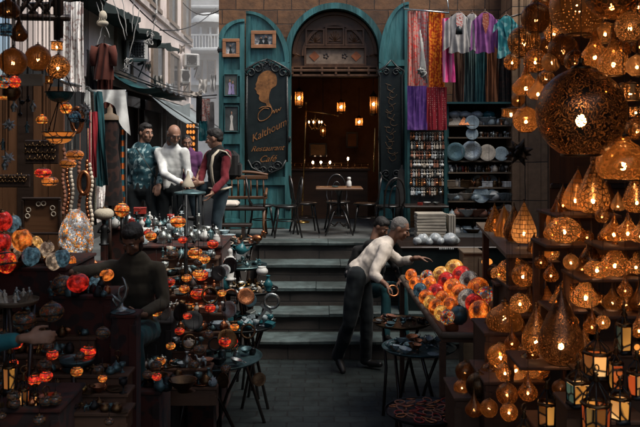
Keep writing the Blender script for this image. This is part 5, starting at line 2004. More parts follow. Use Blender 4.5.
# board of key rings and magnets
kb = thing('keyring_board', 'teal edged board covered with rows of small trinkets beside the cabinet', 'display board', (0, 0, 0))
q = MB()
q.box((fx(427, 12.75), 12.78, (fz(128, 12.75) + fz(206, 12.75)) / 2), (38 / F * 12.75, .03, 78 / F * 12.75))
q.build('board', M['dark'], kb)
for px in (408.5, 445.5):
    q = MB()
    q.box((fx(px, 12.75), 12.76, (fz(128, 12.75) + PLAT) / 2), (.05, .07, fz(128, 12.75) - PLAT), bev=.006)
    q.build('post', M['teal_dk'], kb)
for r0 in range(7):
    q = MB()
    q.tube([P(410, 133 + r0 * 9.2, 12.72), P(444, 133 + r0 * 9.2, 12.72)], .005, 5)
    q.build('wire', M['iron'], kb)
mcol = [M['cream_gl'], M['clay'], M['silver'], M['copper'], M['white'], M['blue_gl'], M['gold'], M['bronze']]
tm = {}
for r0 in range(7):
    for c_ in range(13):
        px = 411.5 + c_ * 2.6 + rnd.uniform(-.5, .5)
        k2 = rnd.choice(['tag', 'fish', 'disc', 'eye'])
        if k2 not in tm:
            q = MB()
            q.torus((0, 0, 0), .012, .003, 10, 5, M=Matrix.Rotation(PI / 2, 4, 'X'))
            q.tube([(0, 0, -.012), (0, 0, -.03)], .003, 5)
            if k2 == 'tag':
                q.box((0, 0, -.06), (.036, .012, .06), bev=.006)
            elif k2 == 'fish':
                q.ell((0, 0, -.06), .016, .008, .036, 8, 6)
            elif k2 == 'disc':
                q.lathe([(0, 0), (.024, .002), (.024, .008), (0, .01)], 12, M=Matrix.Translation((0, 0, -.055)) @ Matrix.Rotation(PI / 2, 4, 'X'))
            else:
                q.ell((0, 0, -.05), .02, .01, .016, 8, 6)
                q.ell((0, 0, -.085), .012, .008, .022, 8, 6)
            tm[k2] = q.mesh('trinket')
            tm[k2].materials.append(None)
        o = bpy.data.objects.new('hanging_trinket', tm[k2])
        col.objects.link(o)
        o.material_slots[0].link = 'OBJECT'
        o.material_slots[0].material = rnd.choice(mcol[:5] if r0 < 5 else mcol)
        o.location = P(px, 133.5 + r0 * 9.2, 12.71)
        o.scale = (1.15,) * 3
        o.rotation_euler = (0, 0, rnd.uniform(-.5, .5))
        tag(o, 'tiny hanging trinket on the teal edged board', 'trinket', 'trinkets hanging on the board beside the cabinet')
# stack of packaged papers and wrapped glassware on the front counter
pc = P(432, 226, 12.2)
q = MB()
q.box((fx(426, 12.2), 12.35, fz(206.5, 12.2)), (44 / F * 12.2, .5, .03), bev=.006)
tag(q.build('counter_shelf', M['wood_dk']), 'narrow wooden shelf under the trinket board', 'shelf')
for i, (px, m_, kd, lb) in enumerate(((421, 'red_gl', 'box', 'red lacquer box on the narrow shelf under the board'), (428, 'white', 'bowl', 'white dish on the narrow shelf under the board'), (437, 'silver', 'bowl', 'silver dish on the narrow shelf under the board'))):
    item(kd, (fx(px, 12.2), 12.3, fz(205.5, 12.2)), .055, M[m_], lb, 'ornament')
for i in range(9):
    q = MB()
    z = fz(239 - i * 3.1, 11.9)
    q.box((fx(430.5 + rnd.uniform(-.5, .5), 11.9), 11.95, z), (29 / F * 11.9, .3, .04), rz=rnd.uniform(-.04, .04), bev=.006)
    tag(q.build('packet', M['paper']), ['lowest', 'second', 'third', 'fourth', 'fifth', 'sixth', 'seventh', 'eighth', 'topmost'][i] + ' ivory packet counting up in the pile beside the trinket counter', 'packet', 'ivory packets piled on the counter')
for i in range(3):
    q = MB()
    q.box((fx(449 + i * 2.4, 11.9), 11.95, fz(226, 11.9)), (.028, .26, .34), bev=.006)
    tag(q.build('upright_packet', M['paper']), ['left', 'middle', 'right'][i] + ' one of three thin packets standing beside the ivory pile', 'packet', 'thin packets standing beside the pile')
tb = thing('shop_counter', 'dark cloth covered counter in front of the shop with wrapped glassware on it', 'counter', (0, 0, 0))
q = MB()
q.box((fx(445, 11.2) + .1, 11.2, (fz(247, 10.7)) / 2 + .0), (1.5, 1.0, fz(247, 10.7) - .05))
q.box((fx(428, 11.9) + .25, 11.95, (fz(242, 11.9)) / 2), (1.0, .5, fz(242, 11.9)))
q.build('cloth_cover', M['ebony'], tb)
q = MB()
q.box((fx(445, 11.2) + .1, 11.2, fz(247, 10.7) - .01), (1.56, 1.06, .03), bev=.008)
q.build('countertop', M['wood_dk'], tb)
cz0 = fz(247, 10.7) + .005
for i, px in enumerate((418, 424, 430, 436, 441, 446, 451, 456)):
    q = MB()
    rr0 = (.055, .075, .05, .08, .055, .05, .085, .06)[i]

    def bf(u, v, i=i, rr0=rr0, px=px):
        th, ph = u * 2 * PI, (v - .5) * PI
        a = 1 + .25 * noise.noise(Vector((math.cos(th) * 1.7 + i * 5, math.sin(th) * 1.7, v * 3.2)))
        return (fx(px, 10.8) + rr0 * a * math.cos(ph) * math.cos(th) * 1.15, 10.85 + .04 * (i % 2) + rr0 * a * math.cos(ph) * math.sin(th), cz0 + rr0 * .95 + rr0 * a * math.sin(ph))
    q.sheet(bf, 22, 12)
    tag(q.build('wrapped_glassware', M['plastic']), 'crumpled clear plastic wrapped glassware on the dark counter', 'wrapped ware', 'plastic wrapped glassware on the dark counter')
for i in range(8):
    q = MB()
    a = P(440 + i * 1.9, 248.5, 10.66)
    q.box((0, 0, 0), (.012 if i % 3 else .02, .004, .022), M=Matrix.Translation(a))
    tag(q.build('price_mark', M['white']), 'tiny white price ticket on the edge of the dark counter', 'ticket', 'white price tickets on the dark counter edge')
# folded parasol leaning by the right leaf
q = MB()
A, B = P(402, 165, 12.9), P(398, 224, 12.6)
q.tube([A + (B - A) * t for t in (0, .06, .1, .5, .9, 1)], [.012, .02, .05, .075, .06, .02], 10)
tag(q.build('folded_parasol', M['vest']), 'black folded parasol leaning by the right door leaf', 'parasol')

# ================================================================ RIGHT STALL: LANTERNS
SHAPE = {
    'globe': [(.42, -.93), (.45, -.89), (.62, -.785), (.8, -.6), (.93, -.37), (1, 0), (.97, .24), (.88, .475), (.72, .69), (.5, .866), (.25, .968), (.16, .99)],
    'onion': [(.5, -.78), (.78, -.62), (.95, -.34), (1, -.05), (.93, .2), (.74, .48), (.52, .76), (.34, 1.08), (.2, 1.45), (.11, 1.85), (.04, 2.3)],
    'drop': [(.55, -.82), (.84, -.62), (.98, -.25), (1, .05), (.93, .4), (.78, .8), (.58, 1.25), (.36, 1.7), (.17, 2.1), (.03, 2.4)],
    'dome': [(.6, -.6), (.9, -.46), (1, -.12), (.94, .2), (.76, .48), (.48, .68), (.24, .8), (.14, 1.0)],
    'bowl': [(.1, -.62), (.4, -.58), (.7, -.44), (.9, -.2), (1, .1), (1.03, .13)],
    'drum': [(.62, -.5), (.64, .5)],
    'squat': [(.35, -.6), (.7, -.54), (.93, -.32), (1, 0), (.93, .32), (.7, .54), (.3, .66)],
}
LM = {}


def lamp_meshes(shape):
    if shape in LM:
        return LM[shape]
    pr = SHAPE[shape]
    n = 28
    pts = []
    for i in range(len(pr) - 1):
        for t in (0, .5):
            pts.append((pr[i][0] * (1 - t) + pr[i + 1][0] * t, pr[i][1] * (1 - t) + pr[i + 1][1] * t))
    pts.append(pr[-1])
    # round the profile once
    for _ in range(2):
        pts = [pts[0]] + [((pts[i - 1][0] + 2 * pts[i][0] + pts[i + 1][0]) / 4, (pts[i - 1][1] + 2 * pts[i][1] + pts[i + 1][1]) / 4) for i in range(1, len(pts) - 1)] + [pts[-1]]
    a = MB()
    a.lathe(pts, n)
    rim = MB()
    r0, z0 = pr[0]
    rim.torus((0, 0, z0), r0, .035, 26, 7)
    col_ = MB()
    rt, zt = pr[-1]
    if shape == 'bowl':
        col_.torus((0, 0, zt), rt, .035, 26, 7)
    else:
        col_.lathe([(rt + .03, zt - .04), (rt + .07, zt), (rt + .03, zt + .05), (max(rt * .5, .03), zt + .08), (.05, zt + .16), (.075, zt + .2), (0, zt + .26)], 14)
    bl = MB()
    bl.ell((0, 0, -.12), .115, .115, .14, 12, 8)
    LM[shape] = tuple(m_.mesh(n_) for m_, n_ in ((a, 'shade'), (rim, 'rim'), (col_, 'collar'), (bl, 'bulb')))
    for me in LM[shape]:
        me.materials.append(None)
    return LM[shape]


def sub(name, me, mat, parent, scale, loc=(0, 0, 0), rot=None):
    o = bpy.data.objects.new(name, me)
    col.objects.link(o)
    o.material_slots[0].link = 'OBJECT'
    o.material_slots[0].material = mat
    o.parent = parent
    o.scale = (scale,) * 3 if not isinstance(scale, tuple) else scale
    o.location = loc
    if rot:
        o.rotation_euler = rot
    return o


def lamp(shape, mat, px, py, r, d, label, hang=False, group=None, bulb='bulb', tilt=0.0, cordr=.0028, metal='bronze', squash=1.0, bdx=0.0, bdz=0.0, top=4.4, name='brass_lantern'):
    c = P(px, py, d)
    t = thing(name, label, 'lantern', c, rnd.uniform(0, 6.28), group)
    rr1 = r / F * d
    a, rim, co, bl = lamp_meshes(shape)
    S_ = (rr1, rr1, rr1 * squash)
    rot = (0, tilt, 0)
    sub('shade', a, M[mat] if isinstance(mat, str) else mat, t, S_, rot=rot)
    sub('rim', rim, M[metal], t, S_, rot=rot)
    sub('collar', co, M[metal], t, S_, rot=rot)
    if bulb:
        sub('bulb', bl, M[bulb], t, (rr1,) * 3, (0, 0, bdz * rr1), rot)
    if hang:
        zt = SHAPE[shape][-1][1] * rr1 * squash + .2 * rr1
        if top - c.z > zt:
            q = MB()
            if shape == 'bowl':
                for k_ in range(3):
                    x, y = 1.0 * rr1 * math.cos(k_ * 2.09), 1.0 * rr1 * math.sin(k_ * 2.09)
                    q.tube([(x, y, SHAPE[shape][-1][1] * rr1), (0, 0, rr1 * 2.2)], .004, 5)
                zt = rr1 * 2.2
            q.tube([(0, 0, zt), (0, 0, top - c.z)], cordr, 5)
            q.build('cord', M['cord'], t)
    return t


G = 'pierced brass lanterns of the right stall'
Lr = lambda a0, a1, a2, a3, a4, *a, **k_: lamp(a0, a1, a2, a3 - (0 if k_.get('hang') else a4 * .06), a4 * 1.1, *a, group=G, **k_)
H_ = dict(hang=True)
Lr('globe', 'L_fine', 524, 42, 15, 6.6, 'bright finely pierced globe lantern next to the aqua blouse', **H_)
Lr('globe', 'L_dark', 536, 18, 14, 6.2, 'dull bronze globe lantern right above the bright one', bulb='bulb_dim', **H_)
Lr('globe', 'L_lace', 551, 17, 10, 6.6, 'small lacework globe wedged between two dark globes at the top', **H_)
Lr('globe', 'L_cells', 554, 33, 9, 6.4, 'small glowing amber globe below the lacework one', **H_)
Lr('globe', 'L_dark', 563, 50, 14, 5.9, 'dark globe with warm bulb above the giant globe', bulb='bulb_dim', **H_)
Lr('globe', 'L_dark', 578, 8, 26, 5.2, 'big smoky bronze globe cut off by the top edge', bdz=.1, **H_)
Lr('globe', 'L_cells', 535.5, 61, 11, 6.3, 'amber globe left of the small dotted globe', **H_)
Lr('globe', 'L_dots', 551.5, 62, 9, 5.9, 'small dark dotted globe with white hot bulb', **H_)
Lr('globe', 'L_dots', 575, 61, 10, 5.5, 'small checker pierced ball just above the giant globe', bulb='bulb_dim', **H_)
Lr('onion', 'L_glass', 595, 56, 13, 5.2, 'honey amber teardrop lantern upper left of two hanging side by side', **H_)
Lr('onion', 'L_glass', 613.5, 63, 15, 4.8, 'larger honey amber teardrop lantern lower right of two side by side', **H_)
Lr('onion', 'L_glass', 526, 87, 13, 6.2, 'wide pointed amber teardrop beside the stone pier', squash=.75, **H_)
Lr('onion', 'L_cells', 538, 93, 10, 5.9, 'smaller pointed amber teardrop overlapping the wide one', squash=.75, **H_)
Lr('globe', 'L_glass', 526, 120, 12, 5.8, 'small plain brown glass globe left of the giant globe', **H_)
Lr('globe', 'L_giant', 581, 113, 41, 4.6, 'giant dark bronze globe cut with arabesques', bdz=-.05, metal='bronze', **H_)
Lr('bowl', 'L_arab', 612, 4, 22, 4.7, 'wide bronze bowl lantern at the top edge right of the smoky globe', bulb='bulb_dim', **H_)
Lr('globe', 'L_lace', 630, 27, 14, 4.6, 'rosette patterned globe high at the right edge', **H_)
Lr('globe', 'L_cells', 637, 66, 10, 4.6, 'glowing amber ball at the right edge beside the big teardrop', **H_)
Lr('drum', 'L_dots', 631, 92, 15, 4.7, 'drum shaped pierced lantern at the right edge below the teardrops', **H_)
Lr('dome', 'L_glass', 623, 163, 25, 4.7, 'wide smoky glass dome lantern right of the giant globe', metal='iron', **H_)
Lr('dome', 'L_dots', 638, 130, 14, 4.9, 'half hidden pierced dome at the right edge above the smoky dome', bulb='bulb_dim', **H_)
Lr('drop', 'L_scales', 575.5, 200, 11.5, 5.6, 'tall scale patterned teardrop lantern left of a pair on the upper ledge', tilt=.12)
Lr('drop', 'L_cells', 593, 200, 15, 5.3, 'tall amber teardrop lantern right of the pair on the upper ledge')
Lr('drop', 'L_scales', 556, 222, 9, 5.7, 'slender scale patterned teardrop leaning beside the crackled ball', tilt=.3)
Lr('globe', 'L_cells', 564, 231, 15, 5.4, 'crackled glass ball blazing on the ledge under the tall pair', squash=.8)
Lr('drop', 'L_scales', 524, 233, 11.5, 6.4, 'bright teardrop at the right end of the far teardrop row')
Lr('drop', 'L_fine', 514, 232, 10, 6.8, 'third teardrop of the far row, next to the brightest', bulb='bulb_dim')
Lr('drop', 'L_ribs', 504, 231, 9.5, 7.2, 'second teardrop of the far row', bulb='bulb_dim')
Lr('drop', 'L_glass', 494.5, 230, 9.5, 7.6, 'first and farthest teardrop of the far row near the cabinet', bulb='bulb_dim')
Lr('drop', 'L_cells', 636.5, 202, 12, 4.8, 'amber teardrop lantern cut by the right edge at mid height')
Lr('onion', 'L_glass', 614, 234, 12, 5.0, 'left of three squat onion lanterns at the right edge', squash=.7)
Lr('onion', 'L_glass', 628, 233, 12, 4.8, 'middle of three squat onion lanterns at the right edge', squash=.7)
Lr('onion', 'L_cells', 641, 236, 11, 4.7, 'rightmost of three squat onion lanterns at the right edge', squash=.7)
Lr('onion', 'L_arab', 590, 259, 10, 5.2, 'tall pointed amber onion lantern on the glowing middle ledge')
Lr('onion', 'L_cells', 604, 262, 9, 5.3, 'dark half hidden onion lantern behind the middle ledge pair', bulb='bulb_dim')
Lr('onion', 'L_glass', 615, 265, 13, 5.0, 'wide honey glass onion lantern right on the glowing middle ledge')
Lr('squat', 'L_cells', 597, 270, 12, 4.95, 'flat crackled bowl lamp glowing low on the middle ledge')
Lr('onion', 'L_glass', 566, 292, 9, 5.4, 'smaller onion lantern left of a pair on the lower ledge')
Lr('onion', 'L_ribs', 585.5, 297, 14, 5.2, 'larger brown onion lantern right of a pair on the lower ledge', squash=.85)
Lr('drop', 'L_scales', 542, 251, 10, 6.0, 'small bright pointed lamp alone on the crate below the pier', squash=.8)
Lr('globe', 'L_cells', 518.5, 256, 8, 6.5, 'small round amber lamp tucked under the teardrop row')
Lr('globe', 'L_cells', 508, 271, 10, 6.3, 'round crackled amber lamp left of two on the dark crate')
Lr('globe', 'L_arab', 523, 276, 10.5, 6.0, 'round arabesque amber lamp right of two on the dark crate')
Lr('dome', 'L_dark', 504.5, 321, 17, 5.9, 'plain smoky dome lamp with white bulb at the foot of the sloping table', bdz=.2)
Lr('drop', 'L_lace', 536, 341, 13, 5.2, 'tall gold lacework teardrop standing left of the large brown one', metal='goldm')
Lr('drop', 'L_giant', 561, 345, 21, 4.9, 'largest brown engraved teardrop standing low in the right stall', metal='bronze')
Lr('globe', 'L_glass', 500.5, 357, 12, 5.6, 'glass ball on the left of the low glowing cluster')
Lr('globe', 'L_cells', 512, 349, 9, 5.8, 'crackled ball at the top of the low glowing cluster')
Lr('globe', 'L_cells', 516, 370, 10, 5.4, 'crackled ball at the front of the low glowing cluster')
Lr('globe', 'L_glass', 530, 366, 12, 5.2, 'brown glass ball at the right of the low glowing cluster')
Lr('globe', 'L_dark', 465, 372, 9, 5.8, 'dim dark ball lamp with small orange bulb at lower centre', bulb='bulb_s')
Lr('globe', 'L_dark', 479, 386, 12, 5.5, 'unlit dull bronze ball lamp lowest right of the bangle table', bulb=None)
# moravian star and hexagonal lamp near the pier
stl = thing('star_lantern', 'dark many pointed star lantern hanging in front of the stone pier', 'lantern', P(519, 152, 6.4))
small('star').build('star', M['iron'], stl).scale = (15 / F * 6.4,) * 3
q = MB()
q.tube([(0, 0, .08), (0, 0, 4.4 - P(519, 152, 6.4).z)], .004, 5)
q.build('cord', M['cord'], stl)
Lr('drum', 'L_fine', 511, 113, 13, 6.2, 'dark drum lantern with glowing pierced band between cabinet and giant globe', squash=.6, **H_)


def plinth(label, x0, x1, yt, d, dep=.5, mat='crate', z0=0.0, name='display_crate'):
    A, B = P(x0, yt, d - dep * .35), P(x1, yt, d - dep * .35)
    zt = A.z
    t = thing(name, label, 'crate', ((A.x + B.x) / 2, d + .15 * dep, z0))
    q = MB()
    H = zt - z0
    q.box((0, 0, H / 2 - .012), (B.x - A.x - .03, dep - .03, H - .026))
    q.build('box', M[mat], t)
    q = MB()
    q.box((0, 0, H - .012), (B.x - A.x, dep, .024), bev=.005)
    q.build('lid', M[mat], t)
    if H > .12:
        for s_ in (-1, 1):
            q = MB()
            q.box((s_ * ((B.x - A.x) / 2 - .03), -dep / 2 + .009, H / 2 - .03), (.05, .016, H - .08))
            q.build('batten', M[mat], t)
    return t


def board(label, x0, x1, yt, d, dep=.4, mat='crate'):
    A, B = P(x0, yt, d - dep * .35), P(x1, yt, d - dep * .35)
    zt = A.z
    t = thing('display_shelf', label, 'shelf', ((A.x + B.x) / 2, d + .15 * dep, 0))
    q = MB()
    q.box((0, 0, zt - .011), (B.x - A.x, dep, .022), bev=.005)
    q.build('board', M[mat], t)
    for s_ in (-1, 1):
        q = MB()
        q.box((s_ * ((B.x - A.x) / 2 - .03), dep / 2 - .03, zt / 2 - .012), (.035, .035, zt - .026))
        q.build('leg', M[mat], t)
    q = MB()
    q.box((0, dep / 2 - .01, zt - .06), (B.x - A.x - .1, .015, .07))
    q.build('apron', M[mat], t)
    return t


board('shelf under the tall pair of teardrop lanterns', 556, 622, 215, 5.6, .5)
board('shelf carrying the crackled glass ball', 546, 592, 245, 5.5, .4)
board('shelf carrying the three squat onion lanterns at the right edge', 603, 665, 247, 5.0, .35)
board('shelf under the glowing middle ledge lanterns', 580, 645, 279, 5.1, .4)
board('shelf under the onion pair on the lower ledge', 552, 608, 311, 5.3, .35)
board('shelf of dim lanterns below the middle ledge at the right edge', 604, 665, 316, 5.0, .35)
board('shelf below the pier holding the small bright pointed lamp', 528, 562, 262, 6.1, .3)
plinth('dark crate holding the two round amber lamps', 508, 542, 287, 6.2, .5)
board('small shelf under the left round amber lamp', 496, 514, 284, 6.35, .2)
plinth('low crate under the smoky dome lamp', 484, 524, 333, 5.95, .5)
board('low shelf under the two standing engraved teardrops', 520, 592, 367, 5.1, .4)
plinth('slanting crate under the low glowing cluster', 484, 548, 382, 5.5, .55)
plinth('lowest crate under the dim ball lamps', 454, 494, 398, 5.7, .5)
bp_ = thing('stall_back_panel', 'reddish brown plank back wall of the lantern stall', 'partition', (0, 0, 0))
for i in range(7):
    q = MB()
    x0 = fx(549, 7.1) + .11 + i * .222
    q.box((x0, 7.1 + .008 * (i % 2), 2.2), (.216, .025, 4.4))
    q.build('plank', M['crate'] if i % 3 else M['woodz'], bp_)
q = MB()
q.box((fx(549, 7.1) + .78, 7.05, fz(60, 7.05)), (1.56, .05, .07), bev=.01)
q.box((fx(549, 7.1) + .78, 7.05, fz(186, 7.05)), (1.56, .04, .05), bev=.01)
q.build('rail', M['wood_dk'], bp_)
# ledge of the far teardrop row, running along the wall
lg = thing('display_ledge', 'long brown ledge carrying the far row of teardrop lanterns', 'shelf', (0, 0, 0))
q = MB()
a, b_, c_, e = P(476, 241, 8.4), P(506, 262, 6.05), P(548, 262, 6.05), P(512, 241, 8.4)
zl = P(514, 241.5, 6.8).z
q.add([(a.x, a.y, zl - .03), (b_.x, b_.y, zl - .03), (c_.x, c_.y, zl - .03), (e.x, e.y, zl - .03), (a.x, a.y, zl), (b_.x, b_.y, zl), (c_.x, c_.y, zl), (e.x, e.y, zl)], [(0, 3, 2, 1), (4, 5, 6, 7), (0, 1, 5, 4), (1, 2, 6, 5), (2, 3, 7, 6), (3, 0, 4, 7)])
q.build('board', M['beige'], lg)
for (x, y) in ((a.x + .08, a.y - .1), (b_.x + .06, b_.y + .1), (c_.x - .06, c_.y + .1)):
    q = MB()
    q.box((x, y, zl / 2 - .02), (.06, .06, zl - .04))
    q.build('leg', M['crate'], lg)
plinth('small beige box standing below the long ledge', 463, 484, 252, 9.0, .35, 'beige', .0)
lamp('squat', 'orange_em', 487, 262, 5.5, 8.4, 'small orange glass lamp glowing beside the beige box', bulb=None, name='glass_lamp')
for i, (px, py, r_, d, lb) in enumerate(((493, 272, 8, 8.3, 'unlit dark globe behind the sloping table, left of two'), (503, 283, 9, 7.9, 'unlit dark globe behind the sloping table, right of two'))):
    lamp('globe', 'L_dark', px, py, r_, d, lb, bulb=None)

# further lanterns filling the stall, mostly in shadow behind the named ones
XT = 'brass lantern of the back rows in the right stall, half hidden by brighter ones'
XG = 'half hidden brass lanterns in the back rows of the right stall'
rx_ = random.Random(11)
for (x, y, r0, d, sh_, m_, hg) in ((566, 27, 10, 6.6, 'globe', 'L_cells', 1), (547, 46, 9, 6.8, 'globe', 'L_dark', 1), (591, 30, 9, 6.2, 'onion', 'L_arab', 1), (605, 33, 10, 5.8, 'globe', 'L_lace', 1), (621, 50, 8, 5.2, 'globe', 'L_cells', 1),
        (546, 78, 7, 6.6, 'globe', 'L_dots', 1), (512, 62, 7, 7.2, 'globe', 'L_cells', 1), (541, 5, 9, 6.5, 'globe', 'L_arab', 1), (560, 4, 8, 6.4, 'globe', 'L_cells', 1), (600, 14, 8, 6.2, 'globe', 'L_cells', 1), (638, 6, 9, 5.2, 'globe', 'L_cells', 1),
        (640, 46, 8, 5.4, 'globe', 'L_arab', 1), (606, 90, 7, 6.0, 'onion', 'L_cells', 1), (548, 128, 7, 6.4, 'globe', 'L_dark', 1), (636, 112, 8, 5.3, 'drum', 'L_cells', 1), (553, 104, 8, 6.8, 'onion', 'L_arab', 1), (518, 100, 6, 7.0, 'globe', 'L_lace', 1), (600, 160, 8, 6.4, 'globe', 'L_dark', 1),
        (607, 205, 8, 5.7, 'drop', 'L_dark', 0), (563, 206, 7, 5.8, 'drop', 'L_lace', 0), (618, 207, 6, 5.6, 'drop', 'L_arab', 0), (552, 235, 7, 5.65, 'drop', 'L_lace', 0), (579, 236, 7, 5.6, 'onion', 'L_cells', 0), (587, 238, 6, 5.5, 'globe', 'L_lace', 0),
        (606, 238, 7, 5.2, 'onion', 'L_arab', 0), (621, 240, 6, 5.2, 'globe', 'L_cells', 0), (582, 270, 6, 5.3, 'onion', 'L_lace', 0), (626, 270, 8, 5.2, 'onion', 'L_arab', 0), (636, 268, 8, 5.0, 'onion', 'L_cells', 0), (609, 270, 7, 5.3, 'squat', 'L_cells', 0),
        (556, 302, 6, 5.45, 'onion', 'L_lace', 0), (575, 302, 7, 5.5, 'onion', 'L_arab', 0), (600, 302, 7, 5.35, 'globe', 'L_dots', 0), (612, 304, 9, 5.05, 'onion', 'L_dark', 0), (626, 305, 9, 5.0, 'onion', 'L_arab', 0), (639, 304, 9, 4.9, 'onion', 'L_dark', 0),
        (534, 252, 6, 6.2, 'drop', 'L_dark', 0), (552, 254, 6, 6.15, 'globe', 'L_cells', 0), (533, 276, 7, 6.3, 'globe', 'L_cells', 0), (499, 275, 7, 6.5, 'globe', 'L_cells', 0), (517, 327, 7, 6.0, 'globe', 'L_dark', 0), (491, 326, 6, 6.1, 'globe', 'L_cells', 0),
        (524, 357, 7, 5.4, 'drop', 'L_arab', 0), (545, 359, 8, 5.3, 'drop', 'L_cells', 0), (578, 359, 7, 5.3, 'drop', 'L_dark', 0), (584, 352, 9, 5.2, 'drop', 'L_arab', 0), (540, 372, 8, 5.4, 'globe', 'L_cells', 0), (490, 372, 8, 5.6, 'globe', 'L_cells', 0), (505, 374, 8, 5.35, 'globe', 'L_lace', 0),
        (462, 389, 7, 5.7, 'globe', 'L_dark', 0), (489, 392, 7, 5.6, 'onion', 'L_dark', 0), (547, 305, 7, 5.9, 'drop', 'L_scales', 0), (530, 305, 8, 6.0, 'onion', 'L_dark', 0)):
    lamp(sh_, m_, x, y - (0 if hg else r0 * .2), r0 * 1.22, d, XT, hang=bool(hg), cordr=.0015, group=XG, bulb='bulb' if rx_.random() < .45 else 'bulb_dim', squash=rx_.uniform(.75, 1.05))
for (x, y, r0, d, sh_, m_) in ((520, 303, 10, 5.6, 'globe', 'L_cells'), (541, 318, 9, 5.55, 'onion', 'L_arab'), (512, 343, 8, 5.5, 'onion', 'L_lace'), (592, 326, 9, 4.85, 'onion', 'L_glass'), (603, 322, 7, 4.7, 'globe', 'L_cells'), (573, 322, 6, 5.0, 'globe', 'L_arab'),
        (507, 394, 11, 5.0, 'globe', 'L_arab'), (528, 392, 10, 4.95, 'onion', 'L_cells'), (489, 408, 9, 5.1, 'globe', 'L_dark'), (560, 388, 8, 4.6, 'globe', 'L_dark'), (474, 409, 9, 5.2, 'onion', 'L_dark'), (541, 262, 7, 5.7, 'globe', 'L_arab'), (551, 275, 8, 5.4, 'onion', 'L_cells'), (571, 262, 8, 5.2, 'globe', 'L_lace'), (639, 330, 9, 4.6, 'onion', 'L_arab'), (625, 290, 8, 4.8, 'onion', 'L_cells'), (509, 412, 9, 4.8, 'globe', 'L_lace'), (602, 216, 7, 4.9, 'globe', 'L_arab')):
    lamp(sh_, m_, x, y, r0, d, 'small pierced lantern hung on a long thin cord in front of the right shelves', hang=True, cordr=.0012, group='small lanterns hung in front of the right shelves', bulb='bulb' if rx_.random() < .4 else 'bulb_dim')
board('shelf carrying shadowed drops between the dome lamp and the onion pair', 522, 556, 316, 5.95, .3)

# ---------------------------------------------------------------- glass panelled lanterns lower right
pan = {n_: mosaic('panel ' + n_, c_, g_, scale=9, soft=.3, bands=0) for n_, c_, g_ in (
    ('amber', [(1, .42, .08), (1, .5, .12), (.95, .36, .06)], .7), ('red', [(.9, .2, .04), (.7, .1, .02)], .4), ('teal', [(.2, .3, .2), (.06, .16, .14)], .3),
    ('cream', [(1, .55, .2), (.95, .42, .12)], .8), ('dark', [(.6, .2, .05), (.3, .1, .02)], .3))}


def fanous(label, px, py0, py1, w, d, cols, n=6, dome=.42, floor=None, top_hang=None):
    """py0: tip, py1: foot"""
    base = P(px, py1, d)
    k2 = d / F
    H, Rw = (py1 - py0) * k2, w * k2 / 2
    t = thing('panelled_lantern', label, 'lantern', base, rnd.uniform(0, 1), 'glass panelled lanterns at lower right')
    hb = H * (1 - dome)
    q = MB()
    for i in range(n):
        a = 2 * PI * i / n
        c, s_ = math.cos(a), math.sin(a)
        q.tube([(Rw * c * .9, Rw * s_ * .9, .02), (Rw * c, Rw * s_, hb)], .0055, 5)
        q.tube([(Rw * c, Rw * s_, hb), (Rw * c * .85, Rw * s_ * .85, hb + H * dome * .35), (Rw * c * .4, Rw * s_ * .4, hb + H * dome * .65), (.012 * c, .012 * s_, hb + H * dome * .8)], .004, 5)
    q.build('frame_bars', M['iron'], t)
    q = MB()
    q.lathe([(0, 0), (Rw * 1.05, 0), (Rw * 1.05, .012), (Rw * .9, .025), (0, .025)], n)
    q.build('foot', M['iron'], t)
    q = MB()
    q.lathe([(Rw * 1.1, hb), (Rw * 1.12, hb + .012), (Rw * .98, hb + .02), (Rw * .95, hb)], n)
    q.build('band', M['bronze'], t)
    q = MB()
    q.lathe([(.012, 0), (.02, .01), (.008, .03), (.014, .04), (0, .05)], 8, (0, 0, hb + H * dome * .8))
    q.torus((0, 0, 0), .02, .004, 12, 5, M=Matrix.Translation((0, 0, hb + H * dome * .8 + .065)) @ Matrix.Rotation(PI / 2, 4, 'X'))
    q.build('finial', M['bronze'], t)
    for i in range(n):
        a0, a1 = 2 * PI * i / n + .04, 2 * PI * (i + 1) / n - .04
        q = MB()
        q.add([(Rw * .88 * math.cos(a0), Rw * .88 * math.sin(a0), .026), (Rw * .88 * math.cos(a1), Rw * .88 * math.sin(a1), .026), (Rw * .97 * math.cos(a1), Rw * .97 * math.sin(a1), hb - .004), (Rw * .97 * math.cos(a0), Rw * .97 * math.sin(a0), hb - .004)], [(0, 1, 2, 3)])
        q.build('glass_panel', pan[cols[i % len(cols)]], t)
    q = MB()
    q.ell((0, 0, hb * .45), .016, .016, .024, 8, 6)
    q.build('bulb', M['bulb_s'], t)
    return t


fanous('three coloured glass lantern with cage top, upper left of the lantern group', 597, 336, 378, 27, 4.5, ['red', 'amber', 'dark', 'cream'])
fanous('lantern with bright cream edge, leftmost of the lantern group', 578, 366, 406, 24, 4.3, ['cream', 'teal', 'amber'], 4)
fanous('large domed lantern in front with amber and red panels', 596, 376, 440, 28, 4.0, ['red', 'amber', 'dark'], 8, .45)
fanous('low wide lantern glowing cream right of the large domed one', 620, 382, 422, 22, 4.1, ['cream', 'amber', 'dark'])
fanous('slim tall lantern with amber panel and teal side at the top right of the group', 624, 314, 354, 15, 4.5, ['amber', 'teal', 'amber'], 4, .3)
fanous('lantern half cut by the right edge with red panels', 637, 356, 398, 20, 4.2, ['red', 'cream', 'amber'])
fanous('tall lantern with teal panels between the two upper lanterns', 616, 352, 392, 15, 4.4, ['teal', 'amber', 'red'], 4, .3)
fanous('small lantern with orange glow alone at the bottom right of centre', 547, 385, 428, 19, 4.7, ['amber', 'dark', 'dark', 'dark'], 6, .45)
fanous('tiny lantern tip glowing at the bottom edge left of the small one', 524, 415, 446, 14, 4.6, ['amber', 'dark'], 6, .5)
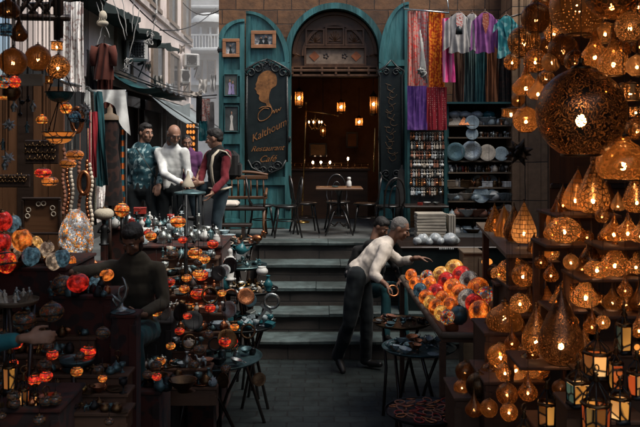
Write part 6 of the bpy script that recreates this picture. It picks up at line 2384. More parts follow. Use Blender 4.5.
lamp('squat', 'orange_em', 642, 349, 8, 4.3, 'orange glass ball glowing at the right edge among the panelled lanterns', bulb=None, name='glass_lamp')
plinth('dark box under the tall lanterns at the right edge', 606, 660, 354, 4.75, .3)
plinth('dark box under the upper left panelled lantern', 584, 614, 378, 4.62, .3)
plinth('dark box under the cream edged lantern', 566, 592, 406, 4.38, .25)
plinth('dark box behind the large domed lantern', 610, 650, 421, 4.15, .25)
plinth('low dark box under the small orange lantern', 535, 560, 427, 4.8, .3)

# ================================================================ SLOPING TABLE OF MOSAIC LAMPS
tabl = [(411, 275, 6, 'Z_orange'), (415, 283, 6.5, 'Z_orange'), (420, 290, 7, 'Z_blue'), (426, 297, 7.5, 'Z_orange'), (430.5, 302, 7, 'Z_yellow'), (436, 307, 8, 'Z_orange'), (441, 313, 7.5, 'Z_yellow'), (447, 317, 7.5, 'Z_multi'),
        (427, 277, 7, 'Z_multi'), (429, 284, 7.5, 'Z_orange'), (435.5, 292, 8.5, 'Z_red'), (442, 299, 8, 'Z_orange'), (450, 305, 8.5, 'Z_orange'),
        (440.5, 274, 8, 'Z_yellow'), (446, 281, 9, 'Z_red'), (452, 288, 9.5, 'Z_orange'), (459.5, 293.5, 9.5, 'Z_orange'), (467, 299, 10, 'Z_white'), (474, 303, 9, 'Z_red'), (479, 311, 11, 'Z_orange'),
        (454, 268, 9, 'Z_yellow'), (461, 275, 9.5, 'Z_red'), (469, 281, 10, 'Z_white'), (478, 288, 10.5, 'Z_orange'), (486.5, 297, 11, 'Z_multi'), (495, 305, 11.5, 'Z_multi')]
where = ['in the front row of the sloping table'] * 8 + ['in the second row of the sloping table'] * 5 + ['in the third row of the sloping table'] * 7 + ['in the back row of the sloping table'] * 6
cn = dict(Z_orange='orange', Z_blue='grey blue', Z_red='red', Z_yellow='yellow', Z_multi='many coloured', Z_white='cream and grey')
ordn = ['farthest', 'second', 'third', 'fourth', 'fifth', 'sixth', 'seventh', 'nearest']
mos = MB()
mos.lathe([(.001, -.97), (.3, -.9), (.62, -.72), (.88, -.42), (1, 0), (.92, .4), (.68, .72), (.36, .9), (.2, .93)], 20)
mos_me = mos.mesh('glass_globe')
mos_me.materials.append(None)
cap = MB()
cap.lathe([(.34, .86), (.36, .93), (.24, .98), (.1, 1.04), (.12, 1.12), (0, 1.18)], 14)
cap.lathe([(.3, .88), (.42, .84), (.4, .9), (.3, .93)], 14)
cap_me = cap.mesh('metal_cap')
cap_me.materials.append(None)


def mlamp(px, py, r, d, mat, label, group, hang=0.0, rot=None, sq=1.0, metal='bronze', cat='mosaic lamp'):
    rr1 = r / F * d
    t = thing('mosaic_lamp', label, cat, P(px, py, d), 0, group)
    ro_ = rot or (rnd.uniform(-.1, .1), rnd.uniform(-.1, .1), rnd.uniform(0, 6))
    sub('glass_globe', mos_me, M[mat], t, (rr1, rr1, rr1 * sq), rot=ro_)
    sub('metal_cap', cap_me, M[metal], t, (rr1, rr1, rr1 * sq), rot=ro_)
    if hang:
        q = MB()
        q.tube([(0, 0, rr1 * sq), (0, 0, hang)], .0016, 5)
        q.build('chain', M['iron'], t)
    return t


idx = {}
pts3 = []
for (a, m_), wh in zip([((x, y, r_), m_) for x, y, r_, m_ in tabl], where):
    x, y, r_ = a
    d = 8.9 - (y - 268) * .045
    idx[wh] = idx.get(wh, -1) + 1
    mlamp(x, y, r_ * 1.06, d, 'S' + m_[1:], f'{cn[m_]} banded glass lamp, {ordn[idx[wh]]} one {wh}', 'mosaic lamps on the sloping table', rot=(R(-112) + rnd.uniform(-.15, .15), rnd.uniform(-.2, .2), R(-34) + rnd.uniform(-.2, .2)), sq=.55)
    pts3.append(P(x, y, d) - Vector((0, 0, r_ / F * d * .95)))
lamp('globe', 'pewter', 459, 315, 9.5, 6.75, 'smooth grey blue metal globe at the near corner of the sloping table', bulb=None, metal='iron', name='metal_globe')
# board fitted under them
import numpy as np
A_ = np.array([[p.x, p.y, 1] for p in pts3])
co_, *_r = np.linalg.lstsq(A_, np.array([p.z for p in pts3]), rcond=None)
zt_ = lambda x, y: float(co_[0] * x + co_[1] * y + co_[2]) - .05
stb = thing('sloping_table', 'brown sloping wooden tray table holding rows of mosaic lamps', 'table', (0, 0, 0))
cor = [(fx(402, 8.9), 8.95), (fx(442, 6.55), 6.55), (fx(513, 6.65), 6.65), (fx(474, 9.1), 9.1)]
q = MB()
vs = [(x, y, zt_(x, y)) for x, y in cor] + [(x, y, zt_(x, y) - .035) for x, y in cor]
q.add(vs, [(0, 1, 2, 3), (4, 7, 6, 5), (0, 4, 5, 1), (1, 5, 6, 2), (2, 6, 7, 3), (3, 7, 4, 0)])
q.build('tray', M['crate'], stb)
for i, j in ((0, 1), (1, 2), (3, 0)):
    q = MB()
    a, b_ = Vector(vs[i]), Vector(vs[j])
    dirv = (b_ - a)
    n_ = 2
    q.tube([a + Vector((0, 0, .02)), b_ + Vector((0, 0, .02))], .03, 4)
    q.build('edge_rail', M['beige'], stb)
for x, y in cor:
    q = MB()
    q.box((x * .985 + .02, y, zt_(x, y) / 2 - .02), (.05, .05, zt_(x, y) - .03))
    q.build('leg', M['crate'], stb)
q = MB()
q.box((fx(452, 6.75), 6.78, zt_(fx(452, 6.75), 6.78) + .04), (.11, .07, .06), bev=.006)
tag(q.build('wooden_block', M['copper']), 'little reddish wooden block on the near corner of the sloping table', 'block')

# ================================================================ TRAYS OF GOODS
def tray(label, px, py, rx, d, lift=0.03, mat='bronze', legs=3):
    c = P(px, py, d)
    t = thing('round_tray_table', label, 'tray table', (c.x, c.y, 0))
    r_ = rx / F * d
    q = MB()
    q.lathe([(0, c.z - .012), (r_ * .92, c.z - .012), (r_, c.z + .015), (r_ * 1.01, c.z + .02), (r_ * .99, c.z + .005), (r_ * .92, c.z), (0, c.z)], 30)
    q.build('tray', M[mat], t)
    for k_ in range(legs):
        a = k_ * 2 * PI / legs + .5
        q = MB()
        q.tube([(r_ * .75 * math.cos(a), r_ * .75 * math.sin(a), c.z - .013), (r_ * .55 * math.cos(a + .6), r_ * .55 * math.sin(a + .6), c.z * .5), (r_ * .8 * math.cos(a + 1.1), r_ * .8 * math.sin(a + 1.1), 0)], .016, 6)
        q.build('leg', M['wood_dk'], t)
    return c, r_


def heap(c, r_, n, kinds, mats, size, label, cat, group, pile=.06):
    for i in range(n):
        a, q_ = rnd.uniform(0, 2 * PI), math.sqrt(rnd.random()) * .88
        x, y = c.x + r_ * q_ * math.cos(a), c.y + r_ * q_ * math.sin(a)
        z = c.z + (1 - q_) * pile * rnd.random() + .002
        kd = rnd.choice(kinds)
        s = size * rnd.uniform(.75, 1.25)
        rot = (rnd.uniform(-.25, .25), rnd.uniform(-.25, .25), rnd.uniform(0, 6.28))
        if kd in ('spoon', 'bangle'):
            rot = (rnd.uniform(-.4, .4), rnd.uniform(-.4, .4), rnd.uniform(0, 6.28))
        item(kd, (x, y, z), s, M[rnd.choice(mats)], label, cat, group, rot)


c, r_ = tray('round tray of brown beads and small ornaments beside the top step', 236, 243, 24, 9.1, mat='iron')
heap(c, r_, 34, ['bowl', 'bangle', 'jar', 'box'], ['copper', 'bronze', 'clay', 'pewter', 'cream_gl'], .035, 'tiny brown ornament heaped on the tray beside the top step', 'ornament', 'brown ornaments on the tray beside the top step')
item('bird', P(257, 243, 8.95) + Vector((0, 0, -.01)), .13, M['copper'], 'copper duck figurine at the right end of the tray beside the top step', 'figurine', rot=(0, 0, R(70)))
c, r_ = tray('round tray of pewter dishes second from the top beside the steps', 241, 266, 26, 8.8, mat='pewter')
heap(c, r_, 30, ['bowl', 'teapot', 'plate', 'camel', 'goblet', 'spoon'], ['silver', 'pewter', 'pewter', 'teal_gl', 'bronze', 'iron'], .05, 'small pewter dish or pot on the second tray beside the steps', 'metalware', 'pewter ware on the second tray beside the steps')
item('teapot', P(240, 254, 8.7), .11, M['teal_gl'], 'turquoise teapot lying on the second tray', 'teapot', rot=(.1, .2, .4))
c, r_ = tray('round tray heaped with cream shells and trinkets beside the third step', 247, 290, 31, 8.5, mat='iron')
heap(c, r_, 48, ['bowl', 'pyramid', 'jar', 'bangle', 'bird'], ['cream_gl', 'goldm', 'beige', 'bronze', 'silver'], .04, 'little cream trinket in the heap beside the third step', 'trinket', 'cream trinkets heaped beside the third step', .1)
item('vase', P(268, 291, 8.3), .1, M['teal_gl'], 'turquoise vase at the right edge of the cream trinket tray', 'vase')
item('pot', P(262, 275, 8.6), .09, M['white'], 'white pot above the cream trinkets', 'pot')
c, r_ = tray('large round tray of pale blue metalware beside the fourth step', 240, 325, 36, 8.1, mat='iron')
heap(c, r_, 46, ['plate', 'spoon', 'bowl', 'teapot', 'box', 'bangle', 'goblet'], ['pewter', 'silver', 'blue_gl', 'iron', 'teal_gl', 'bronze'], .058, 'small pale metal object on the large tray beside the fourth step', 'metalware', 'pale metalware on the tray beside the fourth step', .14)
c, r_ = tray('lowest and widest tray of dull metalware at the foot of the left stall', 212, 358, 50, 7.4, mat='pewter')
heap(c, r_, 60, ['plate', 'spoon', 'bowl', 'box', 'jar', 'camel'], ['pewter', 'iron', 'bronze', 'silver', 'pewter'], .06, 'dull metal trinket on the lowest widest tray of the left stall', 'metalware', 'dull metalware on the lowest left tray', .12)
o = item('ring_ornament', P(255, 325, 7.9), .23, M['silver'], 'pale metal key shaped ankh ornament leaning above the blue metalware', 'ornament', rot=(0, R(35), 0))
for i, (px, py, w_, m_, lb) in enumerate(((230, 272, .2, 'white', 'white statue base on the stall left of the third tray'), (221, 262, .14, 'clay', 'rust coloured box between trays'), (224, 281, .12, 'teal_gl', 'turquoise glazed jar standing left of the cream trinkets'))):
    item(['figure', 'box', 'jar'][i], P(px, py + 8, 8.2), w_, M[m_], lb, 'ornament')
for i, (px, py, r0, m_, a_) in enumerate(((163, 307, 9.5, 'copper', 20), (195, 323, 10, 'cream_gl', 8), (171, 298, 8, 'goldm', -20), (178, 330, 9, 'bronze', 5), (250, 300, 7, 'pewter', 0))):
    item('plate', P(px, py, 7.5), r0 / F * 7.5, M[m_], ['copper tray leaning beside the seated seller', 'pale round gong tray leaning under the orange lamps', 'narrow brass tray standing on edge near the post', 'dull bronze plate behind the gong tray', 'pewter plate leaning over the metalware'][i], 'tray', 'round trays leaning in the left stall', rot=(R(78), 0, R(a_)), sc_=(r0 / F * 7.5 * (.6 if i in (0, 2) else 1), r0 / F * 7.5, r0 / F * 7.5))
# right: trays between shopkeeper and sloping table
c, r_ = tray('upper round tray of dark metal spoons right of the shopkeeper', 402, 323, 29, 8.3, mat='bronze')
heap(c, r_, 36, ['spoon', 'bowl', 'plate', 'bird'], ['pewter', 'bronze', 'clay', 'silver', 'iron'], .05, 'dark metal spoon or dish on the upper tray right of the shopkeeper', 'metalware', 'spoons and dishes on the upper tray right of the shopkeeper')
c, r_ = tray('lower round tray of spoons and copper dishes under the sloping table', 419, 348, 37, 7.6, mat='pewter')
heap(c, r_, 46, ['spoon', 'bowl', 'plate', 'spoon', 'teapot'], ['silver', 'copper', 'pewter', 'blue_gl', 'beige'], .055, 'silvery spoon or copper dish on the lower tray under the sloping table', 'metalware', 'spoons and copper dishes on the lower tray')
c, r_ = tray('low round table covered with coloured bangles at the bottom centre', 426, 412, 41, 6.2, mat='iron')
bc = ['copper', 'teal_gl', 'clay', 'blue_gl', 'cream_gl', 'red_gl', 'pewter', 'teal_gl']
bl_ = dict(copper='copper', teal_gl='turquoise', clay='terracotta', blue_gl='mottled blue', cream_gl='cream', red_gl='red', pewter='grey')
for i in range(38):
    a, q_ = i * 2.4, math.sqrt((i + .5) / 38) * .88
    m_ = bc[(i * 5 + i // 3) % 8]
    item('bangle', (c.x + r_ * q_ * math.cos(a), c.y + r_ * q_ * math.sin(a), c.z + .006 + .02 * rnd.random()), .044 * rnd.uniform(.85, 1.1), M[m_], f'{bl_[m_]} bangle lying on the low round table at the bottom centre', 'bangle', f'{bl_[m_]} bangles on the low round table', (rnd.uniform(-.35, .35), rnd.uniform(-.35, .35), 0))
q = MB()
A = P(445, 372, 6.6)
q.box((A.x, A.y, .3), (.32, .3, .6), bev=.01)
tag(q.build('wooden_box', M['crate']), 'plain dark wooden box behind the bangle table', 'box')

# ================================================================ LEFT STALL
# stand beside the men with round top
sd_ = thing('brass_stand', 'tall round topped dark metal stand in front of the men', 'stand', (fx(190, 9.5), 9.5, PLAT))
zt1 = fz(192, 9.5) - PLAT
q = MB()
q.lathe([(0, zt1 - .03), (.17, zt1 - .03), (.19, zt1 - .015), (.185, zt1), (.12, zt1 + .012), (.05, zt1 + .035), (0, zt1 + .04)], 26)
q.build('top', M['pewter'], sd_)
for k_ in range(6):
    a = k_ * PI / 3 + .2
    q = MB()
    q.tube([(.15 * math.cos(a), .15 * math.sin(a), zt1 - .03), (.15 * math.cos(a), .15 * math.sin(a), .0)], .01, 6)
    q.build('leg', M['iron'], sd_)
for z in (.08, .3):
    q = MB()
    q.torus((0, 0, z), .15, .012, 24, 6)
    q.build('hoop', M['iron'], sd_)
q = MB()
q.lathe([(.075, 0), (.08, .01), (.06, .05), (.03, .11), (.012, .16), (.01, .19), (0, .2)], 18, tuple(P(188, 187, 9.5)))
tag(q.build('pot_cover', M['trim']), 'beige cone shaped pot cover with dark tip held above the stand', 'cover')
# lamp post with arms
pst = thing('lamp_rack', 'tall thin dark post carrying small red and orange mosaic lamps', 'rack', (fx(186, 7.4), 7.4, 0))
q = MB()
q.tube([(0, 0, 0), (0, 0, fz(195, 7.4))], .016, 8)
q.build('post', M['iron'], pst)
q = MB()
q.tube([(fx(219, 7.4) - fx(186, 7.4), .1, 0), (fx(219, 7.4) - fx(186, 7.4), .1, fz(285, 7.4))], .014, 8)
q.build('side_post', M['iron'], pst)
ml = [(178, 222, 8, 'Z_orange', 'highest'), (195, 253, 7.5, 'Z_orange', 'second highest'), (201, 275, 7.5, 'Z_red', 'dull red'), (198, 294, 7.5, 'Z_red', 'deep red'), (189, 308.5, 8, 'Z_orange', 'brightest orange'), (177, 318, 7.5, 'Z_red', 'darkest red'), (209.5, 318, 7.5, 'Z_red', 'orange red'), (230, 342, 8, 'Z_red', 'lowest red'), (152, 358, 8, 'Z_red', 'plain glowing red')]
for (x, y, r0, m_, lb) in ml:
    mlamp(x, y, r0, 7.2, m_, f'{lb} small mosaic lamp hanging on the left stall rack', 'small mosaic lamps on the lamp rack', hang=.09, sq=.78)
    q = MB()
    c0 = P(x, y, 7.2) + Vector((0, 0, .09))
    tx = fx(186, 7.4) if x < 205 else fx(219, 7.4)
    if x == 152:
        tx = fx(160, 7.4)
    q.tube([c0, c0.lerp(Vector((tx, 7.4, c0.z + .05)), .5) + Vector((0, 0, .03)), Vector((tx, 7.4, c0.z + .03))], .006, 6)
    a_ = q.build('arm', M['iron'], pst)
    a_.location = -Vector(pst.location)
# silver ware mass behind the seller
plinth('cloth covered table of silverware behind the seated seller', 128, 222, 246, 8.2, .9, 'rugcl', 0, 'display_table')
plinth('lower table of silverware right of the seller', 150, 214, 286, 7.6, .5, 'rugcl', 0, 'display_table')
plinth('raised back table of silverware under the orange mosaic ball', 100, 175, 228, 8.9, .5, 'rugcl', 0, 'display_table')
def row(px0, px1, py, d, n, kinds, mats, size, label, cat, group, dj=.3):
    for i in range(n):
        px = px0 + (px1 - px0) * (i + .5) / n + rnd.uniform(-1, 1)
        dd = d + rnd.uniform(-dj, dj)
        x = fx(px, dd)
        item(rnd.choice(kinds), (x, dd, fz(py, d - 0)), size * rnd.uniform(.7, 1.3), M[rnd.choice(mats)], label, cat, group)


zA = P(0, 246, 8.2 - .315).z
def rowz(px0, px1, z, d, n, kinds, mats, size, label, cat, group, dj=.3):
    for i in range(n):
        px = px0 + (px1 - px0) * (i + .5) / n + rnd.uniform(-1, 1)
        dd = d + rnd.uniform(-dj, dj)
        item(rnd.choice(kinds), (fx(px, dd), dd, z + .001), size * rnd.uniform(.7, 1.3), M[rnd.choice(mats)], label, cat, group)


rowz(132, 218, P(0, 246, 8.2 - .315).z, 8.3, 44, ['teapot', 'goblet', 'vase', 'figure', 'jar', 'hookah', 'bird'], ['silver', 'silver', 'pewter', 'iron', 'goldm', 'blue_gl', 'white'], .085, 'silver or pewter vessel crowded on the table behind the seller', 'metalware', 'silver vessels on the table behind the seller', .35)
rowz(153, 212, P(0, 286, 7.6 - .175).z, 7.6, 26, ['teapot', 'bowl', 'jar', 'goblet', 'camel', 'plate'], ['silver', 'pewter', 'iron', 'bronze', 'copper', 'teal_gl'], .08, 'metal vessel on the lower table right of the seller', 'metalware', 'vessels on the lower table right of the seller', .2)
rowz(102, 174, P(0, 228, 8.9 - .175).z, 8.9, 26, ['goblet', 'figure', 'vase', 'jar', 'teapot'], ['silver', 'pewter', 'white', 'iron', 'red_gl', 'teal_gl'], .08, 'slim silver vessel on the raised back table', 'metalware', 'slim vessels on the raised back table', .2)
rowz(196, 232, P(0, 236, 9.3).z, 9.3, 6, ['bowl', 'plate'], ['silver', 'blue_gl', 'white'], .07, 'pale bowl on the shelf beside the lamp stand', 'bowl', 'pale bowls beside the lamp stand', .1)
plinth('narrow shelf table with pale bowls near the vest wearing man', 192, 218, 234, 9.35, .4, 'rugcl', 0, 'display_table')
# stepped shelves crowded with goods, right down to the lane
TK = ['teapot', 'bowl', 'jar', 'goblet', 'camel', 'plate', 'vase', 'bird', 'pot', 'box', 'figure']
TMt = ['silver', 'pewter', 'iron', 'bronze', 'copper', 'pewter', 'silver', 'blue_gl', 'clay', 'cream_gl']
pos = ['highest', 'second', 'third', 'fourth', 'fifth', 'sixth', 'seventh', 'lowest']
for k_ in range(8):
    y = 258 + 18.5 * k_
    d = 7.75 - .2 * k_
    a_, b_ = (160 - 2 * k_, 218 + 3 * min(k_, 5)) if k_ < 5 else (126, 205 + 6 * (k_ - 5))
    t = plinth(f'{pos[k_]} step of the crowded goods shelves in the left stall', a_, b_, y, d, .2, 'crate', max(0.0, P(0, y + 16, d).z), 'display_step')
    zt = P(0, y, d - .07).z
    rowz(a_ + 2, b_ - 2, zt, d + .0, int((b_ - a_) / 3.6), TK, TMt, .062, f'small metal or glazed vessel standing on the {pos[k_]} step of the goods shelves', 'ware', f'ware on the {pos[k_]} step of the left goods shelves', .07)
for k_ in range(6):
    y = 318 + 19 * k_
    d = 5.75 - .17 * k_
    a_, b_ = (-12, 74) if k_ % 2 == 0 else (-8, 96)
    if k_ > 2:
        b_ = 128
    t = plinth(f'{pos[k_]} step of the dark shelves at the lower left', a_, b_, y, d, .2, 'crate', max(0.0, P(0, y + 17, d).z), 'display_step')
    zt = P(0, y, d - .07).z
    rowz(a_ + 2, b_ - 2, zt, d, int((b_ - a_) / 6), TK[:9], ['iron', 'bronze', 'copper', 'pewter', 'bronze', 'goldm'], .05, f'dim metal vessel standing on the {pos[k_]} dark step at lower left', 'ware', f'dim ware on the {pos[k_]} dark step at lower left', .06)
rl_ = random.Random(5)
for i in range(24):
    x, y = 150 + (i * 37) % 88 + rl_.uniform(-3, 3), 236 + (i * 53) % 140
    if x > 225 and y < 290:
        x -= 40
    mlamp(x, y, rl_.uniform(4.5, 6.5), 6.9 - (y - 236) * .006, rl_.choice(['Z_red', 'Z_orange', 'Z_red', 'Z_dim', 'Z_orange']), 'tiny red or orange mosaic lamp hanging in front of the crowded goods shelves', 'tiny mosaic lamps in front of the crowded goods shelves', hang=.5, sq=.8)
rowz(58, 98, P(0, 271, 6.79).z, 6.9, 8, ['teapot', 'bowl', 'jar', 'goblet', 'vase'], ['bronze', 'copper', 'goldm', 'pewter'], .07, 'brass or copper vessel at the foot of the egg lamp', 'ware', 'vessels at the foot of the egg lamp', .2)
rowz(50, 110, P(0, 296, 5.56).z, 5.65, 16, ['teapot', 'bowl', 'jar', 'goblet', 'vase'], ['bronze', 'copper', 'iron', 'pewter'], .055, 'dark vessel crowded under the reaching arm of the seller', 'ware', 'dark vessels under the reaching arm', .15)
rowz(-20, 58, P(0, 409, 4.52).z, 4.65, 14, ['teapot', 'bowl', 'jar', 'goblet', 'box'], ['bronze', 'copper', 'iron'], .05, 'dark vessel among the lanterns in the bottom left corner', 'ware', 'dark vessels in the bottom left corner', .15)
rowz(-10, 60, P(0, 268, 5.82).z, 6.0, 14, ['teapot', 'bowl', 'jar', 'vase'], ['bronze', 'copper', 'iron', 'blue_gl'], .06, 'dark vessel wedged under the pile of glass shades', 'ware', 'dark vessels under the pile of shades', .2)
for i in range(26):
    x, y = rl_.uniform(-4, 160), rl_.uniform(318, 422)
    if 36 < x < 100 and y < 330:
        continue
    d = 4.9 - (y - 318) * .0045
    mlamp(x, y, rl_.uniform(4.5, 7.5), d, rl_.choice(['Z_dim', 'Z_dim', 'Z_dim', 'Z_red', 'Z_orange', 'Z_dim']), 'small mosaic lamp dangling in the dark among many at lower left', 'small mosaic lamps dangling at lower left', hang=.12, sq=.85)
for i in range(20):
    x, y = rl_.uniform(150, 262), rl_.uniform(262, 385)
    d = 7.0 - (y - 262) * .006
    kd = rl_.choice(['plate', 'plate', 'spoon', 'bangle', 'plate'])
    item(kd, P(x, y, d), rl_.uniform(.05, .085), M[rl_.choice(['pewter', 'bronze', 'silver', 'copper', 'iron'])], 'round metal dish or ring propped up among the left goods', 'metalware', 'dishes and rings propped among the left goods', rot=(R(rl_.uniform(55, 90)), 0, R(rl_.uniform(-35, 35))))
# round cushion lamp, mosaic ball and stand
lamp('squat', 'trim', 104, 214, 10, 8.0, 'pale pink flattened fabric lamp on a dark stem', bulb=None, name='fabric_lamp', squash=.9)
item('figure', P(104, 245, 8.0), .16, M['iron'], 'dark stem holding the pale pink flattened lamp', 'stand')
mlamp(122, 210, 7.5, 8.2, 'Z_orange', 'round orange mosaic ball lamp standing above the silverware', None)
q = MB()
q.tube([P(122, 217, 8.2), P(122, 240, 8.2)], .02, 8)
tag(q.build('slender_stand', M['iron']), 'dark stem under the round orange mosaic ball lamp', 'stand')
item('box', P(140, 214, 8.6), .1, M['red_gl'], 'maroon cushion shaped box behind the silverware', 'box')
mlamp(148, 233, 4.5, 7.6, 'Z_red', 'tiny red lamp glowing just right of the seller', None, sq=.9)

# big egg lamp: white mosaic
e = thing('egg_lamp', 'large egg shaped white mosaic lamp glowing orange in the left stall', 'mosaic lamp', P(76, 237, 6.9))
q = MB()
k3 = 6.9 / F
q.lathe([(6 * k3, -25 * k3), (12 * k3, -22 * k3), (16 * k3, -14 * k3), (17.5 * k3, -4 * k3), (16.5 * k3, 6 * k3), (13 * k3, 16 * k3), (8 * k3, 24 * k3), (3 * k3, 27.5 * k3), (.001, 28 * k3)], 30)
M['Z_egg'] = mosaic('white chip mosaic over orange', [(.42, .4, .38), (.5, .45, .4), (.75, .22, .04), (.34, .32, .32), (.6, .3, .1), (.3, .3, .3)], .75, scale=70, soft=.8, bands=0)
q.build('mosaic_shell', M['Z_egg'], e)
q = MB()
q.lathe([(0, -33 * k3), (10 * k3, -33 * k3), (11 * k3, -31 * k3), (7 * k3, -28 * k3), (6 * k3, -25 * k3)], 20)
q.build('foot', M['bronze'], e)

# pile of glass shades on the left
pile = [(3, 221, 9, 'G_red', 'plain red glass lamp at the left edge'), (13, 224, 8, 'G_blue', 'blue grey glass shade behind the red one'), (22, 240, 10, 'G_orange', 'orange glass shade leftmost on the pile'), (35, 245, 8, 'G_yellow', 'bright yellow glass shade on the pile'),
        (47, 249, 7, 'G_cream', 'pale glass shade under the inlaid panel'), (31, 256, 9, 'G_blue', 'blue glass shade in the middle of the pile'), (41, 264, 8.5, 'G_yellow', 'glowing yellow glass shade nearest the reaching hand'), (54, 261, 8, 'G_cream', 'cream glass shade beside the reaching hand'),
        (62, 258, 8, 'G_blue', 'pale blue glass shade next to the big egg lamp'), (13, 250, 11, 'G_cream', 'large crackled cream glass shade on the left of the pile'), (6, 262, 10, 'Z_red', 'red and cream mosaic lamp low at the left edge'), (2, 243, 9, 'G_red', 'dark red glass ball half cut by the left edge'), (70, 262, 6, 'G_orange', 'small orange shade at the foot of the egg lamp'),
        (78, 283, 11, 'G_red', 'glowing orange red lamp under the reaching arm'), (96, 283, 8, 'G_blue', 'blue grey ball beside the orange red lamp under the arm'), (107, 275, 7, 'G_orange', 'orange lamp glowing behind the shoulder of the seller'), (62, 285, 11, 'Z_dim', 'dark unlit glass ball under the reaching hand'), (33, 285, 6, 'G_red', 'small red mosaic lamp among the pale figurines')]
for i, (x, y, r0, m_, lb) in enumerate(pile):
    mlamp(x, y, r0 * 1.02, 5.9 + .25 * math.sin(i * 2.3) + (264 - y) * .006, m_, lb, 'glass shades piled at the left', sq=1.2 if y < 270 else .9, rot=(rnd.uniform(-.25, .25), rnd.uniform(-.25, .25), rnd.uniform(0, 6)))
plinth('sloping dark table under the pile of glass shades', -20, 66, 268, 6.1, .8, 'rugcl', 0, 'display_table')
plinth('dark table under the big egg lamp', 56, 122, 271, 7.0, .6, 'rugcl', 0, 'display_table')
plinth('dark box under the lamps below the reaching arm', 48, 112, 296, 5.7, .4, 'rugcl', 0, 'display_table')
c, r_ = tray('round tray of pale cone figurines at lower left', 16, 302, 22, 5.0, mat='beige')
heap(c, r_, 12, ['figure', 'pyramid', 'figure'], ['cream_gl', 'beige', 'silver'], .05, 'pale cone figurine on the round tray at lower left', 'figurine', 'pale cone figurines on the lower left tray', 0)
low = [(24, 320, 12, 5.0, 'Z_dim', 'dark floral glass lamp at lower left above the turquoise sleeve', 1), (52, 312, 12, 5.2, 'Z_dim', 'dark mosaic ball with cream chips at lower left', 1), (88, 352, 8, 5.3, 'Z_red', 'red glowing lamp on the small plate at lower left', .8), (116, 344, 8, 5.6, 'Z_dim', 'brown striped lamp in the dark below the seller', 1),
       (122, 387, 8, 5.6, 'Z_red', 'dim red lamp lowest below the seller', 1), (107, 407, 9, 5.4, 'Z_dim', 'dark round lamp with ringed pattern at the bottom', 1), (150, 380, 6, 6.0, 'Z_dim', 'dim brown lamp left of the lowest tray', 1), (134, 362, 7, 5.8, 'Z_dim', 'unlit patterned lamp beside the plain red one', 1), (80, 420, 9, 5.2, 'Z_dim', 'dim lamp at the bottom edge left of centre', 1), (97, 420, 7, 5.3, 'Z_red', 'faint red lamp at the bottom edge', 1)]
for (x, y, r0, d, m_, lb, _s) in low:
    mlamp(x, y, r0, d, m_, lb, 'lamps in the dark lower left stall', sq=.85, hang=.1)
for i, (x, y0, y1, w_, cs_, lb) in enumerate(((10, 350, 392, 14, ['amber', 'dark'], 'amber panelled lantern at the left edge below the sleeve'), (24, 378, 408, 10, ['cream', 'dark', 'red'], 'small lantern with pale glow near the left bottom'), (46, 398, 432, 9, ['red', 'amber', 'dark'], 'slim red lantern at the bottom left'), (12, 402, 440, 14, ['amber', 'dark', 'dark'], 'amber lantern in the bottom left corner'), (35, 385, 410, 7, ['cream', 'dark'], 'tiny lantern with white bulb at lower left'), (118, 362, 376, 6, ['cream', 'amber'], 'tiny bright lantern below the seller'))):
    t = fanous(lb, x, y0, y1, w_, 4.6 if x < 100 else 5.4, cs_)
    t['group'] = 'panelled lanterns at lower left'
c, r_ = tray('small pale plate under the red lamp at lower left', 77, 361, 17, 5.25, mat='pewter')
plinth('dark box at the bottom left under the lanterns', -30, 60, 409, 4.7, .5, 'rugcl', 0, 'display_table')
plinth('dark box below the seated seller', 95, 160, 392, 5.9, .5, 'rugcl', 0, 'display_table')
plinth('dark bench the seller sits on', 100, 172, 322, 6.75, .45, 'dark', 0, 'low_bench')
rowz(128, 190, P(0, 392, 5.9 - .175).z, 5.9, 12, ['bowl', 'teapot', 'jar', 'plate'], ['iron', 'pewter', 'bronze'], .08, 'unlit metal pot in the dark below the seller', 'metalware', 'metal pots in the dark below the seller', .2)
# silver scroll ornament in front of the seller
so_ = thing('silver_ornament', 'shining silver crescent shaped ornament with bowl foot in front of the seller', 'ornament', P(121, 308, 5.6))
k4 = 5.6 / F
q = MB()
q.tube([(x * k4, 0, z * k4) for x, z in [(-4, 2), (-8, 8), (-9, 14), (-6, 10), (0, 6), (4, 12), (6, 20), (3, 28), (1, 31)]], [.012, .01, .004, .012, .016, .014, .012, .008, .003], 8)
q.tube([(x * k4, .01, z * k4) for x, z in [(0, 6), (-3, 14), (-2, 20), (3, 22)]], [.012, .01, .008, .003], 8)
q.build('crescent', M['silver'], so_)
q = MB()
q.lathe([(0, -4 * k4), (7 * k4, -4 * k4), (9 * k4, -2 * k4), (6 * k4, 0), (2 * k4, 2 * k4), (1.5 * k4, 6 * k4), (0, 6 * k4)], 18)
q.build('foot', M['silver'], so_)
item('plate', P(123, 314, 5.5), 12 * k4, M['pewter'], 'oval pewter dish under the silver crescent ornament', 'dish', rot=(0, 0, 0))
plinth('narrow dark stand under the silver ornament', 110, 137, 315, 5.5, .2, 'rugcl', 0, 'display_table')

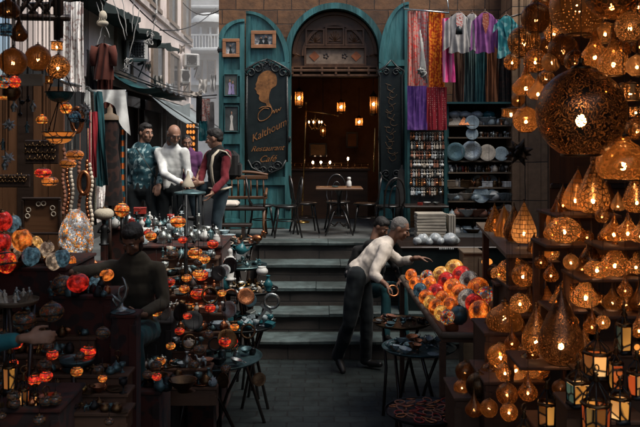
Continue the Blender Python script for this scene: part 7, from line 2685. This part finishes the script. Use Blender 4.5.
# framed inlaid panel with rings, calligraphy boards
pn = thing('inlaid_panel', 'square brown inlaid panel with six pale rings leaning in the left stall', 'panel', P(41.5, 216, 7.2))
k5 = 7.2 / F
q = MB()
q.box((0, .02, 0), (36 * k5, .02, 35 * k5))
q.build('board', M['wood'], pn)
q = MB()
for b in ((0, 17.5, 39, 2.5), (0, -17.5, 39, 2.5), (-18.5, 0, 2.5, 32.4), (18.5, 0, 2.5, 32.4)):
    q.box((b[0] * k5, 0, b[1] * k5), (b[2] * k5, .04, b[3] * k5), bev=.006)
q.build('frame', M['wood_dk'], pn)
for (x, z) in ((-3, 12), (2, 12.5), (-13, 6), (-14, 0), (11, 8), (12, 2)):
    q = MB()
    q.torus((0, 0, 0), 2.2 * k5, .55 * k5, 16, 6, M=Matrix.Translation((x * k5, 0, z * k5)) @ Matrix.Rotation(PI / 2, 4, 'X'))
    q.build('ring', M['cream_gl'], pn)
for (lb, px, py, w_, h_, rz) in (('dark board with raised Arabic calligraphy high in the left stall', 41, 152, 34, 24, 0), ('lower carved script board at the left edge above the inlaid panel', 13, 181, 32, 13, 0)):
    bd = thing('calligraphy_board', lb, 'board', P(px, py, 7.4))
    k6 = 7.4 / F
    q = MB()
    q.box((0, .02, 0), (w_ * k6, .03, h_ * k6), bev=.008)
    q.build('board', M['wood_dk'], bd)
    q = MB()
    r2 = random.Random(int(px))
    for j in range(3 if h_ > 20 else 2):
        z0 = (h_ * (.3 - .28 * j)) * k6
        x = w_ * .42 * k6
        while x > -w_ * .42 * k6:
            L_ = r2.uniform(3, 6) * k6
            q.tube([(x, 0, z0 + r2.uniform(0, 3) * k6), (x - L_ * .3, -.002, z0 - 1.2 * k6), (x - L_ * .7, -.002, z0 - 1.0 * k6), (x - L_, 0, z0 + r2.uniform(-1, 3) * k6)], [.003, .006, .007, .003], 5)
            if r2.random() < .5:
                q.tube([(x - L_ * .5, 0, z0), (x - L_ * .5, 0, z0 + 4 * k6)], .005, 5)
            x -= L_ * .9
    q.build('script', M['bronze'], bd)
# partition behind
pt = thing('wooden_partition', 'dark plank partition behind the goods of the left stall', 'partition', (0, 0, 0))
for i in range(9):
    q = MB()
    x0 = -4.1 + i * .165
    q.box((x0, 8.45 + .01 * (i % 2), 1.75), (.16, .03, 3.3 + .05 * math.sin(i * 3)))
    q.build('plank', M['woodz'] if i % 3 else M['wood_dk'], pt)
lt = thing('lattice_screen', 'dark wooden lattice screen at the top left with pale gaps', 'screen', (0, 0, 0))
q = MB()
for (a, b_) in (((15, -8), (70, -8)), ((15, 17), (70, 18)), ((15, -8), (16, 17)), ((60, -60), (60, 38)), ((56, -60), (57, 40))):
    q.tube([P(*a, 7.0), P(*b_, 7.0)], .03, 4)
q.build('frame', M['wood_dk'], lt)
for j, (a, b_) in enumerate((((16, 17), (34, -8)), ((28, 17), (46, -8)), ((42, 17), (58, -8)), ((18, -8), (38, 17)), ((32, -8), (50, 17)), ((46, -8), (59, 12)), ((22, 5), (58, 4)))):
    q = MB()
    q.tube([P(*a, 7.02 + .004 * j), P(*b_, 7.02 + .004 * j)], .022, 4)
    q.build('slat', M['wood_dk'], lt)

# ---------------------------------------------------------------- clothes on the left
cloth_sheet('hanging_textile', 'long white textile with faded brown pattern hanging at upper left', 'textile', 63, 84, 2, 92, 7.6, c_rug, 2.5, .035, lean=0, flare=.0, ph=1)
q = MB()
q.tube([P(60, 80, 7.2), P(66, 83, 7.3), P(88, 88, 7.8), P(92, 92, 8.0), P(94, 130, 8.0), P(95, 225, 8.0)], .018, 8)
tag(q.build('steel_rail', M['chrome']), 'bent steel rail running from the textile down past the drapes', 'rail')


def jacket(label, cx_, py0, w, h, d, mat, skirt=None, name='hanging_jacket'):
    t = thing(name, label, 'garment', P(cx_, py0, d))
    k7 = d / F
    W, H = w * k7, h * k7

    def f(u, v):
        s_ = (u - .5) * 2
        half = W * (.16 + .34 * min(1, v / .1) ** .55) if v < .1 else W * (.5 - .07 * math.sin(min(1, (v - .1) / .6) * PI) + .06 * v)
        return (s_ * half, -.07 * math.cos(s_ * 1.5) + .02 * math.sin(s_ * 8 + v * 4), -v * H)
    q = MB()
    q.sheet(f, 30, 26)
    q.build('body_panel', mat, t)
    for s_ in (-1, 1):
        q = MB()
        q.tube([(s_ * W * .42, -.03, -.08 * H), (s_ * W * .54, -.03, -.3 * H), (s_ * W * .56, -.04, -.62 * H)], [.05, .045, .035], 10, flat=.7)
        q.build('sleeve', mat, t)
    q = MB()
    q.tube([(-W * .42, -.02, -.075 * H), (0, 0, 0), (W * .42, -.02, -.075 * H)], .014, 6)
    q.tube([(0, 0, 0), (0, 0, .05), (.02, 0, .08), (0, 0, .1)], .006, 5)
    q.build('hanger', M['wood_dk'], t)
    return t


jacket('rust brown jacket hanging under the ropes', 104, 44, 19, 36, 9.0, c_jacket)
cloth_sheet('hanging_skirt', 'rust brown pleated skirt hanging below the matching jacket', 'skirt', 97, 112, 76, 108, 9.05, c_jacket, 5, .02, flare=.2)
cloth_sheet('hanging_drape', 'dark grey drape left of the rust jacket', 'drape', 86, 95, 50, 96, 9.1, M['vest'], 2, .03)
cloth_sheet('hanging_drape', 'crimson scarf hanging beside the teal drape on the left', 'scarf', 89, 96, 112, 178, 7.9, cloth('crimson', (.28, .02, .03)), 2, .03, flare=.3)
cloth_sheet('hanging_drape', 'dark teal drape hanging left of the black gown', 'drape', 93, 100, 92, 186, 8.1, M['tealcl'], 2, .05, flare=1.0, lean=5)
# black gown on a bust with white cloth over the rail
gw = thing('gown_on_bust', 'black sleeveless gown on a wooden dress bust under the white cloth', 'gown', (0, 0, 0))
q = MB()
k8 = 8.5 / F
c0 = P(110, 160, 8.5)
q.lathe([(7 * k8, 42 * k8), (9 * k8, 30 * k8), (7.5 * k8, 12 * k8), (9 * k8, 0), (11 * k8, -20 * k8), (13 * k8, -45 * k8)], 26, tuple(c0), sy=.55, flute=.06, nf=9)
q.build('gown', c_bk, gw)
q = MB()
q.lathe([(9.5 * k8, 40 * k8), (8.5 * k8, 44 * k8), (3 * k8, 47 * k8), (2.6 * k8, 52 * k8), (1.5 * k8, 53 * k8), (0, 56 * k8)], 20, tuple(c0), sy=.6)
q.build('bust', M['beige'], gw)
q = MB()
q.tube([tuple(c0 - Vector((0, 0, 45 * k8))), (c0.x, c0.y, PLAT)], .02, 8)
q.build('pole', M['wood_dk'], gw)
rk = thing('garment_rack', 'steel garment rack carrying the white cloth at upper left', 'rack', (0, 0, 0))
q = MB()
q.tube([P(87, 92, 8.6), P(126, 91, 8.6)], .015, 7)
q.build('rail', M['chrome'], rk)
for px in (88, 126):
    q = MB()
    q.tube([P(px, 92, 8.6), Vector((fx(px, 8.6), 8.6, 0))], .016, 7)
    q.build('upright', M['iron'], rk)
q = MB()


def wc(u, v):
    x = 86 + 40 * u
    drop = 16 + 28 * max(0, (u - .72) / .28) ** .8 + 4 * math.sin(u * 9)
    p = P(x + 5 * v * max(0, u - .7) * 3, 90 + drop * v, 8.55)
    p.y -= .04 * math.sin(u * 22 + v * 2) * v + .03
    return p


q.sheet(wc, 40, 16)
tag(q.build('white_cloth', M['whitesw']), 'white cloth draped over the garment rack with a long corner at the right', 'cloth')
cloth_sheet('hanging_scarf', 'orange and blue banded scarf strip hanging right of the black gown', 'scarf', 120, 125, 128, 206, 8.6, c_or2, 1, .02)
cloth_sheet('hanging_textile', 'pink floral textile hanging below the teal drape', 'textile', 91, 104, 182, 222, 8.4, c_rug, 2, .03)
# little clothes and a lit sweets display far in the alley
for i, (px, py, w_, h_, m_, lb) in enumerate(((205, 99, 9, 22, c_pkemb, 'coral dress hanging in the alley left of the narrow leaf'), (199, 97, 6, 26, M['vest'], 'black garment hanging in the alley'), (211, 102, 7, 30, c_white, 'pale lace garment hanging beside the narrow leaf'), (204, 121, 10, 20, c_aqua, 'grey green dress hanging below the coral one'), (213, 128, 6, 14, M['whitesw'], 'white tank top hanging lowest beside the narrow leaf'))):
    cloth_sheet('hanging_garment', lb, 'garment', px - w_ / 2, px + w_ / 2, py, py + h_, 15.0, m_, 2, .03, 'garments hanging in the alley', ph=i, nu=16, nv=10)
q = MB()
q.tube([P(193, 97, 15), P(217, 95, 15)], .012, 6)
tag(q.build('clothes_rail', M['iron']), 'thin rail carrying the garments in the alley', 'rail')
bs = thing('lit_display_case', 'amber lit glass display case glowing behind the men', 'display case', P(190.5, 138, 16.5))
k9 = 16.5 / F
q = MB()
q.box((0, .2, 0), (10 * k9, .3, 30 * k9))
q.build('case', M['wood_dk'], bs)
for i in range(5):
    for j in range(3):
        q = MB()
        q.ell(((j - 1) * 3 * k9, .02, (12 - i * 6) * k9), 1.3 * k9, .03, 2 * k9, 8, 6)
        q.build('amber_jar', M['orange_em'], bs)
# ---------------------------------------------------------------- lamps hanging at the upper left
GL = 'lanterns hanging at the upper left'
Ll = lambda *a, **k_: lamp(*a, group=GL, hang=True, **k_)
Ll('globe', 'L_dark', 38, 58, 13, 5.0, 'large brown globe with star of light at upper left')
Ll('globe', 'L_dark', 13, 62, 14, 4.6, 'brown globe lowest at the far upper left')
Ll('onion', 'L_dark', 19, 34, 9, 4.9, 'tall pear shaped brown lantern above the left globes', bulb='bulb_s')
Ll('globe', 'L_arab', 58, 67, 12, 5.4, 'amber globe beside the patterned white textile')
Ll('drum', 'L_cells', 57, 46, 9, 5.6, 'amber drum lantern above the amber globe', squash=.9)
Ll('bowl', 'teal_gl', 60, 94, 14, 5.6, 'turquoise enamel bowl lamp under the amber globe', bulb=None, metal='iron')
Ll('bowl', 'Z_amber', 59, 134, 16, 5.6, 'wide amber glass bowl lamp left of the crimson scarf', bulb=None, metal='bronze')
Ll('globe', 'Z_orange', 66, 108, 6, 5.7, 'orange glass ball beside the blue mosaic ball', bulb=None)
Ll('globe', 'Z_blue', 75, 117, 6, 5.7, 'blue mosaic ball with bright spark', bulb=None)
Ll('dome', 'Z_orange', 42, 120, 6, 5.3, 'orange glass lamp with bright bulb under the turquoise bowl', bulb=None)
for i, (x, y, m_, lb) in enumerate(((75, 155, 'Z_amber', 'orange flattened glass lamp, upper of two near the gilt mirror'), (68, 163.5, 'Z_amber', 'orange flattened glass lamp, lower of two near the gilt mirror'), (43, 173, 'Z_red', 'red orange flattened glass lamp above the inlaid panel'), (50, 181.5, 'Z_amber', 'orange flattened glass lamp just above the inlaid panel'))):
    Ll('squat', m_, x, y, 8.5 if i else 9, 5.9 + i * .1, lb, bulb=None, metal='bronze', squash=.85)
Ll('drum', 'Z_blue', 6, 30, 9, 4.4, 'blue glass drum lantern at the far top left', bulb='bulb_s', squash=1.2)
Ll('dome', 'L_dark', 8, 10, 12, 4.8, 'dark dome lantern in the top left corner', bulb='bulb_s')
Ll('globe', 'Z_multi', 3, 82, 7, 4.5, 'yellow and black ringed lamp at the left edge', bulb=None)
Ll('globe', 'Z_red', 15, 82, 6, 4.6, 'small red beaded lamp at the left edge', bulb=None)
Ll('drum', 'Z_orange', 3, 98, 6, 4.5, 'small striped orange lamp at the left edge', bulb=None, squash=.6)
Ll('drum', 'L_glass', 49, 80, 6, 5.0, 'clear glass jar lantern with copper foot', bulb='bulb_s', squash=1.2)
Ll('globe', 'L_dark', 12, 92, 9, 5.2, 'dark bronze ball among the dangling glass', bulb=None)
q = MB()
q.box(tuple(P(31, 80, 5.2)), (24 / F * 5.2, .02, 12 / F * 5.2), bev=.004)
tag(q.build('paper_card', M['paper']), 'plain grey paper card hanging between red lamp and glass jar', 'card')
for i, (x, y) in enumerate(((14, 112), (20, 118), (27, 133), (9, 125), (33, 112), (22, 106), (3, 150), (8, 158), (5, 170), (28, 104), (46, 140), (84, 108), (86, 118), (82, 124), (88, 128))):
    item(['vase', 'bird', 'figure', 'star'][i % 4], P(x, y, 5.6), .05, M[['silver', 'iron', 'pewter', 'white'][i % 4]], 'small dark or silvery charm dangling among the left lanterns', 'charm', 'charms dangling among the left lanterns')
    q = MB()
    a = P(x, y, 5.6)
    q.tube([a + Vector((0, 0, .05)), Vector((a.x, a.y, 4.4))], .003, 4)
    tag(q.build('charm_thread', M['cord']), 'thin dark thread holding a dangling charm', 'thread', 'threads of the dangling charms')
# oval mirrors and bead strings
for i, (x, y, rx_, rz_) in enumerate(((84, 183, 5, 11), (77, 120, 5, 12))):
    q = MB()
    c = P(x, y, 7.7)
    pts = [(c.x + rx_ / F * 7.7 * math.cos(a * PI / 12), c.y, c.z + rz_ / F * 7.7 * math.sin(a * PI / 12)) for a in range(24)]
    q.tube(pts, .022, 7, closed=True)
    t = thing('oval_mirror', ['oval mirror in a rope like frame left of the pink textile', 'small oval mirror beside the orange and blue balls'][i], 'mirror', (0, 0, 0))
    q.build('frame', M['copper'], t)
    q = MB()
    q.ell(tuple(c + Vector((0, .01, 0))), rx_ / F * 7.7, .008, rz_ / F * 7.7, 20, 8)
    q.build('glass', M['glass_dk'], t)
for i, x in enumerate((64, 68, 72, 80, 88, 91)):
    q = MB()
    for j in range(16):
        a = P(x + 1.2 * math.sin(j * .7 + i), 150 + j * 4.2 + i * 3, 7.75)
        q.ell(tuple(a), .018, .018, .026, 7, 5)
    q.tube([P(x, 110, 7.75), P(x, 215, 7.75)], .003, 4)
    tag(q.build('bead_string', M[['clay', 'copper', 'cream_gl'][i % 3]]), 'hanging string of earthy beads left of the drapes', 'beads', 'strings of beads left of the drapes')
# ================================================================ LIGHT AND CAMERA
w = bpy.data.worlds.new('World')
sc.world = w
w.use_nodes = True
N, L = w.node_tree.nodes, w.node_tree.links
N.clear()
out = N.new('ShaderNodeOutputWorld')
bg = N.new('ShaderNodeBackground')
sky = N.new('ShaderNodeTexSky')
sky.sky_type = 'NISHITA'
sky.sun_disc = False
sky.sun_elevation = R(60)
sky.sun_rotation = R(122)
sky.air_density = 1.0
sky.dust_density = 4.0
sky.ozone_density = 2.5
L.new(sky.outputs[0], bg.inputs[0])
bg.inputs[1].default_value = .15
L.new(bg.outputs[0], out.inputs[0])
ld = bpy.data.lights.new('Sun', 'SUN')
ld.energy = 5.0
ld.angle = R(40)
ld.color = (1, .93, .84)
so = bpy.data.objects.new('Sun', ld)
col.objects.link(so)
sd = Vector((math.sin(R(122)) * math.cos(R(60)), math.cos(R(122)) * math.cos(R(60)), math.sin(R(60))))
so.rotation_euler = sd.to_track_quat('Z', 'Y').to_euler()
cd = bpy.data.cameras.new('Camera')
cd.lens = 36 * F / 640
cd.sensor_width = 36
cd.shift_y = -(213.5 - H0) / 640
cd.clip_end = 400
cd.clip_start = .05
cam = bpy.data.objects.new('Camera', cd)
col.objects.link(cam)
cam.location = (0, 0, CZ)
cam.rotation_euler = (PI / 2, 0, 0)
sc.camera = cam
cd.dof.use_dof = True
cd.dof.focus_distance = 10.5
cd.dof.aperture_fstop = 5.6
sc.view_settings.view_transform = 'Standard'
sc.view_settings.look = 'None'
sc.view_settings.exposure = 0
sc.cycles.use_denoising = True
sc.cycles.max_bounces = 6
sc.cycles.transparent_max_bounces = 10
sc.cycles.diffuse_bounces = 3
sc.cycles.glossy_bounces = 3
sc.cycles.sample_clamp_indirect = 3
sc.cycles.caustics_reflective = False
sc.cycles.caustics_refractive = False
